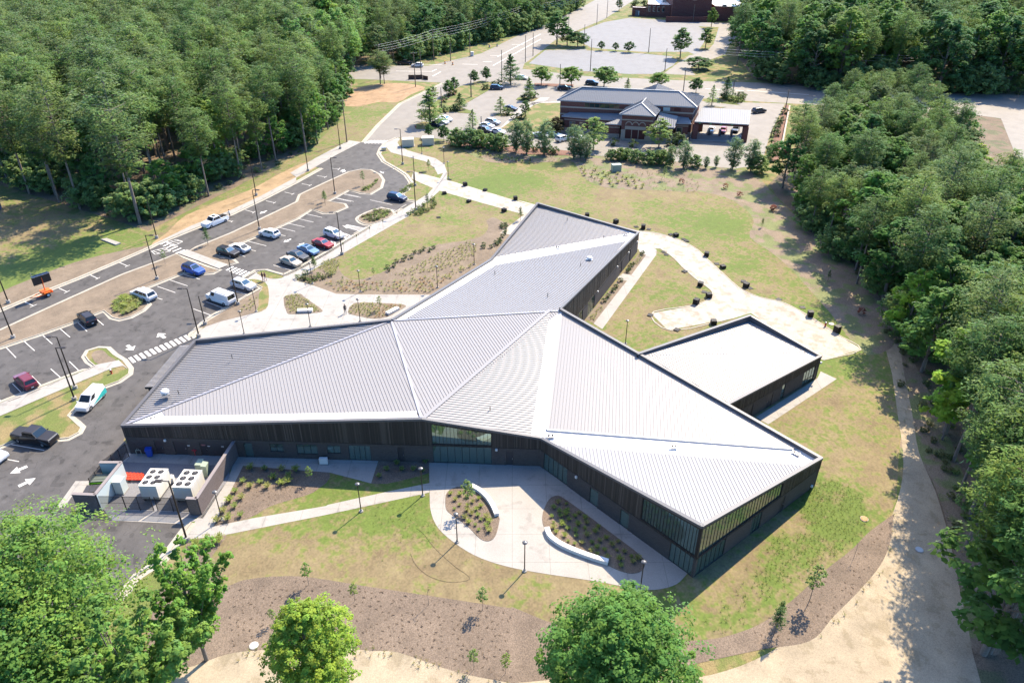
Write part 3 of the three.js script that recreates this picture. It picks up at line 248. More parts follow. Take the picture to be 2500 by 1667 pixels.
arrow([-54.9,-101.98], [-56.58,-103.43], 1.3); arrow([-59.9,-99.81], [-58.34,-98.33], 1.3); arrow([-59.84,-71.34], [-61.2,-70.04], 1.2); arrow([-58.89,-67.74], [-57.62,-69.18], 1.2);
arrow([-53.81,-156.05], [-54.88,-154.23]); arrow([-44.69,-140.67], [-45.72,-138.99]); arrow([-42.48,-136.88], [-41.5,-138.75]); arrow([-28.76,-183.23], [-30.18,-185.52], 0.8); arrow([-32.88,-182.33], [-31.73,-180.76], 0.8); arrow([-42.76,-182.27], [-41.98,-183.97], 0.8); arrow([-42.13,-181.54], [-41.67,-183], 0.8);
// wheel stops
for (const [a, b] of [[[-66.39,-88.43], [-65.28,-89.85]], [[-68,-86.36], [-66.96,-87.81]], [[-62.96,-92.47], [-61.95,-93.66]], [[-64.53,-90.61], [-63.53,-91.77]], [[-69.87,-84.65], [-68.66,-85.88]], [[-49.6,-109.55], [-48.8,-111.25]], [[-47.08,-114.51], [-46.33,-116.24]], [[-41.89,-124.48], [-40.96,-125.94]], [[-24.68,-157.34], [-23.61,-159.31]], [[-25.89,-154.11], [-25.07,-156.05]], [[-32.46,-142.99], [-31.73,-144.55]], [[-30.15,-146.49], [-29.82,-147.62]]]) tag(struct('wheel_stop', ribbon([a, b], 0, 0.22, 0.02, 0.16, false, 4), M.kerb), 'pale concrete wheel stop at the end of a parking bay', 'wheel stop', 'wheel stops of the parking bays', 'thing');
// road markings on the streets
for (const [a, b] of [[[-38.17,-311.39], [-27.76,-311.39]], [[-19.7,-312.09], [-13.59,-311.39]], [[-11.75,-317.08], [-7.92,-316.36]], [[-44.37,-299.22], [-30.64,-298.57]], [[-30.5,-298.57], [-29.02,-302.52]], [[-29.48,-290.33], [-27.1,-297.92]], [[-9.13,-329.82], [-3.95,-329.05]], [[0,-354.69], [5.19,-353.81]], [[-6.04,-326.74], [13.6,-381.14]], [[-7.47,-309.3], [13.16,-367.48]], [[81.31,-268.03], [100.68,-261.65]], [[67.44,-270.22], [80.17,-267.6]]]) struct('road_marking', stripe(a, b, 0.35, 0.028), M.paint);


// ---------------------------------------------------------------- the community building: a star of three wings under folded metal roofs
const up = ([x, z], y) => [x, y, z];
const RF = { // coping corners: plan position and height of the coping top
  a: [...[-48.15,-73.78], 4.5], b: [...[-45.01,-91.35], 6.2], c: [...[-17.46,-94.68], 7.6], n: [...[-3.84,-121.47], 4.6], j: [...[5.06,-142.75], 7], m: [...[24.44,-134.54], 4.2], f: [...[7.26,-97.62], 7.8],
  q: [...[17.04,-86.86], 6.72], p: [...[35.64,-98.32], 6.3], r: [...[44.21,-90.7], 3.9], s: [...[27.27,-77.44], 4.9], k: [...[36.19,-67.86], 4.35], g: [...[18.74,-53.89], 7.4], o: [...[3.43,-71.34], 4.5], d: [...[-10.79,-72.07], 6.8],
};
const at3 = (k, dy = 0) => [RF[k][0], RF[k][2] + dy, RF[k][1]];
const hall = thing('community_centre', 'large dark brick and timber building with star-shaped grey metal roofs', 'building', [0, 0, 0]);
M.roof = new THREE.MeshPhysicalMaterial({ color: lin(0.245, 0.241, 0.24), roughness: 0.44, metalness: 0.0, specularIntensity: 0.6, roughnessMap: null });

M.ridge = std({ color: lin(0.3, 0.3, 0.32), roughness: 0.45, metalness: 0.35 });
M.brickdark = std({ map: T.brickdark, roughness: 0.9 }); M.cladback = std({ color: lin(0.02, 0.016, 0.013), roughness: 0.9 });
M.frame = std({ color: lin(0.014, 0.014, 0.015), roughness: 0.5 }); M.doorgrey = std({ color: lin(0.03, 0.03, 0.034), roughness: 0.55 }); M.clad = std({ vertexColors: true, roughness: 0.75 });
function clipPoly(poly, f) { const o = []; for (let i = 0; i < poly.length; i++) { const a = poly[i], b = poly[(i + 1) % poly.length], fa = f(a), fb = f(b); if (fa >= 0) o.push(a); if ((fa >= 0) !== (fb >= 0)) { const t = fa / (fa - fb); o.push([lerp(a[0], b[0], t), lerp(a[1], b[1], t)]); } } return o; }
const roofPanels = [];   // every strip of standing-seam metal, largest first later
function facet(pts, seam, pitch = 0.42, rib = 0.06, wide = 0.028) { // pts: 3D corners; seam: two plan points that lie along a seam
  const A = V3(...pts[0]), N = V3(...pts[1]).sub(A).cross(V3(...pts[2]).sub(A)).normalize(); if (N.y < 0) N.negate();
  const hAt = (x, z) => A.y - (N.x * (x - A.x) + N.z * (z - A.z)) / N.y, [s0, s1] = seam;
  const S = V3(s1[0], hAt(...s1), s1[1]).sub(V3(s0[0], hAt(...s0), s0[1])).normalize(), Wd = N.clone().cross(S).normalize();
  const P2 = pts.map((p) => { const v = V3(...p).sub(A); return [v.dot(S), v.dot(Wd)]; }), to3 = ([u, w], e = 0) => A.clone().addScaledVector(S, u).addScaledVector(Wd, w).addScaledVector(N, e).toArray();
  let w0 = Math.min(...P2.map((p) => p[1])), w1 = Math.max(...P2.map((p) => p[1]));
  for (let w = w0; w < w1; w += pitch) {
    let q = clipPoly(clipPoly(P2, (p) => p[1] - w), (p) => w + pitch - p[1]); q = q.filter((p, i) => { const b = q[(i + 1) % q.length]; return Math.hypot(p[0] - b[0], p[1] - b[1]) > 1e-4; }); if (q.length < 3) continue;
    let area = 0; for (let i = 0; i < q.length; i++) { const a = q[i], b = q[(i + 1) % q.length]; area += a[0] * b[1] - a[1] * b[0]; } area = Math.abs(area / 2); if (area < 0.05) continue;
    let turn = 0; for (let i = 0; i < q.length; i++) { const a = q[i], b = q[(i + 1) % q.length]; turn += a[0] * b[1] - a[1] * b[0]; }
    if ((turn > 0) !== (S.clone().cross(Wd).dot(N) > 0)) q.reverse();
    const flatTop = quadGeo(q.map((p) => to3(p))), nn = flatTop.attributes.normal; for (let i = 0; i < nn.count; i++) nn.setXYZ(i, N.x, N.y, N.z);
    const gs = [flatTop];
    const cut = (y) => { const xs = []; for (let i = 0; i < P2.length; i++) { const a = P2[i], b = P2[(i + 1) % P2.length]; if ((a[1] - y) * (b[1] - y) < 0) xs.push(lerp(a[0], b[0], (y - a[1]) / (b[1] - a[1]))); } return xs.sort((x, y2) => x - y2); };
    const e = cut(w + 0.03); if (e.length >= 2 && e[1] - e[0] > 0.1) { const L = e[1] - e[0], g = new THREE.BoxGeometry(L, rib, wide); g.applyMatrix4(new THREE.Matrix4().makeBasis(S, N, S.clone().cross(N))); const c = V3(...to3([(e[0] + e[1]) / 2, w + 0.03], rib / 2)); g.translate(c.x, c.y, c.z); gs.push(g); }
    roofPanels.push({ area, geo: gs });
  }
}
const P_ = { parapet: -0.55, flush: -0.14 };
const rc = at3('c', -0.3), rf = at3('f', -0.5), ra = at3('a', -0.16), rb = at3('b', -0.6), rd = at3('d', -0.14), ro = at3('o', -0.22), rk = at3('k', -0.42), rg = at3('g', -0.14), rn = at3('n', -0.3), rm = at3('m', -0.3), rj = at3('j', -0.6);
const mid3 = (a, b, t) => [lerp(a[0], b[0], t), lerp(a[1], b[1], t), lerp(a[2], b[2], t)], lift = (p, d) => [p[0], p[1] + d, p[2]];
facet([ra, rb, rc], [[-46.35,-81.63], [-35.52,-81.76]], 0.42, 0.09, 0.045);
const plane = (a, b, c) => { const n = V3(...b).sub(V3(...a)).cross(V3(...c).sub(V3(...a))); return ([x, z], e = 0) => [x, a[1] - (n.x * (x - a[0]) + n.z * (z - a[2])) / n.y + e, z]; };
const onB = plane(ra, rc, rd), onD = plane(rd, rf, ro), rad = onB([-44.1,-76.35]);
facet([onB([-43.13,-75.2]), rad, rc, rd, onB([-11.55,-73.74])], [[-36.11,-79.47], [-34.09,-74.09]]);
facet([rc, rf, rd], [[-7.81,-96.17], [-3.02,-84.33]]);
const fo = [onD([5.71,-97.64]), onD([2.29,-71.73])];                                  // where facet D meets the white valley
facet([rd, fo[0], fo[1]], [[-3.72,-82.18], [3.7,-82.31]]);
const eTop = lift(rf, 0.08), onE = plane(eTop, lift(rk, 0.06), lift(ro, 0.08)), eO = onE([4.29,-72.86]), eK = onE([33.31,-69.62]), eR = onE([34.04,-69.62]), onF = plane(ro, rk, rg);
facet([eTop, eR, eK, eO], [[9.43,-93.79], [7.23,-76.09]]);
facet([onF([5.34,-70.01]), onF([33.64,-66.51]), rg], [[19.44,-67.66], [19.14,-55.2]]);
const onG = plane(rc, rf, rm), onH = plane(rn, rj, rm), gN = onG([-2.77,-117.69]), gM = onG([21.42,-129.98]), gC = onG([-15.51,-95.49]);
facet([gC, gN, gM, rf], [[-2.21,-114.2], [7.49,-99.61]]);
facet([onH([-3.39,-122.66]), onH([22.59,-134.39]), rj], [[0.27,-128.53], [9.3,-125.94]]);
const iq = at3('q', -0.35), ip = at3('p', -0.9), ir = at3('r', -0.3), is_ = at3('s', -1.0);
facet([mid3(iq, ir, 0.02), ip, mid3(ir, ip, 0.12)], [[29.62,-93.14], [30.47,-90.52]]);
facet([iq, mid3(ir, is_, 0.03), is_], [[22.41,-85.51], [25.74,-82.26]]);
const deck = [[ra, rb, rc], [ra, rc, rd], [rc, rf, rd], [rd, rf, ro], [rf, rk, ro], [ro, rk, rg], [rc, rn, rf], [rn, rm, rf], [rn, rj, rm], [iq, ip, ir], [iq, ir, is_]].map((t) => { const z = t.map((p) => lift(p, -0.05)); const n = V3(...z[1]).sub(V3(...z[0])).cross(V3(...z[2]).sub(V3(...z[0]))); return quadGeo(n.y < 0 ? z.reverse() : z); });
const roof = part('roof', deck, M.membrane, hall); roof.userData.label = 'pale folded roof deck with white valley gutters';
roofPanels.sort((a, b) => b.area - a.area);
roofPanels.forEach((p, i) => { if (i < 300) part('roof_panel', p.geo, M.roof, roof); });
if (roofPanels.length > 300) part('roof_panels', roofPanels.slice(300).flatMap((p) => p.geo), M.roof, roof).userData.kind = 'stuff';
// raised membrane curbs beside the valleys, ridge and hip caps
function strip3(a, b, w, h, lift0 = 0) { const A = V3(...a), B = V3(...b), d = B.clone().sub(A), L = d.length(), g = new THREE.BoxGeometry(L, h, w); d.normalize(); const side = V3(-d.z, 0, d.x).normalize(), u2 = side.clone().cross(d).normalize(); if (u2.y < 0) u2.negate(); g.applyMatrix4(new THREE.Matrix4().makeBasis(d, u2, d.clone().cross(u2))); const c = A.add(B).multiplyScalar(0.5); return g.translate(c.x, c.y + lift0, c.z); }
part('ridge_cap', strip3(rc, rd, 0.34, 0.1, 0.06), M.ridge, roof); part('ridge_cap', strip3(rc, rf, 0.3, 0.1, 0.06), M.ridge, roof); part('hip_cap', strip3(ra, rc, 0.34, 0.1, 0.06), M.ridge, roof); part('valley_flashing', strip3(rd, fo[0], 0.5, 0.05, 0.045), M.roof, roof);
part('valley_curb', strip3(lift(eTop, -0.03), lift(eO, -0.03), 0.25, 0.16, 0), M.membrane, roof); part('valley_curb', strip3(lift(eO, -0.03), lift(eK, -0.03), 0.25, 0.16, 0), M.membrane, roof);
part('eave_gutter', hexa([lift(mid3(ra, rd, 0.075), 0.03), lift(mid3(ra, rd, 0.985), 0.03), onB([-11.55,-73.68], 0.03), onB([-43.15,-75.26], 0.03)], [lift(mid3(ra, rd, 0.075), 0), lift(mid3(ra, rd, 0.985), 0), onB([-11.55,-73.68]), onB([-43.15,-75.26])]), M.membrane, roof);
// coping along every edge; a deeper parapet where the roof stands behind it
const edges = [['a', 'd', 0.14, 1], ['d', 'o', 0.14, 1], ['o', 'g', 0.16, 1], ['g', 'k', 0.16, 1], ['k', 'f', 0.55], ['f', 'm', 0.3], ['m', 'j', 0.6], ['j', 'n', 0.35], ['n', 'c', 0.35], ['c', 'b', 0.6], ['b', 'a', 0.3], ['q', 'p', 0.6], ['p', 'r', 0.6], ['r', 's', 0.2]];
const centre = V3(8, 0, -88);
for (const [k0, k1, deep] of edges) {
  const A = at3(k0), B = at3(k1), dx = B[0] - A[0], dz = B[2] - A[2], l = Math.hypot(dx, dz); let nx = -dz / l, nz = dx / l; const wing = 'pr'.includes(k0) || 'p'.includes(k1); const cx = wing ? (RF.q[0] + RF.s[0]) / 2 + 8 : 8, cz = wing ? -97 : -88;
  const orient = (k0 === 'q' || k0 === 'p' || k0 === 'r') ? 1 : 1; // walking the outline in this order keeps the inside on one side
  const g = ribbon([[A[0], A[2]], [B[0], B[2]]], 0, 0.1, 0, 0); const w = 0.42, mk = (off) => [[A[0] + nx * off, A[2] + nz * off], [B[0] + nx * off, B[2] + nz * off]];
  const inn = insideSign(k0, k1), o0 = -0.1 * inn, o1 = (w - 0.1) * inn, [pa, pb] = mk(o0), [qa, qb] = mk(o1), da = deep;
  const V = [[pa[0], A[1], pa[1]], [pb[0], B[1], pb[1]], [qb[0], B[1], qb[1]], [qa[0], A[1], qa[1]]], lo = (p, d) => [p[0], p[1] - d, p[2]];
  const solid = hexa(V, V.map((p, i) => lo(p, i < 2 ? 0.3 : da + 0.25)));
  part('coping', solid, M.coping, roof);
}
function insideSign(k0, k1) { const A = RF[k0], B = RF[k1], mx = (A[0] + B[0]) / 2, mz = (A[1] + B[1]) / 2, dx = B[0] - A[0], dz = B[1] - A[1], l = Math.hypot(dx, dz), t = [mx - dz / l, mz + dx / l], main = ['a', 'b', 'c', 'n', 'j', 'm', 'f', 'k', 'g', 'o', 'd'].map((k) => RF[k]), w3 = ['q', 'p', 'r', 's'].map((k) => RF[k]); return inside((k0 === 'q' || k0 === 'p' || k0 === 'r') ? w3 : main, t[0], t[1]) ? 1 : -1; }
function hexa(top, bot) { const gs = []; const c = V3(); for (const p of [...top, ...bot]) c.add(V3(...p)); c.multiplyScalar(1 / 8); const face = (q) => { const n = V3(...q[1]).sub(V3(...q[0])).cross(V3(...q[2]).sub(V3(...q[0]))), m = V3(...q[0]).add(V3(...q[2])).multiplyScalar(0.5).sub(c); gs.push(quadGeo(n.dot(m) < 0 ? q.slice().reverse() : q)); }; face(top); face(bot); for (let i = 0; i < 4; i++) { const j = (i + 1) % 4; face([top[i], top[j], bot[j], bot[i]]); } return merge(gs); }

// walls: dark brick below, vertical timber boards above, real openings with recessed glazing
const BAND = 2.75;
function wallRun(k0, k1, items = [], opt = {}) { // seen from outside, u runs from k0 to k1
  const A = RF[k0], B = RF[k1], dx = B[0] - A[0], dz = B[1] - A[1], L = Math.hypot(dx, dz), ux = dx / L, uz = dz / L, inn = insideSign(k0, k1), nx = uz * inn, nz = -ux * inn; // (nx, nz) points outwards
  const drop = 0.28, topAt = (u) => lerp(A[2], B[2], u / L) - drop, band = opt.band ?? BAND, setb = 0.14;
  const O3 = (u, y, e) => [A[0] + ux * u + nx * e, y, A[1] + uz * u + nz * e];
  const basis = new THREE.Matrix4().makeBasis(V3(ux, 0, uz), V3(0, 1, 0), V3(ux, 0, uz).cross(V3(0, 1, 0))), out = V3(ux, 0, uz).cross(V3(0, 1, 0)).dot(V3(nx, 0, nz)) > 0 ? 1 : -1;
  const place = (g, zout) => { g.translate(0, 0, 0); g.applyMatrix4(basis); return g.translate(A[0] - nx * 0 + nx * zout, 0, A[1] + nz * zout); };
  const T0 = 0.3, ex = (shape) => { const g = new THREE.ExtrudeGeometry(shape, { depth: T0, bevelEnabled: false }); g.translate(0, 0, out > 0 ? -T0 : 0); return place(g, 0); };
  const ops = items.map((it) => { const u = (p) => (p[0] - A[0]) * ux + (p[1] - A[1]) * uz; let u0 = it.u ? it.u[0] : u(it.p0), u1 = it.u ? it.u[1] : u(it.p1); if (u0 > u1) [u0, u1] = [u1, u0]; u0 = Math.max(0.12, u0); u1 = Math.min(L - 0.12, u1); const top0 = it.follow ? topAt(u0) - it.follow : it.y1, top1 = it.follow ? topAt(u1) - it.follow : it.y1; return { ...it, u0, u1, t0: top0, t1: top1 }; });
  const rectHole = (o, y0, y1a, y1b) => { const h = new THREE.Path(); h.moveTo(o.u0, y0); h.lineTo(o.u1, y0); h.lineTo(o.u1, y1b); h.lineTo(o.u0, y1a); h.closePath(); return h; };
  const base = new THREE.Shape(); base.moveTo(0, 0); base.lineTo(L, 0); base.lineTo(L, band); base.lineTo(0, band); base.closePath();
  const upper = new THREE.Shape(); upper.moveTo(0, band); upper.lineTo(L, band); upper.lineTo(L, topAt(L)); upper.lineTo(0, topAt(0)); upper.closePath();
  for (const o of ops) { if (o.y0 < band) base.holes.push(rectHole(o, Math.max(0.02, o.y0), Math.min(band - 0.02, o.t0), Math.min(band - 0.02, o.t1))); if (Math.max(o.t0, o.t1) > band) upper.holes.push(rectHole(o, Math.max(band + 0.02, o.y0), o.t0, o.t1)); }
  const bg = ex(base), uvs = bg.attributes.uv; for (let i = 0; i < uvs.count; i++) uvs.setXY(i, uvs.getX(i) / 3.6, uvs.getY(i) / 3.6);
  part('wall', bg, M.brickdark, hall);
  part('wall', ex(upper), M.cladback, hall);
  const bs = [], r = rng(Math.round(L * 1000)); let u = 0.02;
  while (u < L - 0.05) { const w = Math.min(L - u - 0.01, 0.1 + 0.05 * r()), um = u + w / 2, deep = 0.022 + 0.03 * r(), hi = topAt(um) - 0.01; const tone = 0.022 + 0.034 * r() * r() + (r() < 0.12 ? 0.03 : 0), col = [tone * 1.12, tone * 0.94, tone * 0.78];
    let spans = [[band + 0.02, hi]]; for (const o of ops) if (um > o.u0 - 0.05 && um < o.u1 + 0.05) { const tt = lerp(o.t0, o.t1, clamp((um - o.u0) / (o.u1 - o.u0))); spans = spans.flatMap(([a, b]) => { const q = []; if (o.y0 - 0.03 > a) q.push([a, Math.min(b, o.y0 - 0.03)]); if (tt + 0.03 < b) q.push([Math.max(a, tt + 0.03), b]); return q; }); }
    for (const [a, b] of spans) if (b - a > 0.05) { const g = new THREE.BoxGeometry(w - 0.012, b - a, deep).toNonIndexed(); g.translate(um, (a + b) / 2, out * deep / 2); place(g, 0); const c = new Float32Array(g.attributes.position.count * 3); for (let i = 0; i < c.length; i++) c[i] = col[i % 3]; g.setAttribute('color', new THREE.BufferAttribute(c, 3)); bs.push(g); }
    u += w; }
  if (bs.length) part('timber_cladding', bs, M.clad, hall).userData.kind = 'stuff';
  part('band_flashing', place(new THREE.BoxGeometry(L, 0.05, 0.08).translate(L / 2, band, out * 0.03), 0), M.frame, hall);
  for (const o of ops) {
    const w = o.u1 - o.u0, ym = Math.max(0.03, o.y0), fr = [], bars = o.n ?? 1, f = 0.038, zf = -0.1 * out;
    const barG = (x, y0, y1, ww, d = 0.1) => new THREE.BoxGeometry(ww, y1 - y0, d).translate(x, (y0 + y1) / 2, zf);
    const tp = (x) => lerp(o.t0, o.t1, (x - o.u0) / w);
    if (o.type === 'door') { const dr = part('door', place(new THREE.BoxGeometry(w - 0.02, o.t0 - ym, 0.06).translate(o.u0 + w / 2, (ym + o.t0) / 2, zf), 0), M.doorgrey, hall); part('handle', place(new THREE.BoxGeometry(0.04, 0.2, 0.12).translate(o.u0 + w * 0.86, 1.05, zf + out * 0.06), 0), M.steel, dr); continue; }
    for (let i = 0; i <= bars; i++) { const x = lerp(o.u0 + f / 2, o.u1 - f / 2, i / bars); fr.push(barG(x, ym, tp(x) - 0.01, f, 0.09)); }
    fr.push(barG((o.u0 + o.u1) / 2, ym, ym + 0.07, w)); { const n = 1, a = V3(o.u0, o.t0 - 0.04, 0), b = V3(o.u1, o.t1 - 0.04, 0), d = b.clone().sub(a), g = new THREE.BoxGeometry(d.length(), 0.08, 0.1); g.rotateZ(Math.atan2(d.y, d.x)); fr.push(g.translate((a.x + b.x) / 2, (a.y + b.y) / 2, zf)); }
    if (o.rail) fr.push(barG((o.u0 + o.u1) / 2, o.rail - 0.03, o.rail + 0.03, w));
    const win = part('window', fr.map((g) => place(g, 0)), M.frame, hall);
    for (let i = 0; i < bars; i++) { const x0 = lerp(o.u0 + f / 2, o.u1 - f / 2, i / bars) + f / 2, x1 = lerp(o.u0 + f / 2, o.u1 - f / 2, (i + 1) / bars) - f / 2; const s = new THREE.Shape(); s.moveTo(x0, ym + 0.05); s.lineTo(x1, ym + 0.05); s.lineTo(x1, tp(x1) - 0.05); s.lineTo(x0, tp(x0) - 0.05); s.closePath(); const g = new THREE.ExtrudeGeometry(s, { depth: 0.02, bevelEnabled: false }); g.translate(0, 0, zf - 0.01); part('pane', place(g, 0), M.glass, win); }
  }
  return { A, L, ux, uz, nx, nz, O3 };
}
const W_ = {};
const D_ = 'door';
W_.ad = wallRun('a', 'd', [
  { type: D_, p0: [-44.65,-73.74], p1: [-43.61,-73.7], y0: 0, y1: 2.25 }, { type: D_, p0: [-42.23,-73.7], p1: [-40.54,-73.62], y0: 0, y1: 2.2 }, { type: D_, p0: [-38.9,-73.56], p1: [-37.96,-73.46], y0: 0, y1: 2.2 },
  { p0: [-33.32,-73.45], p1: [-32.23,-73.37], y0: 0, y1: 2.3, n: 1 }, { p0: [-30.06,-72.88], p1: [-28.38,-72.82], y0: 1, y1: 2.3, n: 2 }, { p0: [-26.69,-72.74], p1: [-24.09,-72.68], y0: 0.75, y1: 2.35, n: 3 }, { p0: [-22.88,-72.63], p1: [-21.2,-72.57], y0: 1, y1: 2.3, n: 2 },
  { p0: [-20.2,-72.68], p1: [-17.47,-72.51], y0: 0, y1: 2.4, n: 4 }, { p0: [-14.09,-72.32], p1: [-13.31,-72.26], y0: 0, y1: 2.3, type: D_ }]);
W_.do = wallRun('d', 'o', [{ p0: [-9.75,-71.93], p1: [-2.51,-71.61], y0: 2.95, follow: 0.35, n: 16 }, { p0: [-9.75,-71.93], p1: [-2.51,-71.61], y0: 0, y1: 2.72, n: 8 }, { p0: [-0.7,-71.56], p1: [0.16,-71.5], y0: 0, y1: 2.2, type: D_ }]);
W_.og = wallRun('o', 'g', [{ p0: [3.94,-70.93], p1: [6.59,-67.88], y0: 0, y1: 2.6, n: 5 }, { p0: [9.03,-65.1], p1: [9.83,-64.09], y0: 0, y1: 2.4, n: 1 }, { p0: [12.19,-61.67], p1: [13.01,-60.76], y0: 0, y1: 2.4, n: 1 }, { p0: [14.07,-59.54], p1: [19.22,-53.73], y0: 2.95, follow: 0.3, n: 18 }, { p0: [16.77,-56.46], p1: [19.22,-53.73], y0: 0, y1: 2.65, n: 5 }]);
W_.gk = wallRun('g', 'k', [{ p0: [19.2,-53.83], p1: [30.05,-62.9], y0: 2.95, follow: 0.3, n: 25 }, { p0: [19.2,-53.83], p1: [22.88,-56.67], y0: 0, y1: 2.65, n: 6 }, { p0: [26.28,-59.81], p1: [27.68,-60.84], y0: 0, y1: 2.6, n: 3 }, { p0: [30.46,-63.11], p1: [31.08,-63.63], y0: 0, y1: 2.3, type: D_ }]);
W_.kf = wallRun('k', 'f'); W_.mf = wallRun('m', 'f', [{ p0: [22.36,-129.58], p1: [22.66,-130.1], y0: 0, y1: 2.7, n: 1 }, { p0: [19.83,-124.25], p1: [20.43,-125.38], y0: 0, y1: 2.4, type: D_ }, { p0: [12.52,-109], p1: [13.96,-111.89], y0: 0, y1: 2.7, n: 4 }, { p0: [10.67,-105.19], p1: [11.49,-106.71], y0: 0, y1: 2.7, n: 2 }]);
wallRun('m', 'j'); wallRun('j', 'n'); wallRun('n', 'c', [{ u: [6, 14], y0: 0, y1: 2.6, n: 6 }]); wallRun('c', 'b', [{ u: [4, 12], y0: 0, y1: 2.6, n: 6 }]); wallRun('b', 'a');
wallRun('q', 'p'); wallRun('p', 'r'); W_.rs = wallRun('r', 's', [{ p0: [43.67,-89.98], p1: [41.36,-88.3], y0: 0.05, y1: 2.6, n: 4, rail: 0.9 }, { p0: [38.05,-85.53], p1: [37.4,-85.03], y0: 0.05, y1: 2.6, n: 1, rail: 0.9 }, { p0: [35.84,-83.79], p1: [34.9,-82.97], y0: 0, y1: 2.3, type: D_ }, { p0: [32.42,-80.95], p1: [31.61,-80.26], y0: 0, y1: 2.3, type: D_ }], { band: 2.62 });
// side canopy beside the car park
{ const y = 3.1, c0 = [-49.81,-83.93], c1 = [-49.03,-94.6], c2 = [-47.76,-94.77], c3 = [-48.57,-84.01]; const top = [c0, c1, c2, c3].map((p) => up(p, y)), bot = top.map((p) => [p[0], p[1] - 0.3, p[2]]);
  const cn = part('canopy', hexa(top, bot), M.dark, hall); const n = 34; for (let i = 0; i < n; i++) { const a = mid3(top[0], top[1], i / n), b = mid3(top[3], top[2], i / n), a2 = mid3(top[0], top[1], (i + 1) / n), b2 = mid3(top[3], top[2], (i + 1) / n); const L = (p, d) => [p[0], p[1] + d, p[2]]; part('canopy_panel', [hexa([L(a, 0.03), L(a2, 0.03), L(b2, 0.03), L(b, 0.03)], [L(a, 0.005), L(a2, 0.005), L(b2, 0.005), L(b, 0.005)]), strip3(L(a, 0.06), L(b, 0.06), 0.05, 0.07, 0)], M.roof, cn); } part('canopy_wall', hexa([up(c0, 2.8), up(c1, 2.8), up(c2, 2.8), up(c3, 2.8)].map((p, i) => mid3(p, up([(c0[0] + c2[0]) / 2, (c0[1] + c2[1]) / 2], 2.8), 0.1)), [up(c0, 0.03), up(c1, 0.03), up(c2, 0.03), up(c3, 0.03)].map((p) => mid3(p, up([(c0[0] + c2[0]) / 2, (c0[1] + c2[1]) / 2], 0.03), 0.1))), M.brickdark, hall); }
// small things on the roof and walls
function onRoof(p, r, dy) { return [p[0], dy, p[1]]; }
for (const [x, z, y, s] of [[...[-44.45,-78.94], 5.45, 1], [...[13.52,-119.71], 5.15, 1]]) { const v = part('roof_ventilator', new THREE.LatheGeometry([[0.3, 0], [0.3, 0.35], [0.52, 0.4], [0.55, 0.5], [0.42, 0.68], [0.15, 0.76], [0, 0.77]].map(([a, b]) => new THREE.Vector2(a, b)), 14).translate(x, y, z), M.white, hall); part('ventilator_curb', box(0.95, 0.35, 0.95, x, y, z, 0.5), M.steel, v); }
for (const [x, z, y] of [[...[-38.16,-86.49], 6.1], [...[-42.65,-78.79], 5.55], [...[-2.71,-75.11], 5.75], [...[10.7,-136.98], 5.4], [...[17.19,-130.71], 4.4], [...[11.75,-116.81], 5.4], [...[5.57,-103.65], 6.4], [...[-2.87,-113.29], 5.6], [...[5.52,-102.98], 6.8]]) part('vent_pipe', bar([x, y, z], [x, y + 0.65, z], 0.05, 8), M.dark, hall);
for (const [x, z, y, t] of [[...[-44.75,-75.15], 4.42, 0.4], [...[4.67,-71.65], 4.5, 0.1], [...[19.22,-69.77], 4.45, 0.1], [...[33.46,-68.91], 4.1, -0.7], [...[8.37,-126.84], 4.4, 0.3], [...[21.74,-133.32], 4.05, 0.3], [...[41.81,-91.59], 3.75, -0.5]]) { const d = part('roof_drain', box(0.95, 0.16, 0.5, x, y, z, t), M.steel, hall); for (const s of [-0.22, 0.22]) part('drain_strainer', new THREE.CylinderGeometry(0.1, 0.14, 0.16, 10).translate(x + Math.cos(t) * s, y + 0.14, z - Math.sin(t) * s), M.dark, d); }
function wallLight(w, p, y, big) { const u = (p[0] - w.A[0]) * w.ux + (p[1] - w.A[1]) * w.uz; const c = w.O3(u, y, 0.12); part('wall_light', [rbox(0.28, 0.3, 0.24, 0.05, c[0], c[1], c[2], Math.atan2(w.nx, w.nz))], M.white, hall); }
wallLight(W_.do, [-1.9,-71.56], 2.5); wallLight(W_.og, [7.73,-66.81], 2.5); wallLight(W_.mf, [14.45,-112.86], 2.6); wallLight(W_.mf, [19.22,-122.34], 2.6); wallLight(W_.mf, [21.71,-128.55], 2.6); wallLight(W_.mf, [24.11,-133.45], 2.6); wallLight(W_.ad, [-43.09,-73.68], 2.4); wallLight(W_.rs, [44.38,-90.58], 2.7); wallLight(W_.gk, [35.57,-66.97], 0.6);


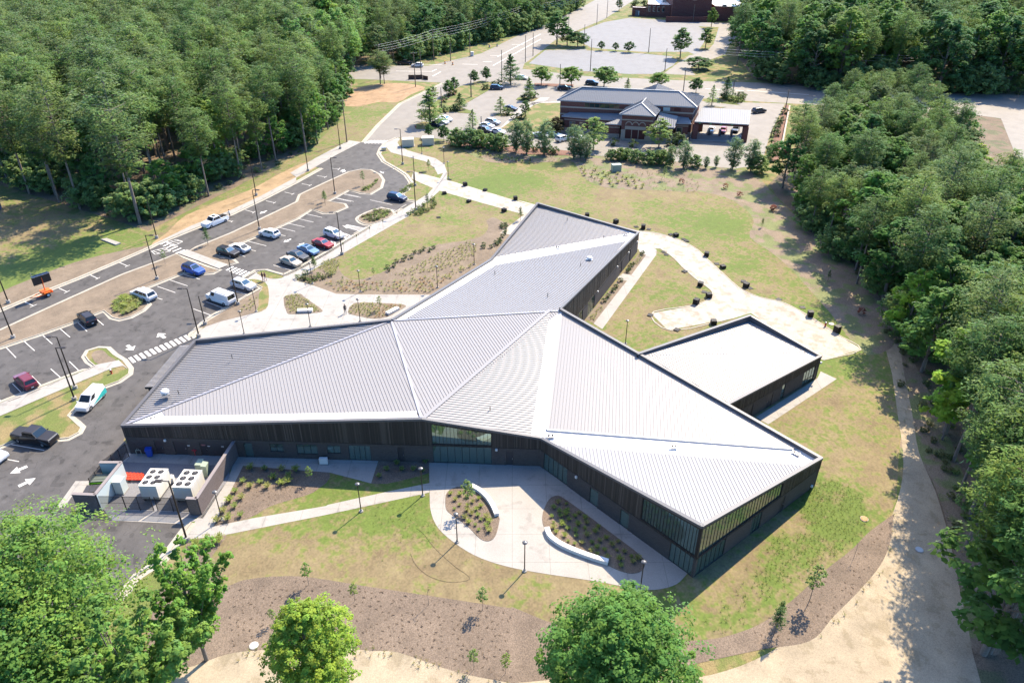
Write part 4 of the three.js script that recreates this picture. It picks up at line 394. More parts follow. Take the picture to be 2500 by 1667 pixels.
// ---------------------------------------------------------------- trees
const leafMat = (c, tr = 0.38) => new THREE.MeshPhysicalMaterial({ color: c, vertexColors: true, roughness: 1, transmission: tr, thickness: 0, specularIntensity: 0.25, side: THREE.DoubleSide });
const leafTones = [[1, 1, 1], [0.86, 0.92, 0.95], [1.14, 1.06, 0.9], [0.94, 1.04, 0.86], [1.08, 1.08, 1.1]].map((c) => leafMat(lin(...c), 0.5)), needleTones = [[1, 1, 1], [0.82, 0.9, 0.9], [1.15, 1.1, 1], [0.95, 1.02, 0.9]].map((c) => leafMat(lin(...c), 0.42));   // tree by tree, as species and age differ
M.leaf = leafTones[0]; M.needle = needleTones[0];
function rdir(r) { const z = r() * 2 - 1, a = r() * 6.28318, s = Math.sqrt(1 - z * z); return [s * Math.cos(a), z, s * Math.sin(a)]; }
class Leaves { // many small leaf-sized rhombs in one mesh
  constructor() { this.p = []; this.n = []; this.c = []; this.i = []; }
  add(x, y, z, nx, ny, nz, s, asp, r, col) {
    const l = Math.hypot(nx, ny, nz) || 1; nx /= l; ny /= l; nz /= l; const d = rdir(r); let ax = d[1] * nz - d[2] * ny, ay = d[2] * nx - d[0] * nz, az = d[0] * ny - d[1] * nx; const al = Math.hypot(ax, ay, az) || 1; ax /= al; ay /= al; az /= al;
    const bx = ny * az - nz * ay, by = nz * ax - nx * az, bz = nx * ay - ny * ax, b = s * asp, k = this.p.length / 3, f = s * 0.22;
    this.p.push(x - ax * s, y - ay * s, z - az * s, x + bx * b - nx * f, y + by * b - ny * f, z + bz * b - nz * f, x + ax * s, y + ay * s, z + az * s, x - bx * b - nx * f, y - by * b - ny * f, z - bz * b - nz * f);
    for (let q = 0; q < 4; q++) { this.n.push(nx, ny, nz); this.c.push(col[0], col[1], col[2]); }
    this.i.push(k, k + 2, k + 1, k, k + 3, k + 2);
  }
  geo() { const g = new THREE.BufferGeometry(); g.setAttribute('position', new THREE.Float32BufferAttribute(this.p, 3)); g.setAttribute('normal', new THREE.Float32BufferAttribute(this.n, 3)); g.setAttribute('color', new THREE.Float32BufferAttribute(this.c, 3)); g.setIndex(this.i); return g; }
}
// lobes: [x, y, z, rx, ry]; every lobe carries clumps, every clump carries leaves
function crown(r, lobes, { clumps = 40, leaves = 26, size = 0.26, asp = 0.6, col, vary = 0.22, hollow = 0.55, clump = 0.3, upb = 1.0 }) {
  const L = new Leaves();
  for (const [lx, ly, lz, rx, ry] of lobes) {
    const lt = 1 + (r() - 0.5) * vary;
    for (let k = 0; k < clumps; k++) {
      const d = rdir(r), q = hollow + (1 - hollow) * Math.pow(r(), 0.6), cx = lx + d[0] * rx * q, cy = ly + d[1] * ry * q, cz = lz + d[2] * rx * q, cr = rx * clump * (0.7 + 0.6 * r()), ct = lt * (1 + (r() - 0.5) * vary), hue = (r() - 0.5) * vary;
      for (let i = 0; i < leaves; i++) { const e = rdir(r), g = Math.cbrt(r()) * cr, lv = ct * (0.78 + 0.44 * r()); L.add(cx + e[0] * g, cy + e[1] * g * 0.7, cz + e[2] * g, d[0] * 0.5 + e[0] * 0.6 + (r() - 0.5) * 0.9, d[1] * 0.4 + upb + e[1] * 0.5 + (r() - 0.5) * 0.6, d[2] * 0.5 + e[2] * 0.6 + (r() - 0.5) * 0.9, size * (0.7 + 0.6 * r()), asp, r, [col[0] * lv * (1 + hue), col[1] * lv, col[2] * lv * (1 - hue)]); }
    }
  }
  return L.geo();
}
function limbGeo(r, h, rad, limbs, lean = 0.02) { // tapered trunk with limbs; limbs: [[startHeight, x, y, z, radius]...]
  const g = []; const pts = []; const n = 6; for (let i = 0; i <= n; i++) pts.push(V3((r() - 0.5) * lean * h * (i / n), h * i / n, (r() - 0.5) * lean * h * (i / n)));
  for (let i = 0; i < n; i++) g.push(bar(pts[i].toArray(), pts[i + 1].toArray(), rad * (1 - 0.8 * i / n), 7, rad * (1 - 0.8 * (i + 1) / n)));
  for (const [s, x, y, z, rr] of limbs) { const k = clamp(s / h) * n, i = Math.min(n - 1, Math.floor(k)), a = pts[i].clone().lerp(pts[i + 1], k - i); g.push(bar(a.toArray(), [x, y, z], rr, 5, rr * 0.4)); }
  return merge(g);
}
const GREEN = { pine: [0.09, 0.165, 0.04], pineB: [0.125, 0.205, 0.045], oak: [0.075, 0.175, 0.04], lime: [0.23, 0.35, 0.045], mid: [0.105, 0.22, 0.042], grey: [0.12, 0.185, 0.055], dark: [0.05, 0.095, 0.032], maple: [0.155, 0.275, 0.05], brown: [0.2, 0.12, 0.07] };
function pineProto(seed, H = 22, col = GREEN.pine, full = 0.5, rad = 2.7, dens = 1) {
  const r = rng(seed), lobes = [], limbs = []; const nW = 15;
  for (let i = 0; i < nW; i++) { const t = i / (nW - 1), y = H * (1 - full + full * t * 0.97), R = rad * (0.3 + 0.75 * Math.sin(Math.PI * (0.22 + 0.74 * (1 - t)))) ; const m = t > 0.92 ? 1 : 3; for (let k = 0; k < m; k++) { const a = i * 2.4 + k * 2.1 + r(), q = t > 0.92 ? 0 : R * (0.45 + 0.35 * r()); const x = Math.cos(a) * q, z = Math.sin(a) * q; lobes.push([x, y + (r() - 0.5) * 0.5, z, R * 0.5 + 0.25, 0.75 + 0.3 * r()]); limbs.push([y - 0.6, x * 0.9, y, z * 0.9, 0.06]); } }
  for (let i = 0; i < 5; i++) { const y = H * (0.3 + 0.2 * r()), a = r() * 6.28; limbs.push([y, Math.cos(a) * 1.2, y + 0.2, Math.sin(a) * 1.2, 0.035]); }
  return { trunk: limbGeo(r, H * 0.97, 0.17, limbs, 0.012), crown: crown(r, lobes, { clumps: Math.round(9 * dens), leaves: 15, size: 0.2, asp: 0.34, col, vary: 0.3, hollow: 0.3, clump: 0.42, upb: 1.0 }), H };
}
function broadProto(seed, H = 14, R = 4, col = GREEN.oak, o = {}) {
  const r = rng(seed), lobes = [], limbs = [], n = o.lobes ?? 13, y0 = H * (o.bare ?? 0.22);
  for (let i = 0; i < n; i++) { const t = (i + 0.5) / n, y = lerp(y0 + R * 0.25, H - R * 0.28, t), w = Math.sin(Math.PI * (0.16 + 0.78 * Math.pow(t, o.shape ?? 0.85))), a = i * 2.4 + r(), q = R * w * (0.5 + 0.25 * r()) * (t > 0.93 ? 0.25 : 1), rr = R * (0.36 + 0.16 * r()) * (0.55 + 0.5 * w); const x = Math.cos(a) * q, z = Math.sin(a) * q; lobes.push([x, y, z, rr, rr * (o.flat ?? 0.85)]); limbs.push([Math.max(H * 0.15, y - R * 0.7), x * 0.85, y, z * 0.85, 0.012 * H * 0.5]); }
  return { trunk: limbGeo(r, H * 0.85, o.trunk ?? 0.016 * H, limbs, 0.03), crown: crown(r, lobes, { clumps: o.clumps ?? 17, leaves: o.leaves ?? 17, size: o.size ?? 0.25, asp: 0.6, col, vary: o.vary ?? 0.26, hollow: 0.5, clump: o.clump ?? 0.34 }), H };
}
function conProto(seed, H, R, col, o = {}) { // conical tree, feathered tiers
  const r = rng(seed), lobes = [], limbs = [], n = o.n ?? 20; for (let i = 0; i < n; i++) { const t = i / (n - 1), y = lerp(H * (o.bare ?? 0.14), H * 0.97, t), w = R * Math.pow(1 - t, 0.8) + 0.12, a = i * 2.4, q = w * 0.5; lobes.push([Math.cos(a) * q, y, Math.sin(a) * q, w * 0.6 + 0.1, 0.5]); limbs.push([y - 0.2, Math.cos(a) * q * 1.5, y, Math.sin(a) * q * 1.5, 0.03]); }
  return { trunk: limbGeo(r, H * 0.96, 0.016 * H, limbs, 0.01), crown: crown(r, lobes, { clumps: o.clumps ?? 12, leaves: 12, size: o.size ?? 0.17, asp: 0.45, col, vary: 0.3, hollow: 0.25, clump: 0.4 }), H };
}
function treeThing(name, proto, mat, label, group, x, z, h, turn, wide = 1) { const s = h / proto.H, t = thing(name, label, 'tree', [x, 0, z], turn, group); t.scale.set(s * wide, s, s * wide); part('trunk', proto.trunk, M.bark, t); part('crown', proto.crown, mat, t); return t; }
const pines = [pineProto(11, 22, GREEN.pine, 0.5, 2.8), pineProto(12, 22, GREEN.pineB, 0.55, 3.1), pineProto(13, 22, GREEN.pine, 0.42, 2.6), pineProto(14, 22, GREEN.grey, 0.6, 3.0), pineProto(15, 22, GREEN.pineB, 0.5, 2.5)];
const broads = [broadProto(21, 14, 4, GREEN.oak), broadProto(22, 14, 4.4, GREEN.mid), broadProto(23, 14, 3.6, GREEN.oak), broadProto(24, 14, 4.2, GREEN.grey), broadProto(25, 14, 3.8, GREEN.mid, { bare: 0.15 })], limes = [broadProto(26, 14, 3.2, GREEN.lime, { bare: 0.15 }), broadProto(27, 14, 3.6, GREEN.maple)], deads = [broadProto(28, 12, 2.2, GREEN.brown, { clumps: 8, leaves: 8 })];
function scatter(poly, gap, seed, limit, zMin = -1e9) { const r = rng(seed), xs = poly.map((p) => p[0]), zs = poly.map((p) => p[1]), x0 = Math.min(...xs), x1 = Math.max(...xs), z0 = Math.max(-480, Math.min(...zs)), z1 = Math.max(...zs), cell = new Map(), out = []; const n = (x1 - x0) * (z1 - z0) / (gap * gap) * 4; for (let i = 0; i < n; i++) { const x = x0 + r() * (x1 - x0), z = z0 + r() * (z1 - z0); if (!inside(poly, x, z)) continue; const cx = Math.floor(x / gap), cz = Math.floor(z / gap); let ok = true; for (let a = -1; a <= 1 && ok; a++) for (let b = -1; b <= 1 && ok; b++) for (const q of cell.get((cx + a) + ',' + (cz + b)) ?? []) if (Math.hypot(q[0] - x, q[1] - z) < gap) { ok = false; break; } if (!ok) continue; const k = cx + ',' + cz; if (!cell.has(k)) cell.set(k, []); cell.get(k).push([x, z]); out.push([x, z]); } return out; }
// what the lens sees of a treetop: used only to leave out trees that stand wholly outside the photograph
const seen = (x, z, h) => { const d = (61.5 - h * 0.7) * 0.5203 - z * 0.854; if (d < 10) return false; const u = x / d / 0.6795, v = ((h - 61.5) * 0.854 - z * 0.5203) / d / 0.453, v0 = (-61.5 * 0.854 - z * 0.5203) / d / 0.453; return Math.abs(u) < 1.12 && v > -1.15 && v0 < 1.12; };
const farTrees = [];
function wood(poly, gap, seed, pick, zFar) {
  const r = rng(seed + 1); let pts = scatter(poly, gap, seed).sort((a, b) => b[1] - a[1]); const front = [];
  for (const [x, z] of pts) { const [kind, h, wide] = pick(r, x, z, edgeDist(poly, x, z)); if (!seen(x, z, h)) { if (!(z > -160 && x > 20)) continue; if (!seen(x - 8, z + 8, 1)) continue; } if (z < zFar) farTrees.push([kind, x, z, h, wide, r() * 6.28]); else front.push([kind, x, z, h, wide, r() * 6.28]); }
  return front;
}
const place = (list, names) => { for (const [kind, x, z, h, wide, t] of list) { const [proto, key] = kind, [name, label, group] = names[key]; treeThing(name, proto, key === 'pine' ? needleTones[Math.floor(t * 7) % 4] : leafTones[Math.floor(t * 7) % 5], label, group, x, z, h, t, wide); } };
const pickOf = (r, a) => a[Math.floor(r() * a.length)];
const woodLeft = [[-155.23,-159.68],[-120.57,-170.35],[-99.79,-159.68],[-76.3,-145.36],[-73.72,-148.39],[-72.55,-157.05],[-66.5,-168.01],[-61.87,-180.27],[-55.34,-193.35],[-52.29,-205.65],[-53.93,-245.74],[-60.12,-286.61],[-62.9,-336.42],[-70.02,-391.33],[-83.32,-465.15],[-101.88,-596.03],[-211.27,-596.03],[-461.29,-596.03],[-317.8,-272.83]];
const skirts = [broadProto(31, 9, 3, GREEN.oak, { bare: 0.03, clumps: 15 }), broadProto(32, 9, 3.2, GREEN.mid, { bare: 0.03, clumps: 15 })];
const leftTrees = wood(woodLeft, 5.2, 101, (r, x, z, e) => { const q = r(), lm = q > 0.87; if (e < 11 && r() < 0.5) return [[pickOf(r, skirts), 'broad'], 6 + 6 * r(), 1.1]; return q < 0.74 || (e < 9 && q < 0.82) ? [[pickOf(r, pines), 'pine'], (x < -70 ? 22 : 18) + 8 * r(), 1.1 + 0.5 * r()] : lm ? [[pickOf(r, limes), 'lime'], 17 + 5 * r(), 1.0] : q > 0.866 ? [[deads[0], 'dead'], 15, 0.9] : [[pickOf(r, broads), 'broad'], 12 + 9 * r(), 1]; }, -262);
place(leftTrees, { pine: ['pine_tree', 'tall bare-stemmed pine in the dense wood beyond the car park', 'pines of the wood beyond the car park'], broad: ['broadleaf_tree', 'dark green leafy tree among the pines beyond the car park', 'leafy trees of the wood beyond the car park'], lime: ['bright_leaf_tree', 'bright yellow-green tree showing among the dark pines', 'bright trees among the pines'], dead: ['brown_tree', 'dry brown crown among the green pines', 'dry trees among the pines'] });
const woodNorth = [[-55.84,-309.74],[-47.32,-316.47],[-38.65,-325.27],[-32.63,-338.34],[-22.07,-348.27],[-5.27,-373.23],[11.7,-401.65],[27.33,-448.42],[67.09,-569.68],[100.55,-872.46],[-213.68,-872.46],[-73.23,-404.31]];
place(wood(woodNorth, 6, 111, (r) => { const q = r(); return q < 0.3 ? [[pickOf(r, pines), 'pine'], 15 + 6 * r(), 1.2] : [[q > 0.93 ? limes[1] : pickOf(r, broads), 'broad'], 11 + 8 * r(), 1.3]; }, -330), { pine: ['pine_tree', 'pine in the wood behind the street power lines', 'pines behind the power lines'], broad: ['broadleaf_tree', 'leafy tree in the wood behind the street power lines', 'leafy trees behind the power lines'] });
const woodEast = [[88.39,-309.74],[88.99,-282.35],[96.76,-276.84],[107.09,-270.87],[127.48,-265.12],[151.6,-262.63],[182.67,-260.18],[261.04,-309.74],[487.34,-656.25],[326.49,-656.25],[206.83,-404.31],[183.62,-367.54],[171.86,-356.6],[299.11,-656.25],[199.87,-656.25],[126.2,-432.77]];
place(wood(woodEast, 7, 121, (r) => { const q = r(); return q < 0.22 ? [[pickOf(r, pines), 'pine'], 20 + 7 * r(), 1.3] : [[q > 0.9 ? limes[1] : pickOf(r, broads), 'broad'], 18 + 9 * r(), 1.3]; }, -318), { pine: ['pine_tree', 'tall pine in the dark wood across the street', 'pines of the wood across the street'], broad: ['broadleaf_tree', 'tall dark leafy tree in the wood across the street', 'leafy trees of the wood across the street'] });
const woodRight = [[98.6,-236.7],[83.24,-205.65],[68.64,-180.27],[61.8,-166.57],[61.13,-152],[61.05,-138.31],[61.22,-122.87],[61.88,-107.72],[59.49,-95.18],[56.93,-84.13],[54.35,-73.93],[51.3,-64.58],[47.64,-55.48],[44.54,-47.38],[41.02,-38.54],[47.19,-34.78],[84.43,-61.81],[110.81,-109.92],[108.3,-128.33],[108.33,-149.58],[109.36,-165.15],[113.06,-185.25],[122.09,-214.03],[118.23,-233.64]];
const rightTrees = wood(woodRight, 5, 131, (r, x, z, e) => { const q = r(), near = z > -90; return q < (near ? 0.5 : 0.34) ? [[pickOf(r, pines), 'pine'], (z > -135 ? 16 : 13) + 5 * r(), 1.5] : [[q > 0.9 ? pickOf(r, limes) : pickOf(r, broads), 'broad'], (z > -135 ? 3 : 0) + (e < 6 ? 9 : 11) + 5 * r(), 1.3]; }, -1e9);
place(rightTrees, { pine: ['pine_tree', 'pine in the wood along the sandy track', 'pines along the sandy track'], broad: ['broadleaf_tree', 'rounded leafy tree in the wood along the sandy track', 'leafy trees along the sandy track'] });
{ // a stand of tall leafy trees at the right end of the pine wood, and tall pines leaning over the sandy track
  const big = [broadProto(33, 22, 6, [0.19, 0.33, 0.06], { bare: 0.12, lobes: 22, size: 0.3 }), broadProto(34, 22, 6.4, [0.15, 0.28, 0.06], { bare: 0.1, lobes: 22, size: 0.3 }), broadProto(35, 22, 4.6, GREEN.lime, { bare: 0.12, lobes: 18, size: 0.28 })];
  [[-72.5,-236.7],[-68.57,-248.52],[-66.91,-263.25],[-65.85,-279.57],[-62.83,-292.47],[-63.03,-309.74],[-63.98,-328.91],[-72.99,-318.2],[-76.96,-290.25],[-78.03,-263.25],[-79.7,-243.02],[-91.39,-263.25],[-90.91,-293.97],[-87.4,-327.08],[-82.67,-351.36]].forEach((p, i) => treeThing('tall_leafy_tree', big[[0, 1, 0, 1, 1, 0, 1, 0, 2, 0, 1, 2, 0, 1, 0][i]], leafTones[i % 5], `tall leafy tree at the street end of the pine wood, ${ORD[i]} of the stand`, 'tall leafy trees at the end of the pine wood', p[0], p[1], 22 + (i * 5 % 6), i, 1.1));
  [[55.62,-76.54],[54.89,-72.25],[52.91,-66.77],[51.73,-62.49],[49.03,-57.91],[48.18,-54.32],[45.8,-50.45],[45.72,-47.88],[50.58,-53.74],[53.11,-59.18],[55.46,-65.3],[44.7,-44.98],[48.17,-47.88],[58.13,-72.25],[60.7,-79.27],[55.61,-58.54],[59.77,-67.52]].forEach((p, i) => treeThing('leaning_pine', pines[[0, 2, 2, 3, 0, 2, 1, 2, 4, 3, 1, 2, 0, 4, 1, 2, 0][i]], needleTones[i % 4], `tall slender pine at the edge of the sandy track, ${ORD[i]} of the row`, 'tall pines beside the sandy track', p[0], p[1], 17 + (i * 3 % 5), i, 1.35));
}
{ // the woods farther back read as one mass
  const g = new THREE.Group(); g.name = 'distant_wood'; g.userData = { kind: 'stuff', label: 'far canopy of pines and leafy trees at the top edge', category: 'wood' }; scene.add(g);
  const by = new Map(); for (const t of farTrees) { const k = t[0][0]; if (!by.has(k)) by.set(k, []); by.get(k).push(t); }
  const m4 = new THREE.Matrix4(), q4 = new THREE.Quaternion();
  for (const [proto, list] of by) for (const [nm, geo, mat] of [['trunk', proto.trunk, M.bark], ['crown', proto.crown, pines.includes(proto) ? M.needle : M.leaf]]) { const im = new THREE.InstancedMesh(geo, mat, list.length); im.name = nm; list.forEach(([, x, z, h, w, t], i) => { const s = h / proto.H; im.setMatrixAt(i, m4.compose(V3(x, 0, z), q4.setFromAxisAngle(V3(0, 1, 0), t), V3(s * w, s, s * w))); }); shade(im); g.add(im); }
}
console.log('woods', leftTrees.length, rightTrees.length, farTrees.length);
function plumeProto(seed, H, R, col, stems = 11) { // several upright leaders, each feathered with small sprays
  const r = rng(seed), lobes = [], limbs = []; for (let s = 0; s < stems; s++) { const a = s * 2.4 + r(), q = R * Math.sqrt((s + 0.3) / stems), top = H * (0.98 - 0.38 * (q / R) * (0.7 + 0.5 * r())), y0 = H * (0.16 + 0.12 * r()); const n = 9; for (let i = 0; i < n; i++) { const t = i / (n - 1), y = lerp(y0 + 0.8, top, t), k = Math.pow(t, 0.7), x = Math.cos(a) * q * k + (r() - 0.5) * 0.7, z = Math.sin(a) * q * k + (r() - 0.5) * 0.7, w = (0.42 + 0.55 * (1 - t)) * (0.75 + 0.5 * r()); lobes.push([x, y, z, w, w * 0.95]); if (i % 2) limbs.push([y0 + i * 0.1, x, y, z, 0.035]); } limbs.push([y0, Math.cos(a) * q * 0.9, top * 0.9, Math.sin(a) * q * 0.9, 0.07]); }
  return { trunk: limbGeo(r, H * 0.7, 0.17, limbs, 0.03), crown: crown(r, lobes, { clumps: 13, leaves: 15, size: 0.115, asp: 0.6, col, vary: 0.34, hollow: 0.35, clump: 0.36 }), H };
}
// three trees close to the camera at the foot of the picture
function bigProto(seed, H, R, col, o = {}) { return broadProto(seed, H, R, col, { lobes: o.lobes ?? 26, clumps: o.clumps ?? 44, leaves: o.leaves ?? 26, size: o.size ?? 0.115, clump: 0.2, flat: 1.05, vary: 0.3, bare: o.bare ?? 0.2, shape: o.shape ?? 0.85, trunk: 0.2 }); }
treeThing('broadleaf_tree', bigProto(41, 15, 7, GREEN.maple, { lobes: 46, clumps: 30 }), M.leaf, 'large bright green tree in the lower left corner', null, ...[-40.7,-42.61], 19, 0.4);
treeThing('broadleaf_tree', plumeProto(42, 13, 3.6, GREEN.maple), leafTones[3], 'loose upright tree beside the corner of the asphalt yard', null, ...[-28.31,-44.24], 16, 1.4);
treeThing('broadleaf_tree', bigProto(43, 12, 3.2, GREEN.lime, { lobes: 32, clumps: 44, size: 0.09 }), M.leaf, 'yellow-green young tree in front of the mulch slope', null, ...[-16.64,-39.36], 13.5, 2.2, 1.1);
treeThing('broadleaf_tree', bigProto(44, 12, 5.4, GREEN.mid, { lobes: 50, clumps: 32, size: 0.12, shape: 0.8, bare: 0.12 }), leafTones[4], 'broad round green tree at the bottom middle', null, ...[8.65,-38.65], 14, 0.9, 1.1);
treeThing('broadleaf_tree', plumeProto(46, 12, 4.2, GREEN.maple, 15), leafTones[0], 'leafy tree filling the bottom left edge', null, ...[-30.32,-36.78], 17, 2.9, 1.05);
treeThing('broadleaf_tree', bigProto(47, 12, 5.6, GREEN.mid), M.leaf, 'bushy tree cut off by the bottom left edge', null, ...[-41.28,-36.78], 17, 1.9, 1.1);


// ---------------------------------------------------------------- vehicles
const paintMat = (r, g, b) => new THREE.MeshPhysicalMaterial({ color: lin(r, g, b), roughness: 0.4, specularIntensity: 0.5, clearcoat: 0.6, clearcoatRoughness: 0.06 });
const PAINT = { white: paintMat(0.62, 0.62, 0.61), black: paintMat(0.008, 0.008, 0.01), red: paintMat(0.26, 0.012, 0.02), maroon: paintMat(0.12, 0.008, 0.022), blue: paintMat(0.012, 0.07, 0.3), sky: paintMat(0.1, 0.2, 0.36), grey: paintMat(0.07, 0.08, 0.09), beige: paintMat(0.38, 0.33, 0.26), silver: paintMat(0.36, 0.39, 0.42), navy: paintMat(0.012, 0.025, 0.06), teal: paintMat(0.02, 0.38, 0.36), gunmetal: paintMat(0.045, 0.05, 0.055) };
M.carglass = new THREE.MeshPhysicalMaterial({ color: lin(0.012, 0.016, 0.017), roughness: 0.05, ior: 1.6 }); M.headlight = std({ color: lin(0.6, 0.6, 0.58), roughness: 0.15 }); M.taillight = std({ color: lin(0.3, 0.01, 0.01), roughness: 0.25 }); M.trim = std({ color: lin(0.02, 0.02, 0.02), roughness: 0.7 }); M.plate = std({ color: lin(0.6, 0.6, 0.58), roughness: 0.5 });
const wheelGeo = { tyre: new THREE.LatheGeometry([[0.2, -0.1], [0.31, -0.11], [0.335, -0.07], [0.34, 0], [0.335, 0.07], [0.31, 0.11], [0.2, 0.1]].map(([a, b]) => new THREE.Vector2(a, b)), 20).rotateX(Math.PI / 2), rim: mergeGeometries([new THREE.CylinderGeometry(0.21, 0.21, 0.15, 16).rotateX(Math.PI / 2), ...[0, 1, 2, 3, 4].map((i) => new THREE.BoxGeometry(0.05, 0.2, 0.2).translate(0, 0.1, 0).rotateZ(i * 1.2566))].map((g) => g.toNonIndexed())) };
// side outlines: L length, W width, H height, hood/belt heights, cabin stations along x (rear negative): rear base, rear top, front top, front base
const KINDS = {
  sedan: { L: 4.75, W: 1.82, H: 1.45, belt: 0.95, hood: 0.86, tail: 0.98, cab: [-1.75, -1.0, 0.25, 1.12], wb: 2.75 },
  fast: { L: 4.8, W: 1.86, H: 1.44, belt: 0.95, hood: 0.84, tail: 1.0, cab: [-2.0, -0.85, 0.2, 1.25], wb: 2.85 },
  suv: { L: 4.65, W: 1.88, H: 1.68, belt: 1.08, hood: 1.0, tail: 1.08, cab: [-2.2, -1.85, 0.3, 1.15], wb: 2.7, rear: true },
  wagon: { L: 4.8, W: 1.86, H: 1.6, belt: 1.02, hood: 0.94, tail: 1.03, cab: [-2.3, -1.75, 0.3, 1.2], wb: 2.75, rear: true },
  minivan: { L: 5.2, W: 1.98, H: 1.75, belt: 1.05, hood: 0.98, tail: 1.05, cab: [-2.5, -2.15, 0.6, 1.7], wb: 3.0, rear: true },
  smallvan: { L: 4.75, W: 1.85, H: 1.86, belt: 1.1, hood: 1.02, tail: 1.1, cab: [-2.3, -2.2, 0.55, 1.45], wb: 3.05, rear: true, blind: true },
  van: { L: 5.7, W: 2.0, H: 2.1, belt: 1.15, hood: 1.12, tail: 1.15, cab: [-2.8, -2.7, 1.15, 1.75], wb: 3.43, rear: true, blind: true },
  pickup: { L: 5.9, W: 2.03, H: 1.92, belt: 1.2, hood: 1.18, tail: 1.12, cab: [-0.95, -0.75, 0.75, 1.35], wb: 3.7, bed: true },
};
function carGeo(k) {
  const c = KINDS[k], h = c.L / 2, ax = c.wb / 2, sh = 0.28, ar = 0.39, s = new THREE.Shape(), [rb, rt, ft, fb] = c.cab;
  s.moveTo(-h + 0.05, sh + 0.08); s.lineTo(-ax - ar, sh); s.absarc(-ax, 0.33, ar, Math.PI, 0, true); s.lineTo(ax - ar, sh); s.absarc(ax, 0.33, ar, Math.PI, 0, true); s.lineTo(h - 0.08, sh + 0.05); s.lineTo(h, 0.5); s.lineTo(h - 0.05, c.hood * 0.82); s.quadraticCurveTo(h - 0.12, c.hood * 0.93, h - 0.5, c.hood * 0.96); s.lineTo(fb, c.belt); s.lineTo(rb, c.belt); if (!c.rear) s.lineTo(-h + 0.25, c.tail); s.quadraticCurveTo(-h, c.tail - 0.05, -h, c.tail * 0.7); s.closePath();
  const bev = 0.1, body = new THREE.ExtrudeGeometry(s, { depth: c.W - 2 * bev, bevelEnabled: true, bevelThickness: bev, bevelSize: 0.05, bevelSegments: 2, curveSegments: 5 }); body.translate(0, 0, -(c.W - 2 * bev) / 2);
  { const p = body.attributes.position; for (let i = 0; i < p.count; i++) { const x = p.getX(i), y = p.getY(i), e = Math.max(0, Math.abs(x) - h * 0.72) / (h * 0.28); p.setZ(i, p.getZ(i) * (1 - 0.14 * e * e) * (1 - 0.05 * clamp((y - 0.75) / 0.5))); } body.computeVertexNormals(); }
  const wb = c.W / 2 - 0.07, wt = c.W / 2 - (c.H > 1.75 ? 0.16 : 0.26), yb = c.belt - 0.02, yt = c.H - 0.05, quad = (a, b, d, e) => quadGeo([a, b, d, e]);
  // painted pillars and roof: a thin tapered shell; glass sits proud of it
  const top = [[rt, yt, -wt], [ft, yt, -wt], [ft, yt, wt], [rt, yt, wt]], bot = [[rb, yb, -wb], [fb, yb, -wb], [fb, yb, wb], [rb, yb, wb]]; const cabin = hexa(top, bot);
  const crown2 = hexa([[rt + 0.12, c.H, -wt + 0.14], [ft - 0.14, c.H, -wt + 0.14], [ft - 0.14, c.H, wt - 0.14], [rt + 0.12, c.H, wt - 0.14]], top.map((p) => p.slice()));
  const out = { body: merge([body, cabin, crown2]), panes: [] };
  const L3 = (a, b, t) => mid3(a, b, t), pane = (name, P, m0, m1, v0, v1, off) => { const [a, b, cc, d] = P, g = (u, v) => L3(L3(a, b, u), L3(d, cc, u), v); const q = [g(m0, v0), g(m1, v0), g(m1, v1), g(m0, v1)], n = V3(...q[1]).sub(V3(...q[0])).cross(V3(...q[3]).sub(V3(...q[0]))).normalize(), m = V3(...q[0]).add(V3(...q[2])).multiplyScalar(0.5); if (n.dot(V3(m.x - (rb + fb) / 2, m.y - yb + 0.4, m.z)) < 0) n.negate(); const e = n.multiplyScalar(0.012), q2 = q.map((p) => [p[0] + e.x, p[1] + e.y, p[2] + e.z]); const nn = V3(...q2[1]).sub(V3(...q2[0])).cross(V3(...q2[2]).sub(V3(...q2[0]))); out.panes.push([name, quadGeo(nn.dot(e) < 0 ? q2.slice().reverse() : q2)]); };
  pane('windscreen', [bot[1], bot[2], top[2], top[1]], 0.06, 0.94, 0.08, 0.95); pane('rear_window', [bot[3], bot[0], top[0], top[3]], 0.08, 0.92, 0.12, 0.92);
  for (const [A, B, C, D] of [[bot[0], bot[1], top[1], top[0]], [bot[3], bot[2], top[2], top[3]]]) { if (c.blind) pane('side_window', [A, B, C, D], c.L > 5 ? 0.76 : 0.68, 0.94, 0.12, 0.88); else { pane('side_window', [A, B, C, D], 0.08, 0.33, 0.16, 0.9); pane('side_window', [A, B, C, D], 0.35, 0.62, 0.14, 0.9); pane('side_window', [A, B, C, D], 0.65, 0.93, 0.12, 0.9); } }
  const W2 = c.W / 2; out.lights = [['headlight', box(0.1, 0.13, 0.4, h - 0.05, c.hood * 0.74, -W2 * 0.62)], ['headlight', box(0.1, 0.13, 0.4, h - 0.05, c.hood * 0.74, W2 * 0.62)], ['taillight', box(0.06, c.rear ? 0.34 : 0.16, 0.3, -h + (c.rear ? 0.05 : 0.06), c.tail * 0.86, -W2 * 0.66)], ['taillight', box(0.06, c.rear ? 0.34 : 0.16, 0.3, -h + (c.rear ? 0.05 : 0.06), c.tail * 0.86, W2 * 0.66)]];
  out.trim = merge([box(0.08, 0.22, c.W * 0.62, h - 0.02, 0.52, 0), box(0.08, 0.16, c.W * 0.8, -h + 0.01, 0.45, 0), box(c.L * 0.5, 0.1, c.W - 0.1, 0, 0.26, 0)]); out.plate = box(0.03, 0.14, 0.32, -h - 0.03, 0.62, 0); out.mirrors = [-1, 1].map((q) => rbox(0.14, 0.14, 0.2, 0.04, fb - 0.12, c.belt + 0.06, q * (W2 + 0.07)));
  if (c.bed) out.bed = merge([box(1.75, 0.02, c.W - 0.36, -1.98, c.belt + 0.02, 0)]);
  return out;
}
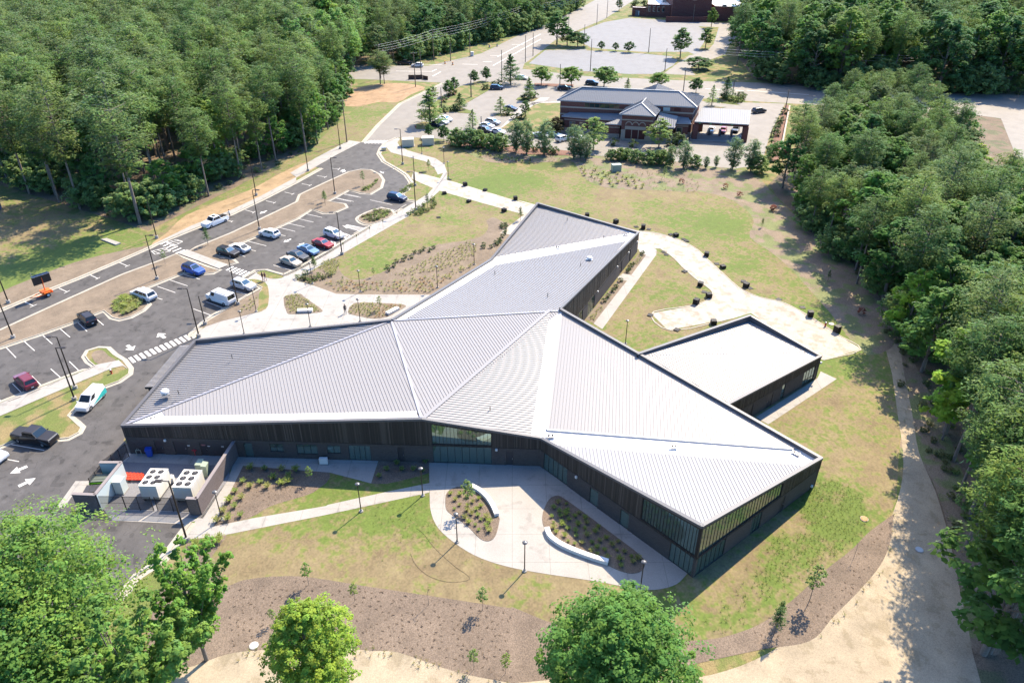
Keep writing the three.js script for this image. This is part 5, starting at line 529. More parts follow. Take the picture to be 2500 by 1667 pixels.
const carCache = new Map();
function car(kind, paint, label, centre, from, to, o = {}) {
  const c = KINDS[kind]; if (!carCache.has(kind)) carCache.set(kind, carGeo(kind)); const G = carCache.get(kind), names = { sedan: 'sedan_car', fast: 'fastback_car', suv: 'suv_car', wagon: 'estate_car', minivan: 'minivan', smallvan: 'delivery_van', van: 'cargo_van', pickup: 'pickup_truck' };
  const cat = { minivan: 'van', smallvan: 'van', van: 'van', pickup: 'pickup truck' }[kind] ?? 'car';
  const t = thing(names[kind], label, cat, [centre[0], 0.03, centre[1]], Math.atan2(-(to[1] - from[1]), to[0] - from[0]), o.group ?? 'vehicles in the car park'); const P = PAINT[paint];
  part('body', G.body, P, t); for (const [n, g] of G.panes) part(n, g, M.carglass, t); for (const [n, g] of G.lights) part(n, g, n === 'headlight' ? M.headlight : M.taillight, t);
  part('bumper_trim', G.trim, M.trim, t); part('number_plate', G.plate, M.plate, t); for (const g of G.mirrors) part('wing_mirror', g, P, t);
  for (const sx of [-1, 1]) for (const sz of [-1, 1]) { const w = new THREE.Group(); w.name = 'wheel'; w.position.set(sx * c.wb / 2, 0.34, sz * (c.W / 2 - 0.1)); t.add(w); part('tyre', wheelGeo.tyre, M.rubber, w); part('rim', wheelGeo.rim, M.alloy, w); }
  if (G.bed) part('bed_cover', G.bed, M.black, t);
  if (o.rack) part('roof_rack', [-1, 1].map((q) => box(2.6, 0.06, 0.06, -0.9, c.H + 0.06, q * 0.6)).concat([-1.9, -0.9, 0.1].map((x) => box(0.06, 0.06, 1.3, x, c.H + 0.1, 0))), M.white, t);
  if (o.sunroof) part('sunroof', box(0.7, 0.012, 0.8, (c.cab[1] + c.cab[2]) / 2 + 0.1, c.H + 0.004, 0), M.carglass, t);
  if (o.roof) part('roof_panel', hexa([[c.cab[1] + 0.14, c.H + 0.012, -0.62], [c.cab[2] - 0.16, c.H + 0.012, -0.62], [c.cab[2] - 0.16, c.H + 0.012, 0.62], [c.cab[1] + 0.14, c.H + 0.012, 0.62]], [[c.cab[1] + 0.14, c.H - 0.02, -0.62], [c.cab[2] - 0.16, c.H - 0.02, -0.62], [c.cab[2] - 0.16, c.H - 0.02, 0.62], [c.cab[1] + 0.14, c.H - 0.02, 0.62]]), PAINT[o.roof], t);
  if (o.wrap) for (const q of [-1, 1]) part('side_graphic', quadGeo(((z) => { const P = [[-2.25, 0.42, z], [0.9, 0.42, z], [-0.7, 0.95, z], [-2.25, 1.3, z]]; return q > 0 ? P : P.reverse(); })(q * (c.W / 2 + 0.008))), PAINT.teal, t).userData.label = 'teal swoosh along the lower side';
  if (o.bin) part('toolbox', box(0.55, 0.35, 1.5, -1.35, c.belt + 0.2, 0), M.black, t);
  return t;
}
const nose = [[-38.83,-137.04], [-36.41,-135.37]], tailIn = [nose[1], nose[0]];
car('pickup', 'white', 'white crew cab pickup stopped in the drive lane, man behind', [-62.47,-148.38], [-61.01,-149.54], [-63.07,-146.11], { bin: true, sunroof: true });
car('suv', 'white', 'white hatchback SUV alone in the row by the median, tail out', [-49.29,-142.02], [-48.35,-140.67], [-50.59,-141.91]);
car('suv', 'black', 'black SUV parked nose out beside a white fastback', [-54.79,-132.98], [-55.68,-132.28], [-53.1,-131.01]);
car('fast', 'white', 'white fastback car half behind the black SUV', [-53.23,-135.14], [-52.2,-134.22], [-54.58,-135.7]);
car('suv', 'blue', 'bright blue car with dark roof beside the median kerb', [-58.75,-125.38], [-60.36,-125.52], [-57.42,-123.83], { roof: 'navy' });
car('suv', 'white', 'white SUV beside the striped access bay, nose to walk', [-36.16,-141.8], ...nose);
car('sedan', 'red', 'red sedan in the row facing the lawn', [-37.44,-137.21], ...nose);
car('sedan', 'sky', 'light blue sedan with a dark sunroof next to red one', [-39.63,-134.15], ...nose, { sunroof: true });
car('sedan', 'gunmetal', 'dark grey sedan between blue and beige sedans', [-41.02,-131.58], ...nose);
car('sedan', 'beige', 'beige sedan last in the row by the plaza walk', [-41.67,-128.89], ...nose);
car('suv', 'navy', 'dark navy SUV with sun glint on its windscreen', [-26.03,-162.49], [-27.54,-162.18], [-25.06,-160.86]);
car('minivan', 'white', 'white minivan beside the planted bump of the median', [-63.79,-115.46], [-63.23,-114.12], [-65.84,-115.67]);
car('suv', 'black', 'black SUV parked alone on the near side of median', [-69.53,-107.19], [-68.4,-106.15], [-71.43,-109.07]);
car('suv', 'maroon', 'maroon SUV in the bay by the pavement and lawn strip', [-69.55,-89], [-68.11,-87.69], [-71.39,-90.44]);
car('smallvan', 'white', 'white small van with teal graphics beside the kerb bump', [-58.07,-84.47], [-57.19,-85.72], [-57.55,-82.76], { wrap: true });
car('pickup', 'black', 'black pickup with covered bed below the lawn strip', [-61.41,-76.38], [-62.88,-76.16], [-59.87,-75.45]);
car('van', 'white', 'white cargo van with roof rack near the plaza', [-49.93,-114.12], [-49.01,-112.61], [-52.02,-114.38], { rack: true });
car('wagon', 'silver', 'pale silver estate car next to the white cargo van', [-47.68,-119.27], [-49.09,-118.59], [-46.65,-117.3]);
car('sedan', 'silver', 'silver car whose nose just enters the frame', [-65.26,-72.85], [-67.33,-73.45], [-65.1,-72.82]);
const BG = { group: 'vehicles around the shop' }, rt = [[-7.26,-226.34], [-4.38,-224.35]];
car('suv', 'navy', 'dark blue SUV at the head of the shop car park', [-5.34,-269.38], [-7.41,-268.62], [-3.35,-268.62], BG);
car('sedan', 'white', 'white car beside the tall conical tree, fully seen', [-20.02,-229.17], [-21.58,-230.4], [-18.96,-227.95], BG);
car('sedan', 'white', 'white car half hidden by the tall conical tree', [-20.89,-226.18], [-22.21,-227.38], [-19.62,-224.98], BG);
car('sedan', 'navy', 'dark car under the tall conical tree', [-22.29,-223.17], [-23.48,-224.35], [-20.9,-222.01], BG);
car('sedan', 'gunmetal', 'grey car behind the feathery tree on the island', [-0.51,-241.59], [-2.13,-242.49], [0.65,-240.7], BG);
car('wagon', 'silver', 'silver hatchback nearest the shop walk', [-5.71,-225.54], ...rt, BG);
car('sedan', 'white', 'white car between silver hatchback and grey SUV', [-7.35,-221.77], ...rt, BG);
car('suv', 'gunmetal', 'dark grey SUV next to the lamp post of the shop lot', [-7.63,-216.69], ...rt, BG);
car('sedan', 'white', 'white car in front of the grey SUV, behind shrubs', [-4.03,-215.58], ...rt, BG);
car('sedan', 'silver', 'pale car glimpsed between the roadside pines', [8.01,-211.59], [6.99,-211.95], [9.22,-210.88], BG);
car('sedan', 'sky', 'blue car behind the white SUV by the shop', [11.76,-212.31], [10.74,-212.67], [12.96,-211.59], BG);
car('suv', 'white', 'white SUV parked in front of the shop', [14.18,-208.39], [12.98,-207.1], [15.65,-209.69], BG);
car('sedan', 'white', 'white car behind the bright tree by the shop', [19.26,-208.82], [18.06,-207.96], [21.01,-210.12], BG);
car('suv', 'black', 'black SUV at the left gable of the shop', [18.09,-268.62], [16.95,-268.62], [19.48,-268.62], BG);
car('suv', 'black', 'dark SUV on the street behind the round trees', [28.43,-276.6], [26.69,-277.03], [30.48,-276.18], { group: 'vehicles on the street' });
car('suv', 'gunmetal', 'grey SUV right of the drive-through canopy', [77.18,-238.34], [75.42,-237.58], [79.1,-239.1], BG);
car('sedan', 'white', 'white car under the drive-through canopy', [57.39,-216.85], [58.97,-220.59], [56.9,-215.48], BG); car('sedan', 'red', 'red car under the drive-through canopy', [60.86,-216.85], [62.28,-220.59], [60.27,-215.48], BG); car('suv', 'black', 'black car under the drive-through canopy', [64.55,-217.31], [65.86,-220.59], [63.77,-215.48], BG);
car('pickup', 'black', 'black pickup waiting at the street junction', [-42.21,-311.39], [-39.28,-310.97], [-45.11,-311.39], { group: 'vehicles on the street' }); car('suv', 'white', 'white SUV following the black pickup on the street', [-36.95,-306.83], [-34.22,-306.56], [-39.71,-307.24], { group: 'vehicles on the street' }); car('sedan', 'white', 'white car in the street beside the dark conical tree', [3.48,-285.46], [1.88,-286.06], [5.07,-284.62], { group: 'vehicles on the street' });
{ // orange trailer with a message board
  const t = thing('message_board_trailer', 'orange trailer with folded black message board and solar panels', 'trailer', [[-81.16,-116.19][0], 0.03, [-81.16,-116.19][1]], Math.atan2(-([-81.99,-115.67][1] - [-80.79,-117.11][1]), [-81.99,-115.67][0] - [-80.79,-117.11][0])); const orange = std({ color: lin(0.75, 0.13, 0.015), roughness: 0.5 });
  const f = part('chassis', [box(2.2, 0.12, 0.1, 0.2, 0.5, 0.5), box(2.2, 0.12, 0.1, 0.2, 0.5, -0.5), box(1.3, 0.45, 1.15, -0.1, 0.75, 0), bar([1.2, 0.5, 0.5], [2.3, 0.48, 0], 0.05), bar([1.2, 0.5, -0.5], [2.3, 0.48, 0], 0.05), box(0.1, 0.3, 0.9, -0.95, 0.55, 0)], orange, t); for (const z of [-0.72, 0.72]) { const w = new THREE.Group(); w.name = 'wheel'; w.position.set(-0.1, 0.36, z); t.add(w); part('tyre', wheelGeo.tyre, M.rubber, w); part('rim', wheelGeo.rim, M.white, w); part('mudguard', box(0.9, 0.05, 0.3, -0.1, 0.78, z), orange, t); }
  part('mast', [bar([-0.1, 0.9, 0], [-0.1, 2.3, 0], 0.08), bar([-0.1, 2.2, -0.3], [-0.1, 3.2, -0.3], 0.05), bar([-0.1, 2.2, 0.3], [-0.1, 3.2, 0.3], 0.05)], orange, t);
  const b = part('sign_board', rbox(2.6, 1.35, 0.16, 0.03, -0.1, 2.85, -0.12), M.black, t); for (const x of [-0.45, -0.05, 0.3]) part('board_rib', box(0.08, 1.2, 0.06, x, 2.85, 0.0), std({ color: lin(0.5, 0.06, 0.015), roughness: 0.5 }), b);
  const sol = part('solar_rack', box(2.5, 0.06, 1.0, -0.1, 3.62, -0.1, 0, 0.15), M.steel, t); for (const x of [-0.83, 0, 0.83]) part('solar_panel', box(0.78, 0.03, 0.92, x - 0.1, 3.665, -0.1, 0, 0.15), std({ color: lin(0.02, 0.04, 0.1), roughness: 0.12 }), sol); t.scale.setScalar(1.12); part('camera_pole', bar([1.0, 3.3, 0], [1.0, 4.3, 0], 0.03), M.steel, t);
}


// ---------------------------------------------------------------- lamp posts
function tallLamp(p, turn, label, h = 8.6, head = true) { const t = thing('lamp_post', label, 'lamp post', [p[0], 0.02, p[1]], turn, 'tall lamp posts of the car park'); part('footing', cyl(0.34, 0.32, 0.55, 0, 0, 0, 14), M.concrete, t); part('pole', new THREE.CylinderGeometry(0.07, 0.12, h - 0.5, 8).translate(0, h / 2 + 0.25, 0), M.bronze, t); if (head) { const a = part('arm', bar([0, h - 0.06, 0], [0.75, h + 0.02, 0], 0.05), M.bronze, t); part('lamp_head', [rbox(0.8, 0.13, 0.45, 0.05, 1.05, h, 0)], M.bronze, a); } return t; }
tallLamp([-64.41,-122.6], 0, 'tall lamp post on the median between the parked cars and crossing'); tallLamp([-52.37,-145.45], 0, 'tall lamp post on the median near the white hatchback SUV'); tallLamp([-40.92,-166.38], 0, 'tall lamp post on the median near its rounded end'); tallLamp([-71.94,-141.11], 0, 'tall lamp post at the wood edge before the zebra path', 8.6, false);
tallLamp([-49.6,-102.28], Math.PI, 'tall lamp post at the end of the long zebra crossing'); tallLamp([-62.1,-87.99], Math.PI, 'upper of two tall lamp posts on the lawn strip'); tallLamp([-60.83,-85.23], 0, 'lower of two tall lamp posts on the lawn strip'); tallLamp([-46.76,-113.06], Math.PI, 'tall lamp post behind the white cargo van'); tallLamp([-78.81,-101.92], Math.PI, 'tall lamp post on the mulch median at the left edge'); tallLamp([-86.24,-113.59], 0, 'tall lamp post behind the message board trailer lane'); tallLamp([-32.91,-133.3], Math.PI, 'tall lamp post in the walk by the red sedan'); tallLamp([-21.15,-156.46], Math.PI, 'tall lamp post by the dark navy SUV'); tallLamp([-23.03,-172.08], Math.PI, 'slim pole beside the sandy lane mouth', 7.2, false); tallLamp([-27.92,-187.86], Math.PI, 'tall lamp post in the curve of the S-shaped walk', 9); tallLamp([-35.57,-59.06], Math.PI, 'tall lamp post at the corner of the equipment yard'); tallLamp([-58.86,-165.49], 0, 'tall lamp post at the wood edge above the white pickup', 8.6, false); tallLamp([-50.91,-182.66], 0, 'tall lamp post on the orange bank below the pines', 8.6, false); tallLamp([-46.43,-201], 0, 'tall lamp post on the verge beside the utility pole', 8.6, false); tallLamp([-50,-106.26], 0, 'shorter headless pole at the kerb by the plaza', 5.2, false);
function pathLamp(p, label, h = 4.25) { const t = thing('path_lamp', label, 'lamp', [p[0], 0.03, p[1]], 0, 'round-headed path lamps'); part('base', [cyl(0.26, 0.24, 0.12, 0, 0, 0, 14), cyl(0.14, 0.1, 0.25, 0, 0.12, 0, 12)], M.concrete, t); part('pole', cyl(0.065, 0.05, h - 0.3, 0, 0.2, 0, 8), M.bronze, t); part('lamp_head', new THREE.LatheGeometry([[0.05, 0], [0.14, 0.1], [0.27, 0.16], [0.28, 0.22], [0.16, 0.3], [0, 0.33]].map(([a, b]) => new THREE.Vector2(a, b)), 16).translate(0, h - 0.3, 0), std({ color: lin(0.12, 0.12, 0.12), roughness: 0.3, metalness: 0.4 }), t); }
for (const [p, l] of [[[-10.48,-66.14], 'path lamp where the walk meets the rear plaza lawn'], [[-17.28,-63.54], 'path lamp midway along the cream walk'], [[-5.98,-58.85], 'path lamp at the lower edge of the round planter walk'], [[1.31,-54.79], 'path lamp at the outer edge between both planters'], [[13.04,-52.24], 'path lamp by the tip of the long planter'], [[-32.8,-62.25], 'path lamp in the mulch bed by the yard wall'], [[-26.64,-117.59], 'path lamp at the lower rim of the big planting bed'], [[-35.78,-120.74], 'path lamp at the corner of the big planting bed'], [[-13.23,-119.29], 'path lamp in the big planting bed close to the roof'], [[-7.11,-128.69], 'path lamp in the planting bed beside the far wing'], [[-42.9,-110.47], 'path lamp on the grass corner behind the silver estate car'], [[-42.73,-103.2], 'path lamp standing just behind the long roof edge'], [[-32.69,-105.54], 'path lamp before the triangular planter'], [[-24.9,-107.16], 'path lamp cut by the roof near the right planter'], [[17.71,-100.2], 'path lamp in the courtyard grass behind the roof'], [[-23.89,-196.46], 'path lamp in the grass behind the S-shaped walk'], [[-17.39,-188.46], 'path lamp right of the S-shaped walk'], [[-15.47,-177.16], 'path lamp where the S-shaped walk meets the lane']]) pathLamp(p, l);
// sign posts along the walk
for (const p of [[-30.8,-138.21], [-28.85,-142.03], [-26.76,-145.87], [-32.72,-134.35]]) { const t = thing('sign_post', 'thin metal sign post on the walk beside the parking bays', 'sign post', [p[0], 0.03, p[1]], 0, 'sign posts of the parking bays'); part('post', bar([0, 0, 0], [0, 2.1, 0], 0.03), M.steel, t); part('plate', box(0.3, 0.45, 0.015, 0, 1.85, 0.035, 0.6), M.steel, t); }
// fire hydrants
function hydrant(p, label) { const red = std({ color: lin(0.4, 0.03, 0.02), roughness: 0.5 }), t = thing('fire_hydrant', label, 'hydrant', [p[0], 0.03, p[1]], 0.4); part('barrel', [cyl(0.17, 0.17, 0.08, 0, 0, 0, 12), cyl(0.12, 0.12, 0.6, 0, 0.08, 0, 12)], red, t); part('bonnet', new THREE.SphereGeometry(0.15, 12, 8, 0, 6.3, 0, 1.6).translate(0, 0.66, 0), M.steel, t); for (const s of [-1, 1]) part('outlet', bar([0, 0.45, 0], [s * 0.24, 0.45, 0], 0.06, 8), red, t); }
hydrant([-58.68,-91.77], 'red hydrant with pale top on the lawn strip'); hydrant([50.83,-105.62], 'red hydrant beside the sandy lane end'); hydrant([-28.28,-221.62], 'small red hydrant at the shop entrance corner');
// stacks of black grass pavers waiting beside the lane
M.grid = std({ color: lin(0.016, 0.016, 0.017), roughness: 0.55 });
function paverStack(p, layers, turn, label) { const t = thing('paver_stack', label, 'paver stack', [p[0], 0.03, p[1]], turn, 'stacks of black pavers along the sandy lane'); t.scale.setScalar(0.82); if (layers > 2) part('pallet', [-0.45, 0, 0.45].map((x) => box(0.1, 0.12, 1.1, x, 0.06, 0)), M.wood, t); const y0 = layers > 2 ? 0.13 : 0; for (let i = 0; i < layers; i++) part('paver_grid', [...[-0.5, -0.25, 0, 0.25, 0.5].flatMap((q) => [box(0.03, 0.075, 1.08, q, y0 + i * 0.1 + 0.045, 0), box(1.08, 0.07, 0.03, 0, y0 + i * 0.1 + 0.045, q)]), box(1.04, 0.02, 1.04, 0, y0 + i * 0.1 + 0.03, 0)].map((g) => g.rotateY(((i * 37) % 7 - 3) * 0.012)), M.grid, t); }
{ const S = [[[-11.13,-171.93], 9], [[-6.29,-168.61], 4], [[-15.63,-166.46], 5], [[-9.73,-161.27], 5], [[0.78,-162.66], 9], [[-1.74,-155.46], 8], [[16.24,-153.13], 6], [[21.96,-148.99], 9], [[27.29,-145.97], 10], [[33.35,-141.98], 7], [[37.51,-132.6], 9], [[39.37,-127.25], 6], [[33.62,-120], 8], [[34.15,-115.62], 9], [[31.43,-113.25], 11], [[32.86,-106.39], 8], [[41.66,-119.54], 9], [[49.48,-108.94], 11], [[52.02,-103.83], 13]]; S.forEach(([p, n], i) => paverStack(p, n, 0.5 + i * 0.7, `stack of black paver grids by the lane, ${ORD[i]} from the car park`));
  const F = [[-22.62,-181.21], [-15.11,-176.09], [-15.79,-152.05], [23.01,-109.24], [29.6,-134.37], [29.85,-133.14], [31.95,-125.74], [38.68,-129.04], [34.63,-140.49], [35.04,-139.54], [33.82,-117.61], [42.26,-119.02], [41.77,-121.63], [46.12,-114.86], [49.26,-111.99], [26.54,-104.44], [25.98,-146.91], [28.4,-145.58], [32.49,-142.73]]; F.forEach((p, i) => paverStack(p, 1 + (i % 3 === 0), i * 0.9, `flat black paver grid by the lane, ${ORD[i]} from the car park`)); }
// concrete benches
function bench(line, label, h = 0.48, w = 0.5) { const l = line.length > 2 ? smooth(line, 4) : line, b = solo('concrete_bench', label, 'bench', ribbon(l, 0, w, 0.03, h, false, 16), M.white); return b; }
bench([[-4.88,-67.54],[-3.76,-66.65],[-2.67,-65.15],[-2.04,-63.7],[-1.73,-62.71]], 'curved pale concrete seat wall on the round planter', 0.5, 0.55); bench([[3.86,-60.65],[4.15,-59.54],[5.07,-58.46],[6.3,-57.61],[8.43,-56.51],[10.16,-55.79]], 'long bent pale concrete seat wall on the long planter', 0.5, 0.55); bench([[-35.95,-110.38],[-33.44,-110.54]], 'white block bench at the triangular planter', 0.5, 0.8); bench([[-20.79,-109.37],[-19.22,-111.3]], 'white block bench at the right planter by the roof', 0.5, 0.8);
// utility boxes and the two pale cabinets behind the walk
function cabinet(p, w, h, d, turn, mat, label, cat = 'utility cabinet') { const t = thing('utility_cabinet', label, cat, [p[0], 0.02, p[1]], turn); part('plinth', box(w + 0.2, 0.1, d + 0.2, 0, 0.05, 0), M.concrete, t); part('case', rbox(w, h, d, 0.04, 0, 0.1 + h / 2, 0), mat, t); part('lid', rbox(w + 0.06, 0.08, d + 0.06, 0.03, 0, 0.1 + h, 0), mat, t); part('door', box(w * 0.42, h * 0.75, 0.02, w * 0.22, 0.1 + h * 0.48, d / 2 + 0.012), mat, t); part('door', box(w * 0.42, h * 0.75, 0.02, -w * 0.22, 0.1 + h * 0.48, d / 2 + 0.012), mat, t); return t; }
M.palegreen = std({ color: lin(0.26, 0.32, 0.25), roughness: 0.5 }); M.cream = std({ color: lin(0.5, 0.46, 0.36), roughness: 0.6 }); M.paleblue = std({ color: lin(0.42, 0.48, 0.47), roughness: 0.6 });
cabinet([-28.39,-203.68], 3.2, 1.9, 2.2, 0.1, M.cream, 'left of two large cream cabinets behind the walk'); cabinet([-23.06,-205.05], 3.2, 1.9, 2.2, 0.1, M.cream, 'right of two large cream cabinets behind the walk'); cabinet([25.96,-182.66], 2.3, 1.6, 1.5, 0.2, M.palegreen, 'grey-green utility box in the straw below the hedge'); cabinet([-34.48,-199.69], 1.2, 0.7, 0.8, 0.3, M.steel, 'low grey box at the head of the walk'); cabinet([-16.52,-328.28], 1.2, 1.6, 0.9, 0, M.white, 'white roadside cabinet beside the tall pole');

// ---------------------------------------------------------------- the equipment yard
function wallBox(a, b, h, w, label, o = {}) { const dx = b[0] - a[0], dz = b[1] - a[1], l = Math.hypot(dx, dz), t = thing('yard_wall', label, 'wall', [(a[0] + b[0]) / 2, 0.02, (a[1] + b[1]) / 2], Math.atan2(-dz, dx), 'walls of the equipment yard'); const g = box(l, h, w, 0, h / 2, 0), uv = g.attributes.uv; for (let i = 0; i < uv.count; i++) uv.setXY(i, uv.getX(i) * (i < 8 ? w : l) / 3.6, uv.getY(i) * h / 3.6); part('masonry', g, M.brickyard, t); part('cap', box(l + 0.08, 0.1, w + 0.1, 0, h + 0.05, 0), M.cap, t); if (o.pale) part('pale_lining', box(l, h - 0.03, 0.02, 0, h / 2, o.pale * (w / 2 + 0.013)), M.paleblue, t); return t; }
M.brickyard = std({ map: T.brickdark, color: lin(1.9, 1.75, 1.75), roughness: 0.9 }); M.cap = std({ color: lin(0.2, 0.175, 0.17), roughness: 0.8 });
const yw = { A: [-49.21,-69.21], B: [-46.66,-69.21], C: [-47.16,-63.67], D: [-49.76,-63.81], E: [-36.59,-63.09], F: [-35.47,-63.04], Gw: [-34.58,-71.92] };
wallBox(yw.B, yw.C, 2.4, 0.3, 'long yard wall with pale inner face beside the white units', { pale: -1 }); wallBox(yw.A, yw.B, 2.4, 0.3, 'short wall closing the bin bay towards the building', { pale: 1 }); wallBox(yw.D, yw.C, 2.4, 0.3, 'short wall closing the bin bay near the bright tree'); { const dx = yw.Gw[0] - yw.F[0], dz = yw.Gw[1] - yw.F[1], k = 1.22; wallBox(yw.F, [yw.F[0] + dx * k, yw.F[1] + dz * k], 2.4, 0.3, 'long brick yard wall beside the cream walk'); } wallBox(yw.E, yw.F, 2.4, 0.3, 'short brick return at the yard gate');
// chain-link: real wires would be finer than the picture, so one dark see-through sheet per bay
M.link = std({ color: lin(0.012, 0.012, 0.013), roughness: 0.7, transparent: true, opacity: 0.55, side: THREE.DoubleSide });
function linkFence(pts, h, label, n) { const a = pts[0], t = thing('chain_link_fence', label, 'fence', [a[0], 0.02, a[1]], 0, 'black fences of the equipment yard'); for (let i = 0; i + 1 < pts.length; i++) { const p = [pts[i][0] - a[0], pts[i][1] - a[1]], q = [pts[i + 1][0] - a[0], pts[i + 1][1] - a[1]]; for (let k = 0; k < n; k++) { const u = (f) => [lerp(p[0], q[0], f), lerp(p[1], q[1], f)], A = u(k / n), B = u((k + 1) / n); part('post', bar([A[0], 0, A[1]], [A[0], h, A[1]], 0.045, 8), M.black, t); part('rail', [bar([A[0], h - 0.05, A[1]], [B[0], h - 0.05, B[1]], 0.03), bar([A[0], h * 0.5, A[1]], [B[0], h * 0.5, B[1]], 0.02), bar([A[0], 0.12, A[1]], [B[0], 0.12, B[1]], 0.025)], M.black, t); part('mesh_panel', quadGeo([[A[0], 0.1, A[1]], [B[0], 0.1, B[1]], [B[0], h - 0.05, B[1]], [A[0], h - 0.05, A[1]]]), M.link, t); } const e = q; part('post', bar([e[0], 0, e[1]], [e[0], h, e[1]], 0.045, 8), M.black, t); } }
linkFence([[-47.17,-63.82], [-44.26,-63.77]], 2.1, 'fence bay between bin wall and yard gate', 1); linkFence([[-44.22,-63.77], [-41.06,-63.66]], 2.1, 'left leaf of the wide black yard gate', 2); linkFence([[-40.6,-63.66], [-36.88,-63.38]], 2.1, 'right leaf of the wide black yard gate', 2); linkFence([[-48.03,-73.14], [-49.32,-70.03]], 2.1, 'dark slatted fence from the building corner to bin bay', 3); linkFence([[-49.35,-69.24], [-49.63,-66.96]], 2, 'dark slatted fence in front of the green bin', 2);
M.gunmetal = std({ color: lin(0.05, 0.05, 0.055), roughness: 0.6 }); M.unit = std({ color: lin(0.62, 0.6, 0.52), roughness: 0.5 }); M.unitshade = std({ color: lin(0.6, 0.59, 0.54), roughness: 0.55 });
function bigUnit(c, h, label) { const cx = c.reduce((s, p) => s + p[0], 0) / 4, cz = c.reduce((s, p) => s + p[1], 0) / 4, l = c.map((p) => [p[0] - cx, p[1] - cz]), t = thing('cooling_unit', label, 'cooling unit', [cx, 0.03, cz], 0, 'large white cooling units'); const at = (y) => l.map((p) => [p[0], y, p[1]]); part('cabinet', hexa(at(h), at(0.42)), M.unit, t); part('top_rim', hexa(l.map((p) => [p[0] * 1.02, h + 0.05, p[1] * 1.02]), l.map((p) => [p[0] * 1.02, h - 0.06, p[1] * 1.02])), M.unit, t); part('skid', hexa(l.map((p) => [p[0] * 0.94, 0.42, p[1] * 0.94]), l.map((p) => [p[0] * 0.94, 0.26, p[1] * 0.94])), M.steel, t); for (const p of l) part('foot', box(0.2, 0.26, 0.2, p[0] * 0.86, 0.13, p[1] * 0.86), M.dark, t);
  const B = (u, v) => { const a = [lerp(l[0][0], l[1][0], u), lerp(l[0][1], l[1][1], u)], b = [lerp(l[3][0], l[2][0], u), lerp(l[3][1], l[2][1], u)]; return [lerp(a[0], b[0], v), lerp(a[1], b[1], v)]; };
  const rad = Math.hypot(l[1][0] - l[0][0], l[1][1] - l[0][1]) * 0.185; for (const v of [0.19, 0.5, 0.81]) for (const u of [0.27, 0.73]) { const [x, z] = B(u, v), f = new THREE.Group(); f.name = 'fan'; f.position.set(x, h + 0.05, z); t.add(f); part('fan_ring', new THREE.TorusGeometry(rad, 0.035, 6, 24).rotateX(Math.PI / 2), M.unit, f); part('fan_well', new THREE.CylinderGeometry(rad, rad, 0.012, 24).translate(0, 0.004, 0), M.black, f); part('fan_blades', [0, 1, 2, 3].map((i) => box(rad * 0.85, 0.015, rad * 0.3, rad * 0.48, 0.03, 0, 0, 0.3).rotateY(i * 1.5708)).concat([cyl(rad * 0.2, rad * 0.2, 0.05, 0, 0.01, 0, 12)]), M.gunmetal, f); }
  for (let i = 0; i < 4; i++) { const a = l[i], b = l[(i + 1) % 4]; for (const k of [0.28, 0.72]) { const A = [lerp(a[0], b[0], k - 0.17), lerp(a[1], b[1], k - 0.17)], C = [lerp(a[0], b[0], k + 0.17), lerp(a[1], b[1], k + 0.17)], s = 1.006; part('side_panel', hexa([[A[0] * s, h - 0.25, A[1] * s], [C[0] * s, h - 0.25, C[1] * s], [C[0], h - 0.25, C[1]], [A[0], h - 0.25, A[1]]], [[A[0] * s, 0.6, A[1] * s], [C[0] * s, 0.6, C[1] * s], [C[0], 0.6, C[1]], [A[0], 0.6, A[1]]]), M.unitshade, t); } } }
bigUnit([[-42.91,-65.18],[-40.9,-65.12],[-40.62,-68.11],[-42.73,-68.17]], 2.35, 'cooling unit with six fans, nearer the pale wall'); bigUnit([[-38.96,-64.95],[-36.8,-64.87],[-36.53,-67.87],[-38.69,-67.99]], 2.35, 'cooling unit with six fans, nearer the brick wall');
function boxOf(name, c, h, mat, label, cat, y0 = 0.1) { const cx = c.reduce((s, p) => s + p[0], 0) / 4, cz = c.reduce((s, p) => s + p[1], 0) / 4, l = c.map((p) => [p[0] - cx, p[1] - cz]), t = thing(name, label, cat, [cx, 0.03, cz]); part('plinth', hexa(l.map((p) => [p[0] * 1.15, y0, p[1] * 1.15]), l.map((p) => [p[0] * 1.15, 0, p[1] * 1.15])), M.concrete, t); part('case', hexa(l.map((p) => [p[0], h - 0.06, p[1]]), l.map((p) => [p[0], y0, p[1]])), mat, t); part('lid', hexa(l.map((p) => [p[0] * 1.03, h, p[1] * 1.03]), l.map((p) => [p[0] * 1.03, h - 0.06, p[1] * 1.03])), mat, t); const a = l[0], b = l[1]; part('door', hexa([[lerp(a[0], b[0], 0.1) * 1.01, h - 0.2, lerp(a[1], b[1], 0.1) * 1.01 + 0.01], [lerp(a[0], b[0], 0.9) * 1.01, h - 0.2, lerp(a[1], b[1], 0.9) * 1.01 + 0.01], [lerp(a[0], b[0], 0.9), h - 0.2, lerp(a[1], b[1], 0.9)], [lerp(a[0], b[0], 0.1), h - 0.2, lerp(a[1], b[1], 0.1)]], [[lerp(a[0], b[0], 0.1) * 1.01, y0 + 0.15, lerp(a[1], b[1], 0.1) * 1.01 + 0.01], [lerp(a[0], b[0], 0.9) * 1.01, y0 + 0.15, lerp(a[1], b[1], 0.9) * 1.01 + 0.01], [lerp(a[0], b[0], 0.9), y0 + 0.15, lerp(a[1], b[1], 0.9)], [lerp(a[0], b[0], 0.1), y0 + 0.15, lerp(a[1], b[1], 0.1)]]), mat, t); return t; }
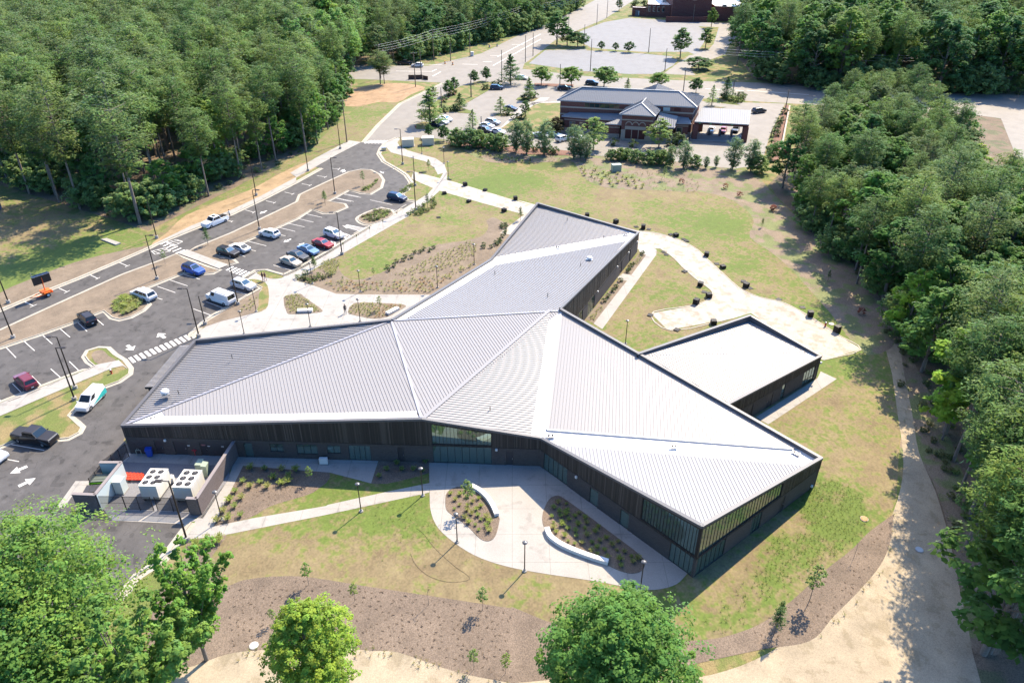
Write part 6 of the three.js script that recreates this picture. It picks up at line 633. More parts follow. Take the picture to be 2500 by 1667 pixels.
boxOf('electric_cabinet', [[-46.62,-66.31],[-45.66,-66.29],[-45.58,-67.37],[-46.66,-67.49]], 1.9, M.paleblue, 'tall pale cabinet against the white yard wall', 'cabinet'); boxOf('transformer_box', [[-38.34,-69.83],[-37.43,-69.79],[-37.59,-70.99],[-38.27,-71.02]], 1.5, M.palegreen, 'left pale green transformer box in the yard', 'transformer'); boxOf('transformer_box', [[-37.43,-69.38],[-36.75,-69.26],[-36.73,-70.15],[-37.45,-70.33]], 1.7, M.palegreen, 'right pale green transformer box against the brick wall', 'transformer'); boxOf('utility_meter', [[-23.79,-71.62],[-22.74,-71.62],[-22.82,-72.01],[-23.77,-72.01]], 0.9, M.white, 'small white meter box on the apron by the wall', 'meter box'); boxOf('white_chest', [[-40.78,-68.26],[-40.45,-68.14],[-40.54,-68.74],[-40.96,-68.84]], 0.9, M.white, 'small round-backed white unit between the cooling units', 'cooling unit');
{ const g = std({ color: lin(0.2, 0.55, 0.02), roughness: 0.5 }), t = thing('refuse_skip', 'lime green skip with grey lid in the bin bay', 'skip', [[-48.92,-67.73][0], 0.03, [-48.92,-67.73][1]], 0.1); part('body', hexa([[-0.95, 1.15, -0.75], [0.95, 1.15, -0.75], [0.95, 1.15, 0.75], [-0.95, 1.15, 0.75]], [[-0.85, 0.12, -0.6], [0.85, 0.12, -0.6], [0.85, 0.12, 0.55], [-0.85, 0.12, 0.55]]), g, t); part('lid', [rbox(1.9, 0.08, 1.4, 0.03, 0, 1.25, -0.05), box(1.7, 0.03, 0.06, 0, 1.31, 0.2), box(1.7, 0.03, 0.06, 0, 1.31, -0.3)], std({ color: lin(0.09, 0.11, 0.09), roughness: 0.6 }), t); for (const x of [-0.75, 0.75]) part('lift_pocket', box(0.12, 0.2, 1.2, x * 1.3, 0.75, 0), g, t); }
{ const t = thing('refuse_skip', 'dark grey skip with ribbed black lid in the bin bay', 'skip', [[-48.96,-66.14][0], 0.03, [-48.96,-66.14][1]], 0.1); part('body', box(1.8, 0.95, 1.3, 0, 0.55, 0), M.dark, t); for (const x of [-0.62, 0, 0.62]) part('lid', rbox(0.58, 0.06, 1.32, 0.02, x, 1.07, 0), std({ color: lin(0.03, 0.03, 0.035), roughness: 0.6 }), t); }
{ const red = std({ color: lin(0.55, 0.035, 0.02), roughness: 0.55 }), or = std({ color: lin(0.5, 0.07, 0.02), roughness: 0.55 }), r = rng(5); for (let i = 0; i < 7; i++) { const k = i / 6, p = [lerp([-46.95,-69.88][0], [-46.15,-68.6][0], k), lerp([-46.95,-69.88][1], [-46.15,-68.6][1], k)], t = thing('safety_barrier', `fallen red and orange barrier on the yard gravel, ${ORD[i]} from the back`, 'barrier', [p[0] + 1.0, 0.05, p[1]], -0.05 + 0.12 * (r() - 0.5), 'barriers lying in the yard'); part('rail', [box(2.3, 0.12, 0.12, 0, 0.12 + 0.02 * i, 0)], i % 2 ? or : red, t); part('slat', [-0.9, -0.45, 0, 0.45, 0.9].map((x) => box(0.1, 0.08, 0.2, x, 0.2 + 0.02 * i, 0.02)), i % 2 ? red : or, t); part('foot', [-0.8, 0.8].map((x) => box(0.1, 0.1, 0.5, x, 0.06, 0.05)), M.rubber, t); } }
{ const p = [-45.43,-73.31], t = thing('wheeled_bin', 'blue plastic wheeled bin by the yard wall door', 'bin', [p[0], 0.03, p[1]], 0.3); const blue = std({ color: lin(0.015, 0.07, 0.4), roughness: 0.45 }); part('body', hexa([[-0.38, 1.1, -0.38], [0.38, 1.1, -0.38], [0.38, 1.1, 0.38], [-0.38, 1.1, 0.38]], [[-0.28, 0.08, -0.28], [0.28, 0.08, -0.28], [0.28, 0.08, 0.28], [-0.28, 0.08, 0.28]]), blue, t); part('lid', rbox(0.82, 0.1, 0.84, 0.04, 0, 1.15, 0), blue, t); part('wheel', [-0.25, 0.25].map((x) => new THREE.CylinderGeometry(0.12, 0.12, 0.06, 12).rotateZ(1.5708).translate(x, 0.12, -0.34)), M.rubber, t);
  const q = [-46.86,-73.43], v = thing('valve_assembly', 'small green valve assembly on the yard apron', 'valve', [q[0], 0.03, q[1]], 0); part('pipe', [bar([-0.3, 0, 0], [-0.3, 0.8, 0], 0.05), bar([0.3, 0, 0], [0.3, 0.8, 0], 0.05), bar([-0.3, 0.8, 0], [0.3, 0.8, 0], 0.05)], M.palegreen, v); part('hand_wheel', new THREE.TorusGeometry(0.14, 0.02, 6, 16).translate(0, 0.95, 0), M.palegreen, v); }
{ const w = W_.ad, u = (p) => (p[0] - w.A[0]) * w.ux + (p[1] - w.A[1]) * w.uz, uu = u([-39.73,-73.56]), c = w.O3(uu, 0.9, 0.1), red = std({ color: lin(0.4, 0.02, 0.03), roughness: 0.5 }); part('sprinkler_valve', [new THREE.TorusGeometry(0.16, 0.03, 6, 16).translate(...c), bar([c[0], 0.1, c[2]], [c[0], 0.9, c[2]], 0.04), bar([c[0] - 0.3, 0.95, c[2]], [c[0] + 0.3, 0.95, c[2]], 0.05)], red, hall); for (const px of [[-40.33,-73.58], [-37.76,-73.43], [-36.03,-73.34]]) { const q = w.O3(u(px), 1.6, 0.02); part('door_sign', box(0.32, 0.12, 0.02, q[0], q[1], q[2], Math.atan2(w.nx, w.nz)), M.white, hall); } const q = w.O3(u([-38.45,-73.49]), 1.75, -0.05); part('door_lettering', [box(0.6, 0.05, 0.012, q[0], q[1], q[2], Math.atan2(w.nx, w.nz)), box(0.36, 0.05, 0.012, q[0], q[1] - 0.11, q[2], Math.atan2(w.nx, w.nz))], std({ color: lin(0.5, 0.2, 0.2), roughness: 0.6 }), hall); }

// ---------------------------------------------------------------- poles and wires along the streets
function pole(p, h, label, cross) { const t = thing('utility_pole', label, 'utility pole', [p[0], 0, p[1]], 0.3, 'poles along the streets'); part('shaft', cyl(0.17, 0.11, h, 0, 0, 0, 8), cross ? M.wood : M.steelpole, t); if (cross) { const c = part('crossarm', box(2.4, 0.14, 0.12, 0, h - 0.5, 0), M.wood, t); for (const x of [-1.05, -0.4, 0.4, 1.05]) part('insulator', cyl(0.06, 0.04, 0.22, x, h - 0.42, 0, 8), M.steel, c); } return t; }
M.steelpole = std({ color: lin(0.13, 0.11, 0.09), roughness: 0.8 });
const polePts = [[-31.57,-318.54,13.08], [-24.76,-318.25,8.51], [-17.3,-326.74,9.75], [-34,-273.33,11.73], [-33.6,-289.47,9.55], [-3.7,-281.31,10.89], [5.37,-316.36,10.05], [8.71,-328.59,9.04], [-13.64,-258.01,7.89], [-13.75,-258.55,5.28], [-22.2,-241.26,7.04], [16.86,-273.56,7.63], [29.88,-299.17,11.58], [57.79,-335.75,9.65], [58.34,-299.17,8.28], [59.14,-266.95,7.11], [31.39,-347.46,9.33], [28.44,-404.98,5.5], [42.98,-409.59,9.66], [50.44,-431.56,8.66], [-8.76,-215.03,5.03], [93.17,-416.68,8.41], [86.06,-240.35,6.57], [73.03,-211.37,2.5], [74.85,-261.65,4.85], [153.25,-274.69,10.7], [-45.78,-207.12,11.65], [7.32,-398.24,11.42], [-48.19,-286.47,12.3]];
polePts.forEach(([x, z, h], i) => pole([x, z], Math.min(h, 12), `slim pole along the streets, ${ORD[i] ?? ORD[i - 20] + ' after the twentieth'} in the row`, [0, 3, 25, 26, 27, 28].includes(i)));
M.wire = std({ color: lin(0.55, 0.56, 0.57), roughness: 0.5 });
function wire(a, b, sag, r = 0.02) { const n = 10, pts = []; for (let i = 0; i <= n; i++) { const t = i / n; pts.push(V3(lerp(a[0], b[0], t), lerp(a[1], b[1], t) - sag * 4 * t * (1 - t), lerp(a[2], b[2], t))); } return new THREE.TubeGeometry(new THREE.CatmullRomCurve3(pts), 14, r, 4); }
{ const P = (i, dy) => [polePts[i][0], Math.min(polePts[i][2], 12) - dy, polePts[i][1]], far = [35.48,-435.95]; [0.3, 1.2, 2.2, 3.2].forEach((d, i) => { solo('power_line', `${ORD[i]} overhead power line from the top at the junction poles`, 'power line', [wire(P(28, d * 0.8), P(0, d), 0.5), wire(P(0, d), P(27, d), 1.2), wire(P(27, d), [far[0], 11 - d, far[1]], 1.2)], M.wire, 'overhead lines at the junction'); });
  const a = [75.5,-282.5], b = [148.26,-271.23], c = [190.71,-267.91]; [0, 1, 2].forEach((i) => solo('power_line', `${ORD[i]} overhead line from the top before the dark wood`, 'power line', [wire([a[0], 11 - i * 0.9, a[1]], [b[0], 11 - i * 0.9, b[1]], 0.8, 0.022), wire([b[0], 11 - i * 0.9, b[1]], [c[0], 11 - i * 0.9, c[1]], 0.8, 0.022)], M.wire, 'overhead lines before the dark wood')); }
for (const [i, p] of [[-30.2,-331.38], [-28.55,-337.75], [-27.03,-342.68], [-26.56,-312.8], [-23.37,-310.69], [-9.82,-347.39], [-6.52,-349.8]].entries()) { const t = thing('marker_post', `orange roadside marker on the far verge, ${ORD[i]} along the verge`, 'marker', [p[0], 0, p[1]], 0, 'orange roadside markers'), orange = std({ color: i > 4 ? lin(0.12, 0.08, 0.03) : lin(0.75, 0.3, 0.03), roughness: 0.6 }); part('barrel', [cyl(0.33, 0.26, 1.05, 0, 0.05, 0, 12), cyl(0.42, 0.42, 0.05, 0, 0, 0, 12)], orange, t); part('stripe', [cyl(0.325, 0.31, 0.18, 0, 0.3, 0, 12), cyl(0.3, 0.285, 0.16, 0, 0.7, 0, 12)], M.white, t); }
{ const p = [-35.33,-285.46], t = thing('silt_fence', 'dark brown board screen at the bare soil corner', 'screen', [p[0], 0, p[1]], 0.1); part('board', [box(5.2, 1.5, 0.1, 0, 0.75, 0), box(2.6, 1.5, 0.1, 3.6, 0.6, 1.0, -0.8)], std({ color: lin(0.07, 0.04, 0.03), roughness: 0.8 }), t); part('stake', [-2, 0, 2].map((x) => box(0.1, 1.8, 0.1, x, 0.9, 0.1)), M.wood, t); }
{ const p = [-112.95,-157.21], t = thing('blue_cabin', 'blue portable cabin cut by the left edge', 'cabin', [p[0] - 0.5, 0, p[1]], 0.3); const b = std({ color: lin(0.01, 0.06, 0.2), roughness: 0.5 }); part('case', rbox(1.2, 2.2, 1.2, 0.05, 0, 1.1, 0), b, t); part('roof', rbox(1.3, 0.15, 1.3, 0.05, 0, 2.25, 0), M.white, t); part('door', box(0.7, 1.8, 0.03, 0, 1, 0.61), b, t); }
struct('storm_inlet', slab([[-82.79,-140.15],[-81.83,-140.67],[-77.96,-138.33],[-78.57,-137.4]], 0, 0.25, 8), M.concrete);
for (const [p, m] of [[[39.87,-62.32], 'orange'], [[-16.94,-46.7], 'tan'], [[-24.36,-45.76], 'white'], [[52.1,-106.34], 'pale'], [[43.97,-57.72], 'grey']]) { const t = thing('access_cover', `${m} round access cover set in the ground`, 'cover', [p[0], 0.02, p[1]]); part('rim', cyl(0.45, 0.45, 0.06, 0, 0, 0, 20), M.concrete, t); part('lid', cyl(0.38, 0.38, 0.03, 0, 0.06, 0, 20), std({ color: { orange: lin(0.45, 0.2, 0.08), tan: lin(0.5, 0.35, 0.2), white: lin(0.6, 0.6, 0.58), pale: lin(0.5, 0.48, 0.4), grey: lin(0.3, 0.34, 0.38) }[m], roughness: 0.8 }), t); }
{ const pts = [[-10.64,-60.88],[-9.91,-60.2],[-8.41,-58.03],[-6.17,-55.55],[-4.36,-53.77],[-5.26,-53.38],[-6.78,-53.38],[-8.69,-54.16],[-10.24,-55.75],[-10.88,-57.19]].map(([x, z]) => V3(x, 0.05, z)); solo('garden_hose', 'thin dark hose looped on the dry lawn', 'hose', new THREE.TubeGeometry(new THREE.CatmullRomCurve3(pts), 60, 0.012, 5), M.bronze); }

// ---------------------------------------------------------------- people
function sdCap(p, a, b, ra, rb) { const bx = b[0] - a[0], by = b[1] - a[1], bz = b[2] - a[2], px = p[0] - a[0], py = p[1] - a[1], pz = p[2] - a[2], t = clamp((px * bx + py * by + pz * bz) / (bx * bx + by * by + bz * bz)); return Math.hypot(px - bx * t, py - by * t, pz - bz * t) - lerp(ra, rb, t); }
function person(p, turn, label, c, pose = {}) {
  const sw = pose.step ?? 0.12, arm = pose.arm ?? 0.1, bones = [[[0, 0.95, 0], [0, 1.18, 0], 0.15, 0.135, 't'], [[0, 1.18, 0], [0, 1.38, 0], 0.14, 0.125, 't'], [[-0.13, 1.4, 0], [0.13, 1.4, 0], 0.085, 0.085, 't'], [[0, 1.42, 0], [0, 1.56, 0.01], 0.06, 0.055, 's'], [[0, 1.6, 0.02], [0, 1.68, 0.02], 0.088, 0.1, 's'], [[0, 1.62, 0.1], [0, 1.6, 0.135], 0.02, 0.015, 's']];
  for (const s of [-1, 1]) { const f = s * sw; bones.push([[s * 0.09, 0.93, 0], [s * 0.1, 0.5, f * 0.6], 0.095, 0.062, 'p'], [[s * 0.1, 0.5, f * 0.6], [s * 0.1, 0.1, f - 0.03], 0.062, 0.042, pose.shorts ? 's' : 'p'], [[s * 0.1, 0.05, f - 0.05], [s * 0.11, 0.04, f + 0.16], 0.045, 0.035, 'f']); const ez = -f * 0.5 + arm * 0.5, hz = -f * 0.8 + arm * 1.6, hy = 0.85 + (pose.lift ?? 0); bones.push([[s * 0.2, 1.39, 0], [s * 0.25, 1.12, ez], 0.055, 0.042, 't'], [[s * 0.25, 1.12, ez], [s * 0.24, hy + 0.05, hz], 0.04, 0.03, 's'], [[s * 0.24, hy + 0.05, hz], [s * 0.23, hy - 0.05, hz + 0.01], 0.035, 0.028, 's']); for (let k = 0; k < 4; k++) bones.push([[s * 0.23, hy - 0.05, hz - 0.025 + k * 0.018], [s * 0.225, hy - 0.12 + (k === 0 || k === 3 ? 0.015 : 0), hz - 0.022 + k * 0.02], 0.009, 0.008, 's']); bones.push([[s * 0.215, hy, hz + 0.03], [s * 0.2, hy - 0.05, hz + 0.05], 0.01, 0.009, 's']); }
  const N = 88, mc = new MarchingCubes(N, new THREE.MeshBasicMaterial(), false, false, 200000); mc.isolation = 0; const S = 0.95; const f = mc.field, hb = N / 2;
  for (let k = 0; k < N; k++) for (let j = 0; j < N; j++) for (let i = 0; i < N; i++) { const q = [(i - hb) / hb * S * 0.5, (j - hb) / hb * S + 0.9, (k - hb) / hb * S * 0.5]; let d = 1e9; for (const b of bones) { const e = sdCap(q, b[0], b[1], b[2], b[3]), h2 = clamp(0.5 + 0.5 * (d - e) / 0.025); d = d > 5 ? e : lerp(d, e, h2) - 0.025 * h2 * (1 - h2); } f[i + j * N + k * N * N] = -d; }
  mc.update(); const n = mc.count, pos = mc.positionArray.slice(0, n * 3), col = new Float32Array(n * 3), cols = { t: c.top, p: c.legs, s: c.skin, f: c.shoes };
  for (let i = 0; i < n; i++) { const q = [pos[i * 3] * S * 0.5, pos[i * 3 + 1] * S + 0.9, pos[i * 3 + 2] * S * 0.5]; pos.set(q, i * 3); let best = 1e9, kk = 's'; for (const b of bones) { const e = sdCap(q, b[0], b[1], b[2], b[3]); if (e < best) { best = e; kk = b[4]; } } col.set(cols[kk], i * 3); }
  const g = new THREE.BufferGeometry(); g.setAttribute('position', new THREE.BufferAttribute(pos, 3)); g.setAttribute('color', new THREE.BufferAttribute(col, 3)); g.computeVertexNormals(); g.scale(1.0, 1.0, 1.0);
  const t = thing('person', label, 'person', [p[0], 0.035, p[1]], turn); part('body', g, M.skin, t); part('hair', new THREE.SphereGeometry(0.112, 14, 10, 0, 6.3, 0, 1.75).rotateX(-0.35).translate(0, 1.685, 0.0), std({ color: lin(...c.hair), roughness: 0.8 }), t); for (const s of [-1, 1]) part('eye', new THREE.SphereGeometry(0.012, 8, 6).translate(s * 0.035, 1.66, 0.112), M.black, t);
}
M.skin = std({ vertexColors: true, roughness: 0.8 });
person([-60.67,-152.22], -1.2, 'person in pale shirt and dark shorts behind the white pickup', { top: [0.5, 0.5, 0.48], legs: [0.04, 0.04, 0.05], skin: [0.42, 0.24, 0.16], shoes: [0.3, 0.3, 0.3], hair: [0.05, 0.03, 0.02] }, { shorts: true, arm: 0.2 });
person([-44.99,-121.92], 2.6, 'person in dark top with pale legs, walking at left of a pair', { top: [0.05, 0.03, 0.03], legs: [0.35, 0.2, 0.15], skin: [0.42, 0.24, 0.16], shoes: [0.5, 0.5, 0.5], hair: [0.03, 0.02, 0.015] }, { step: 0.2, shorts: true });
person([-44.53,-121.92], 2.6, 'person in brown top and pale shorts, walking at right of a pair', { top: [0.14, 0.06, 0.05], legs: [0.5, 0.42, 0.38], skin: [0.42, 0.24, 0.16], shoes: [0.4, 0.4, 0.4], hair: [0.06, 0.03, 0.02] }, { step: -0.18, shorts: true });
person([-27.82,-109.86], 0.4, 'person in dark clothes walking across the front plaza', { top: [0.03, 0.035, 0.045], legs: [0.06, 0.07, 0.09], skin: [0.42, 0.24, 0.16], shoes: [0.4, 0.4, 0.4], hair: [0.05, 0.04, 0.03] }, { step: 0.2 });


// ---------------------------------------------------------------- the brick shop with hipped metal roofs and a drive-through canopy
M.gunbox = std({ color: lin(0.1, 0.11, 0.13), roughness: 0.5 }); M.brickred = std({ map: T.brickred, roughness: 0.9 }); M.stone = std({ color: lin(0.36, 0.3, 0.24), roughness: 0.9 }); M.shoproof = new THREE.MeshPhysicalMaterial({ color: lin(0.25, 0.26, 0.27), roughness: 0.62, specularIntensity: 0.35 }); M.shopglass = new THREE.MeshPhysicalMaterial({ color: lin(0.02, 0.04, 0.04), roughness: 0.05, ior: 1.7 }); M.brownpanel = std({ color: lin(0.08, 0.02, 0.016), roughness: 0.8 });
function slope(parent, pts, name = 'roof_slope') { // ribbed metal slope, ribs running downhill, joined into one part
  const A = V3(...pts[0]), N = V3(...pts[1]).sub(A).cross(V3(...pts[2]).sub(A)).normalize(); if (N.y < 0) N.negate(); const S = V3(N.x, 0, N.z).normalize(); S.addScaledVector(N, -S.dot(N)).normalize(); const c = V3(); pts.forEach((p) => c.add(V3(...p))); c.multiplyScalar(1 / pts.length);
  const keep = roofPanels.length; facet(pts, [[c.x, c.z], [c.x + S.x, c.z + S.z]], 0.5, 0.09); const g = roofPanels.splice(keep).flatMap((p) => p.geo); return part(name, g, M.shoproof, parent);
}
const shop = thing('brick_shop', 'red brick building with grey hipped roofs and drive-through canopy', 'building', [0, 0, 0]);
const Q = (p, h) => [p[0], h, p[1]];
function cross2(a, b) { return [[Math.min(a[0], b[0]), 0], [0, 0]]; }
function hip(E, R1, R2, eave) { slope(shop, [E[0], E[1], R2, R1]); slope(shop, [E[1], E[2], R2]); slope(shop, [E[2], E[3], R1, R2]); slope(shop, [E[3], E[0], R1]); part('ridge_cap', [strip3(R1, R2, 0.3, 0.1, 0.08), strip3(E[0], R1, 0.3, 0.1, 0.06), strip3(E[1], R2, 0.3, 0.1, 0.06), strip3(E[2], R2, 0.3, 0.1, 0.06), strip3(E[3], R1, 0.3, 0.1, 0.06)], M.shopcap, shop); part('soffit', hexa(E.map((p) => lift(p, -0.02)), E.map((p) => lift(p, -0.3))), M.shopcap, shop); }
M.shopcap = std({ color: lin(0.34, 0.35, 0.36), roughness: 0.5 });
const sE1 = Q([12.87,-219.97], 8.4), sE2 = Q([51.29,-211.83], 8.4), sE3 = Q([55.8,-223.92], 8.4), sE4 = [sE1[0] + sE3[0] - sE2[0], 8.4, sE1[2] + sE3[2] - sE2[2]], sR1 = Q([20.22,-222.94], 11.3), sR2 = Q([47.14,-217.46], 11.3);
hip([sE1, sE2, sE3, sE4], sR1, sR2);
const inset = (E, k) => { const c = V3(); E.forEach((p) => c.add(V3(...p))); c.multiplyScalar(1 / E.length); return E.map((p) => { const d = V3(p[0] - c.x, 0, p[2] - c.z), l = d.length(); d.multiplyScalar((l - k) / l); return [c.x + d.x, p[1], c.z + d.z]; }); };
function mass(E, h, k, base = 1.2, y0 = 0) { const I = inset(E, k), tp = I.map((p) => [p[0], h - 0.3, p[2]]), bt = I.map((p) => [p[0], base, p[2]]); const g = hexa(tp, bt), pos = g.attributes.position, uv = g.attributes.uv; for (let i = 0; i < pos.count; i++) uv.setXY(i, (pos.getX(i) + pos.getZ(i) * 0.9) / 3.6, pos.getY(i) / 3.6); part('wall', g, M.brickred, shop); part('stone_base', hexa(I.map((p) => [p[0], base, p[2]]), inset(E, k - 0.12).map((p) => [p[0], y0, p[2]])), M.stone, shop); return I; }
const sI = mass([sE1, sE2, sE3, sE4], 8.4, 1.0);
function bandOn(a, b, y0, y1, out, mat, name) { const dx = b[0] - a[0], dz = b[2] - a[2], l = Math.hypot(dx, dz), nx = -dz / l, nz = dx / l; return part(name, hexa([[a[0] - nx * 0.05, y1, a[2] - nz * 0.05], [b[0] - nx * 0.05, y1, b[2] - nz * 0.05], [b[0] + nx * out, y1, b[2] + nz * out], [a[0] + nx * out, y1, a[2] + nz * out]], [[a[0] - nx * 0.05, y0, a[2] - nz * 0.05], [b[0] - nx * 0.05, y0, b[2] - nz * 0.05], [b[0] + nx * out, y0, b[2] + nz * out], [a[0] + nx * out, y0, a[2] + nz * out]]), mat, shop); }
for (const [a, b] of [[sI[0], sI[1]], [sI[3], sI[0]], [sI[1], sI[2]]]) { bandOn(a, b, 6.3, 6.7, 0.06, M.stone, 'stone_band'); bandOn(a, b, 4.3, 4.7, 0.06, M.stone, 'stone_band'); }
// upper window strip behind the left lean-to
for (let i = 0; i < 7; i++) { const k0 = 0.19 + i * 0.038, a = mid3(sI[0], sI[1], k0), b = mid3(sI[0], sI[1], k0 + 0.034); bandOn(a, b, 6.75, 7.8, 0.03, M.shopglass, 'upper_window'); }
for (const k of [0.78, 0.86]) bandOn(mid3(sI[0], sI[1], k), mid3(sI[0], sI[1], k + 0.05), 6.8, 7.8, 0.03, k > 0.8 ? M.brownpanel : M.paleblue, 'upper_window');
// rear hip seen over the ridge
{ const a = Q([38.31,-227.29], 9.6), b = Q([47.76,-225.94], 9.6), t = Q([42.36,-225.02], 11.8), e = Q([40.83,-220.06], 11.2); slope(shop, [a, t, e]); slope(shop, [t, b, e]); }
// entrance block
const porchA = Q([29.51,-208.81], 7.3), porchB = Q([38.97,-206.57], 7.3), porchD = V3(...sE3).sub(V3(...sE2)), porchN = porchD.clone().normalize(), gdep = 9, porchC = [porchB[0] + porchN.x * gdep, 7.3, porchB[2] + porchN.z * gdep], porchE = [porchA[0] + porchN.x * gdep, 7.3, porchA[2] + porchN.z * gdep], porchP = Q([35.78,-211.35], 9.6), porchR = [porchP[0] + porchN.x * 9, 9.6, porchP[2] + porchN.z * 9];
slope(shop, [porchA, porchB, porchP]); slope(shop, [porchB, porchC, porchR, porchP]); slope(shop, [porchA, porchP, porchR, porchE]); part('ridge_cap', [strip3(porchP, porchR, 0.3, 0.1, 0.08), strip3(porchA, porchP, 0.3, 0.1, 0.07), strip3(porchB, porchP, 0.3, 0.1, 0.07)], M.shopcap, shop); part('soffit', hexa([porchA, porchB, porchC, porchE].map((p) => lift(p, -0.02)), [porchA, porchB, porchC, porchE].map((p) => lift(p, -0.25))), M.shopcap, shop);
const porchI = mass([porchA, porchB, porchC, porchE], 7.3, 0.9, 1.4), F0 = porchI[0], F1 = porchI[1], fx = (k) => mid3(F0, F1, k);
bandOn(F0, F1, 5.55, 5.85, 0.07, M.stone, 'stone_band'); bandOn(fx(0.12), fx(0.8), 3.1, 4.0, 0.09, M.stone, 'stone_panel'); bandOn(F0, fx(0.12), 0.2, 3.0, 0.1, M.stone, 'stone_pier'); bandOn(fx(0.82), F1, 0.2, 3.0, 0.1, M.stone, 'stone_pier');
for (let i = 0; i < 3; i++) { const k0 = 0.14 + i * 0.22, a = fx(k0), b = fx(k0 + 0.2), w = Math.hypot(b[0] - a[0], b[2] - a[2]), m = mid3(a, b, 0.5), ry = Math.atan2(-(b[2] - a[2]), b[0] - a[0]), s = new THREE.Shape(); s.absarc(0, 0, w / 2 + 0.12, 0, Math.PI, false); s.lineTo(-w / 2 + 0.06, 0); const h = new THREE.Path(); s.absarc(0, 0, w / 2 - 0.1, Math.PI, 0, true); s.closePath(); const g = new THREE.ExtrudeGeometry(s, { depth: 0.14, bevelEnabled: false, curveSegments: 10 }); g.rotateY(ry); part('arch', g.translate(m[0], 4.35, m[2]), M.stone, shop); bandOn(a, b, 0.6, 3.0, 0.12, M.brownpanel, 'entrance_panel'); bandOn(fx(k0 - 0.02), fx(k0), 0.6, 3.05, 0.14, M.stone, 'mullion'); }
// lean-to roofs
function leanTo(p, h0, h1, wallI, nm) { slope(shop, [Q(p[0], h0), Q(p[1], h0), Q(p[2], h1), Q(p[3], h1)]); const E = [Q(p[0], h0), Q(p[1], h0), Q(p[2], h0), Q(p[3], h0)]; part('soffit', hexa(E.map((q) => lift(q, -0.05)), E.map((q) => lift(q, -0.3))), M.shopcap, shop); const I = mass(E, h0, 0.9, 1.1); bandOn(I[0], I[1], h0 - 1.1, h0 - 0.85, 0.06, M.stone, 'stone_band'); return I; }
const l1 = leanTo([[14.14,-218.01], [30.44,-213.01], [32.72,-220.24], [19.79,-221.27]], 4.4, 6.6); for (const [k, w] of [[0.1, 0.11], [0.29, 0.11], [0.48, 0.11], [0.67, 0.11]]) { const wn = bandOn(mid3(l1[0], l1[1], k), mid3(l1[0], l1[1], k + w), 1.2, 3.0, 0.05, M.stone, 'window'); const a = mid3(l1[0], l1[1], k + 0.008), b = mid3(l1[0], l1[1], k + w - 0.008); for (const [y0, y1] of [[1.28, 2.05], [2.13, 2.92]]) { const n = bandOn(a, b, y0, y1, 0.07, M.shopglass, 'pane'); shop.remove(n); wn.add(n); } }
const l2 = leanTo([[26,-211.59], [30.82,-210.67], [31.18,-214.38], [28.91,-212.47]], 3.9, 5.3);
const l3 = leanTo([[39.08,-207.94], [44.77,-207.68], [46.19,-211.51], [41.37,-213.34]], 3.9, 6.0);
const l4 = leanTo([[45.43,-210.22], [49.87,-210.03], [48.85,-216.2], [42.53,-216.7]], 4.4, 6.6); { const wn = bandOn(mid3(l4[0], l4[1], 0.08), mid3(l4[0], l4[1], 0.55), 1.2, 3.0, 0.05, M.stone, 'window'), n = bandOn(mid3(l4[0], l4[1], 0.11), mid3(l4[0], l4[1], 0.52), 1.3, 2.9, 0.07, M.shopglass, 'pane'); shop.remove(n); wn.add(n); }
// drive-through canopy
{ const p = [[50.57,-209.66], [64.69,-206.65], [67.61,-216.49], [54.52,-219.2]]; slope(shop, [Q(p[0], 5), Q(p[1], 5), Q(p[2], 6.4), Q(p[3], 6.4)]); const E = p.map((q) => Q(q, 5)); part('canopy_fascia', hexa(E.map((q) => lift(q, -0.05)), E.map((q) => lift(q, -0.75))), M.brownpanel, shop); for (const [a, b] of [[0, 1], [1, 2]]) part('eave_trim', strip3(Q(p[a], 5), Q(p[b], b === 2 ? 6.4 : 5), 0.2, 0.25, -0.05), M.shopcap, shop); for (const [x, y] of [[0.02, 0.06], [0.96, 0.06], [0.02, 0.9], [0.96, 0.9], [0.25, 0.5], [0.47, 0.5], [0.7, 0.5]]) { const q = mid3(mid3(E[0], E[1], x), mid3(E[3], E[2], x), y), big = x < 0.1 || x > 0.9; part('canopy_pillar', big ? box(1.3, 4.2, 1.3, q[0], 2.1, q[2]) : box(0.5, 1.9, 0.9, q[0], 0.95, q[2]), big ? M.brickred : M.gunbox, shop); } for (const k of [0.1, 0.3, 0.5, 0.7]) { const q = mid3(E[0], E[1], k); part('lane_light', box(0.5, 0.16, 0.06, q[0], 4.65, q[2] + 0.12), std({ color: lin(0.05, 0.4, 0.15), roughness: 0.4 }), shop); } }

{ const e = V3(...sE2), b = part('shop_kerb', slab([[49.71,-208.82],[62.95,-206.25],[66.55,-213.22],[67.27,-215.93],[52.12,-216.85]], 0.02, 0.14, 16), M.concrete, shop); }
// grass, beds and walks round the shop
for (const p of [[[-19.18,-270.25],[-11.99,-282.72],[-3.18,-277.16],[-8.15,-267.87],[-16.68,-245.22],[-12.45,-239.63],[-13.02,-237.18],[-19.06,-238.93],[-22.2,-238.05],[-23.39,-247.07]], [[8.06,-250.37],[15.89,-250.37],[13.95,-215.21],[-3.25,-220.69]], [[1.28,-254.73],[2.15,-257.7],[6.08,-258.21],[9.44,-256.21],[8.88,-253.75],[4.99,-251.81]], [[-28.95,-224.75],[-26.66,-227.95],[-21.69,-226.34],[-20.38,-220.85],[-23.7,-219.7],[-28.01,-220.08]], [[-5.69,-235.03],[-4.14,-237.18],[0.18,-236.75],[-0.27,-234.6],[-2.52,-233.75]], [[69.36,-258.09],[73.78,-261.23],[77.69,-257.47],[76.7,-252.59],[72.53,-249.04],[68.39,-251.4]], [[61.9,-246.14],[68.61,-245],[66.6,-243.87]]]) struct('grass_patch', slab(p, 0.01, 0.1, 16), M.turf);
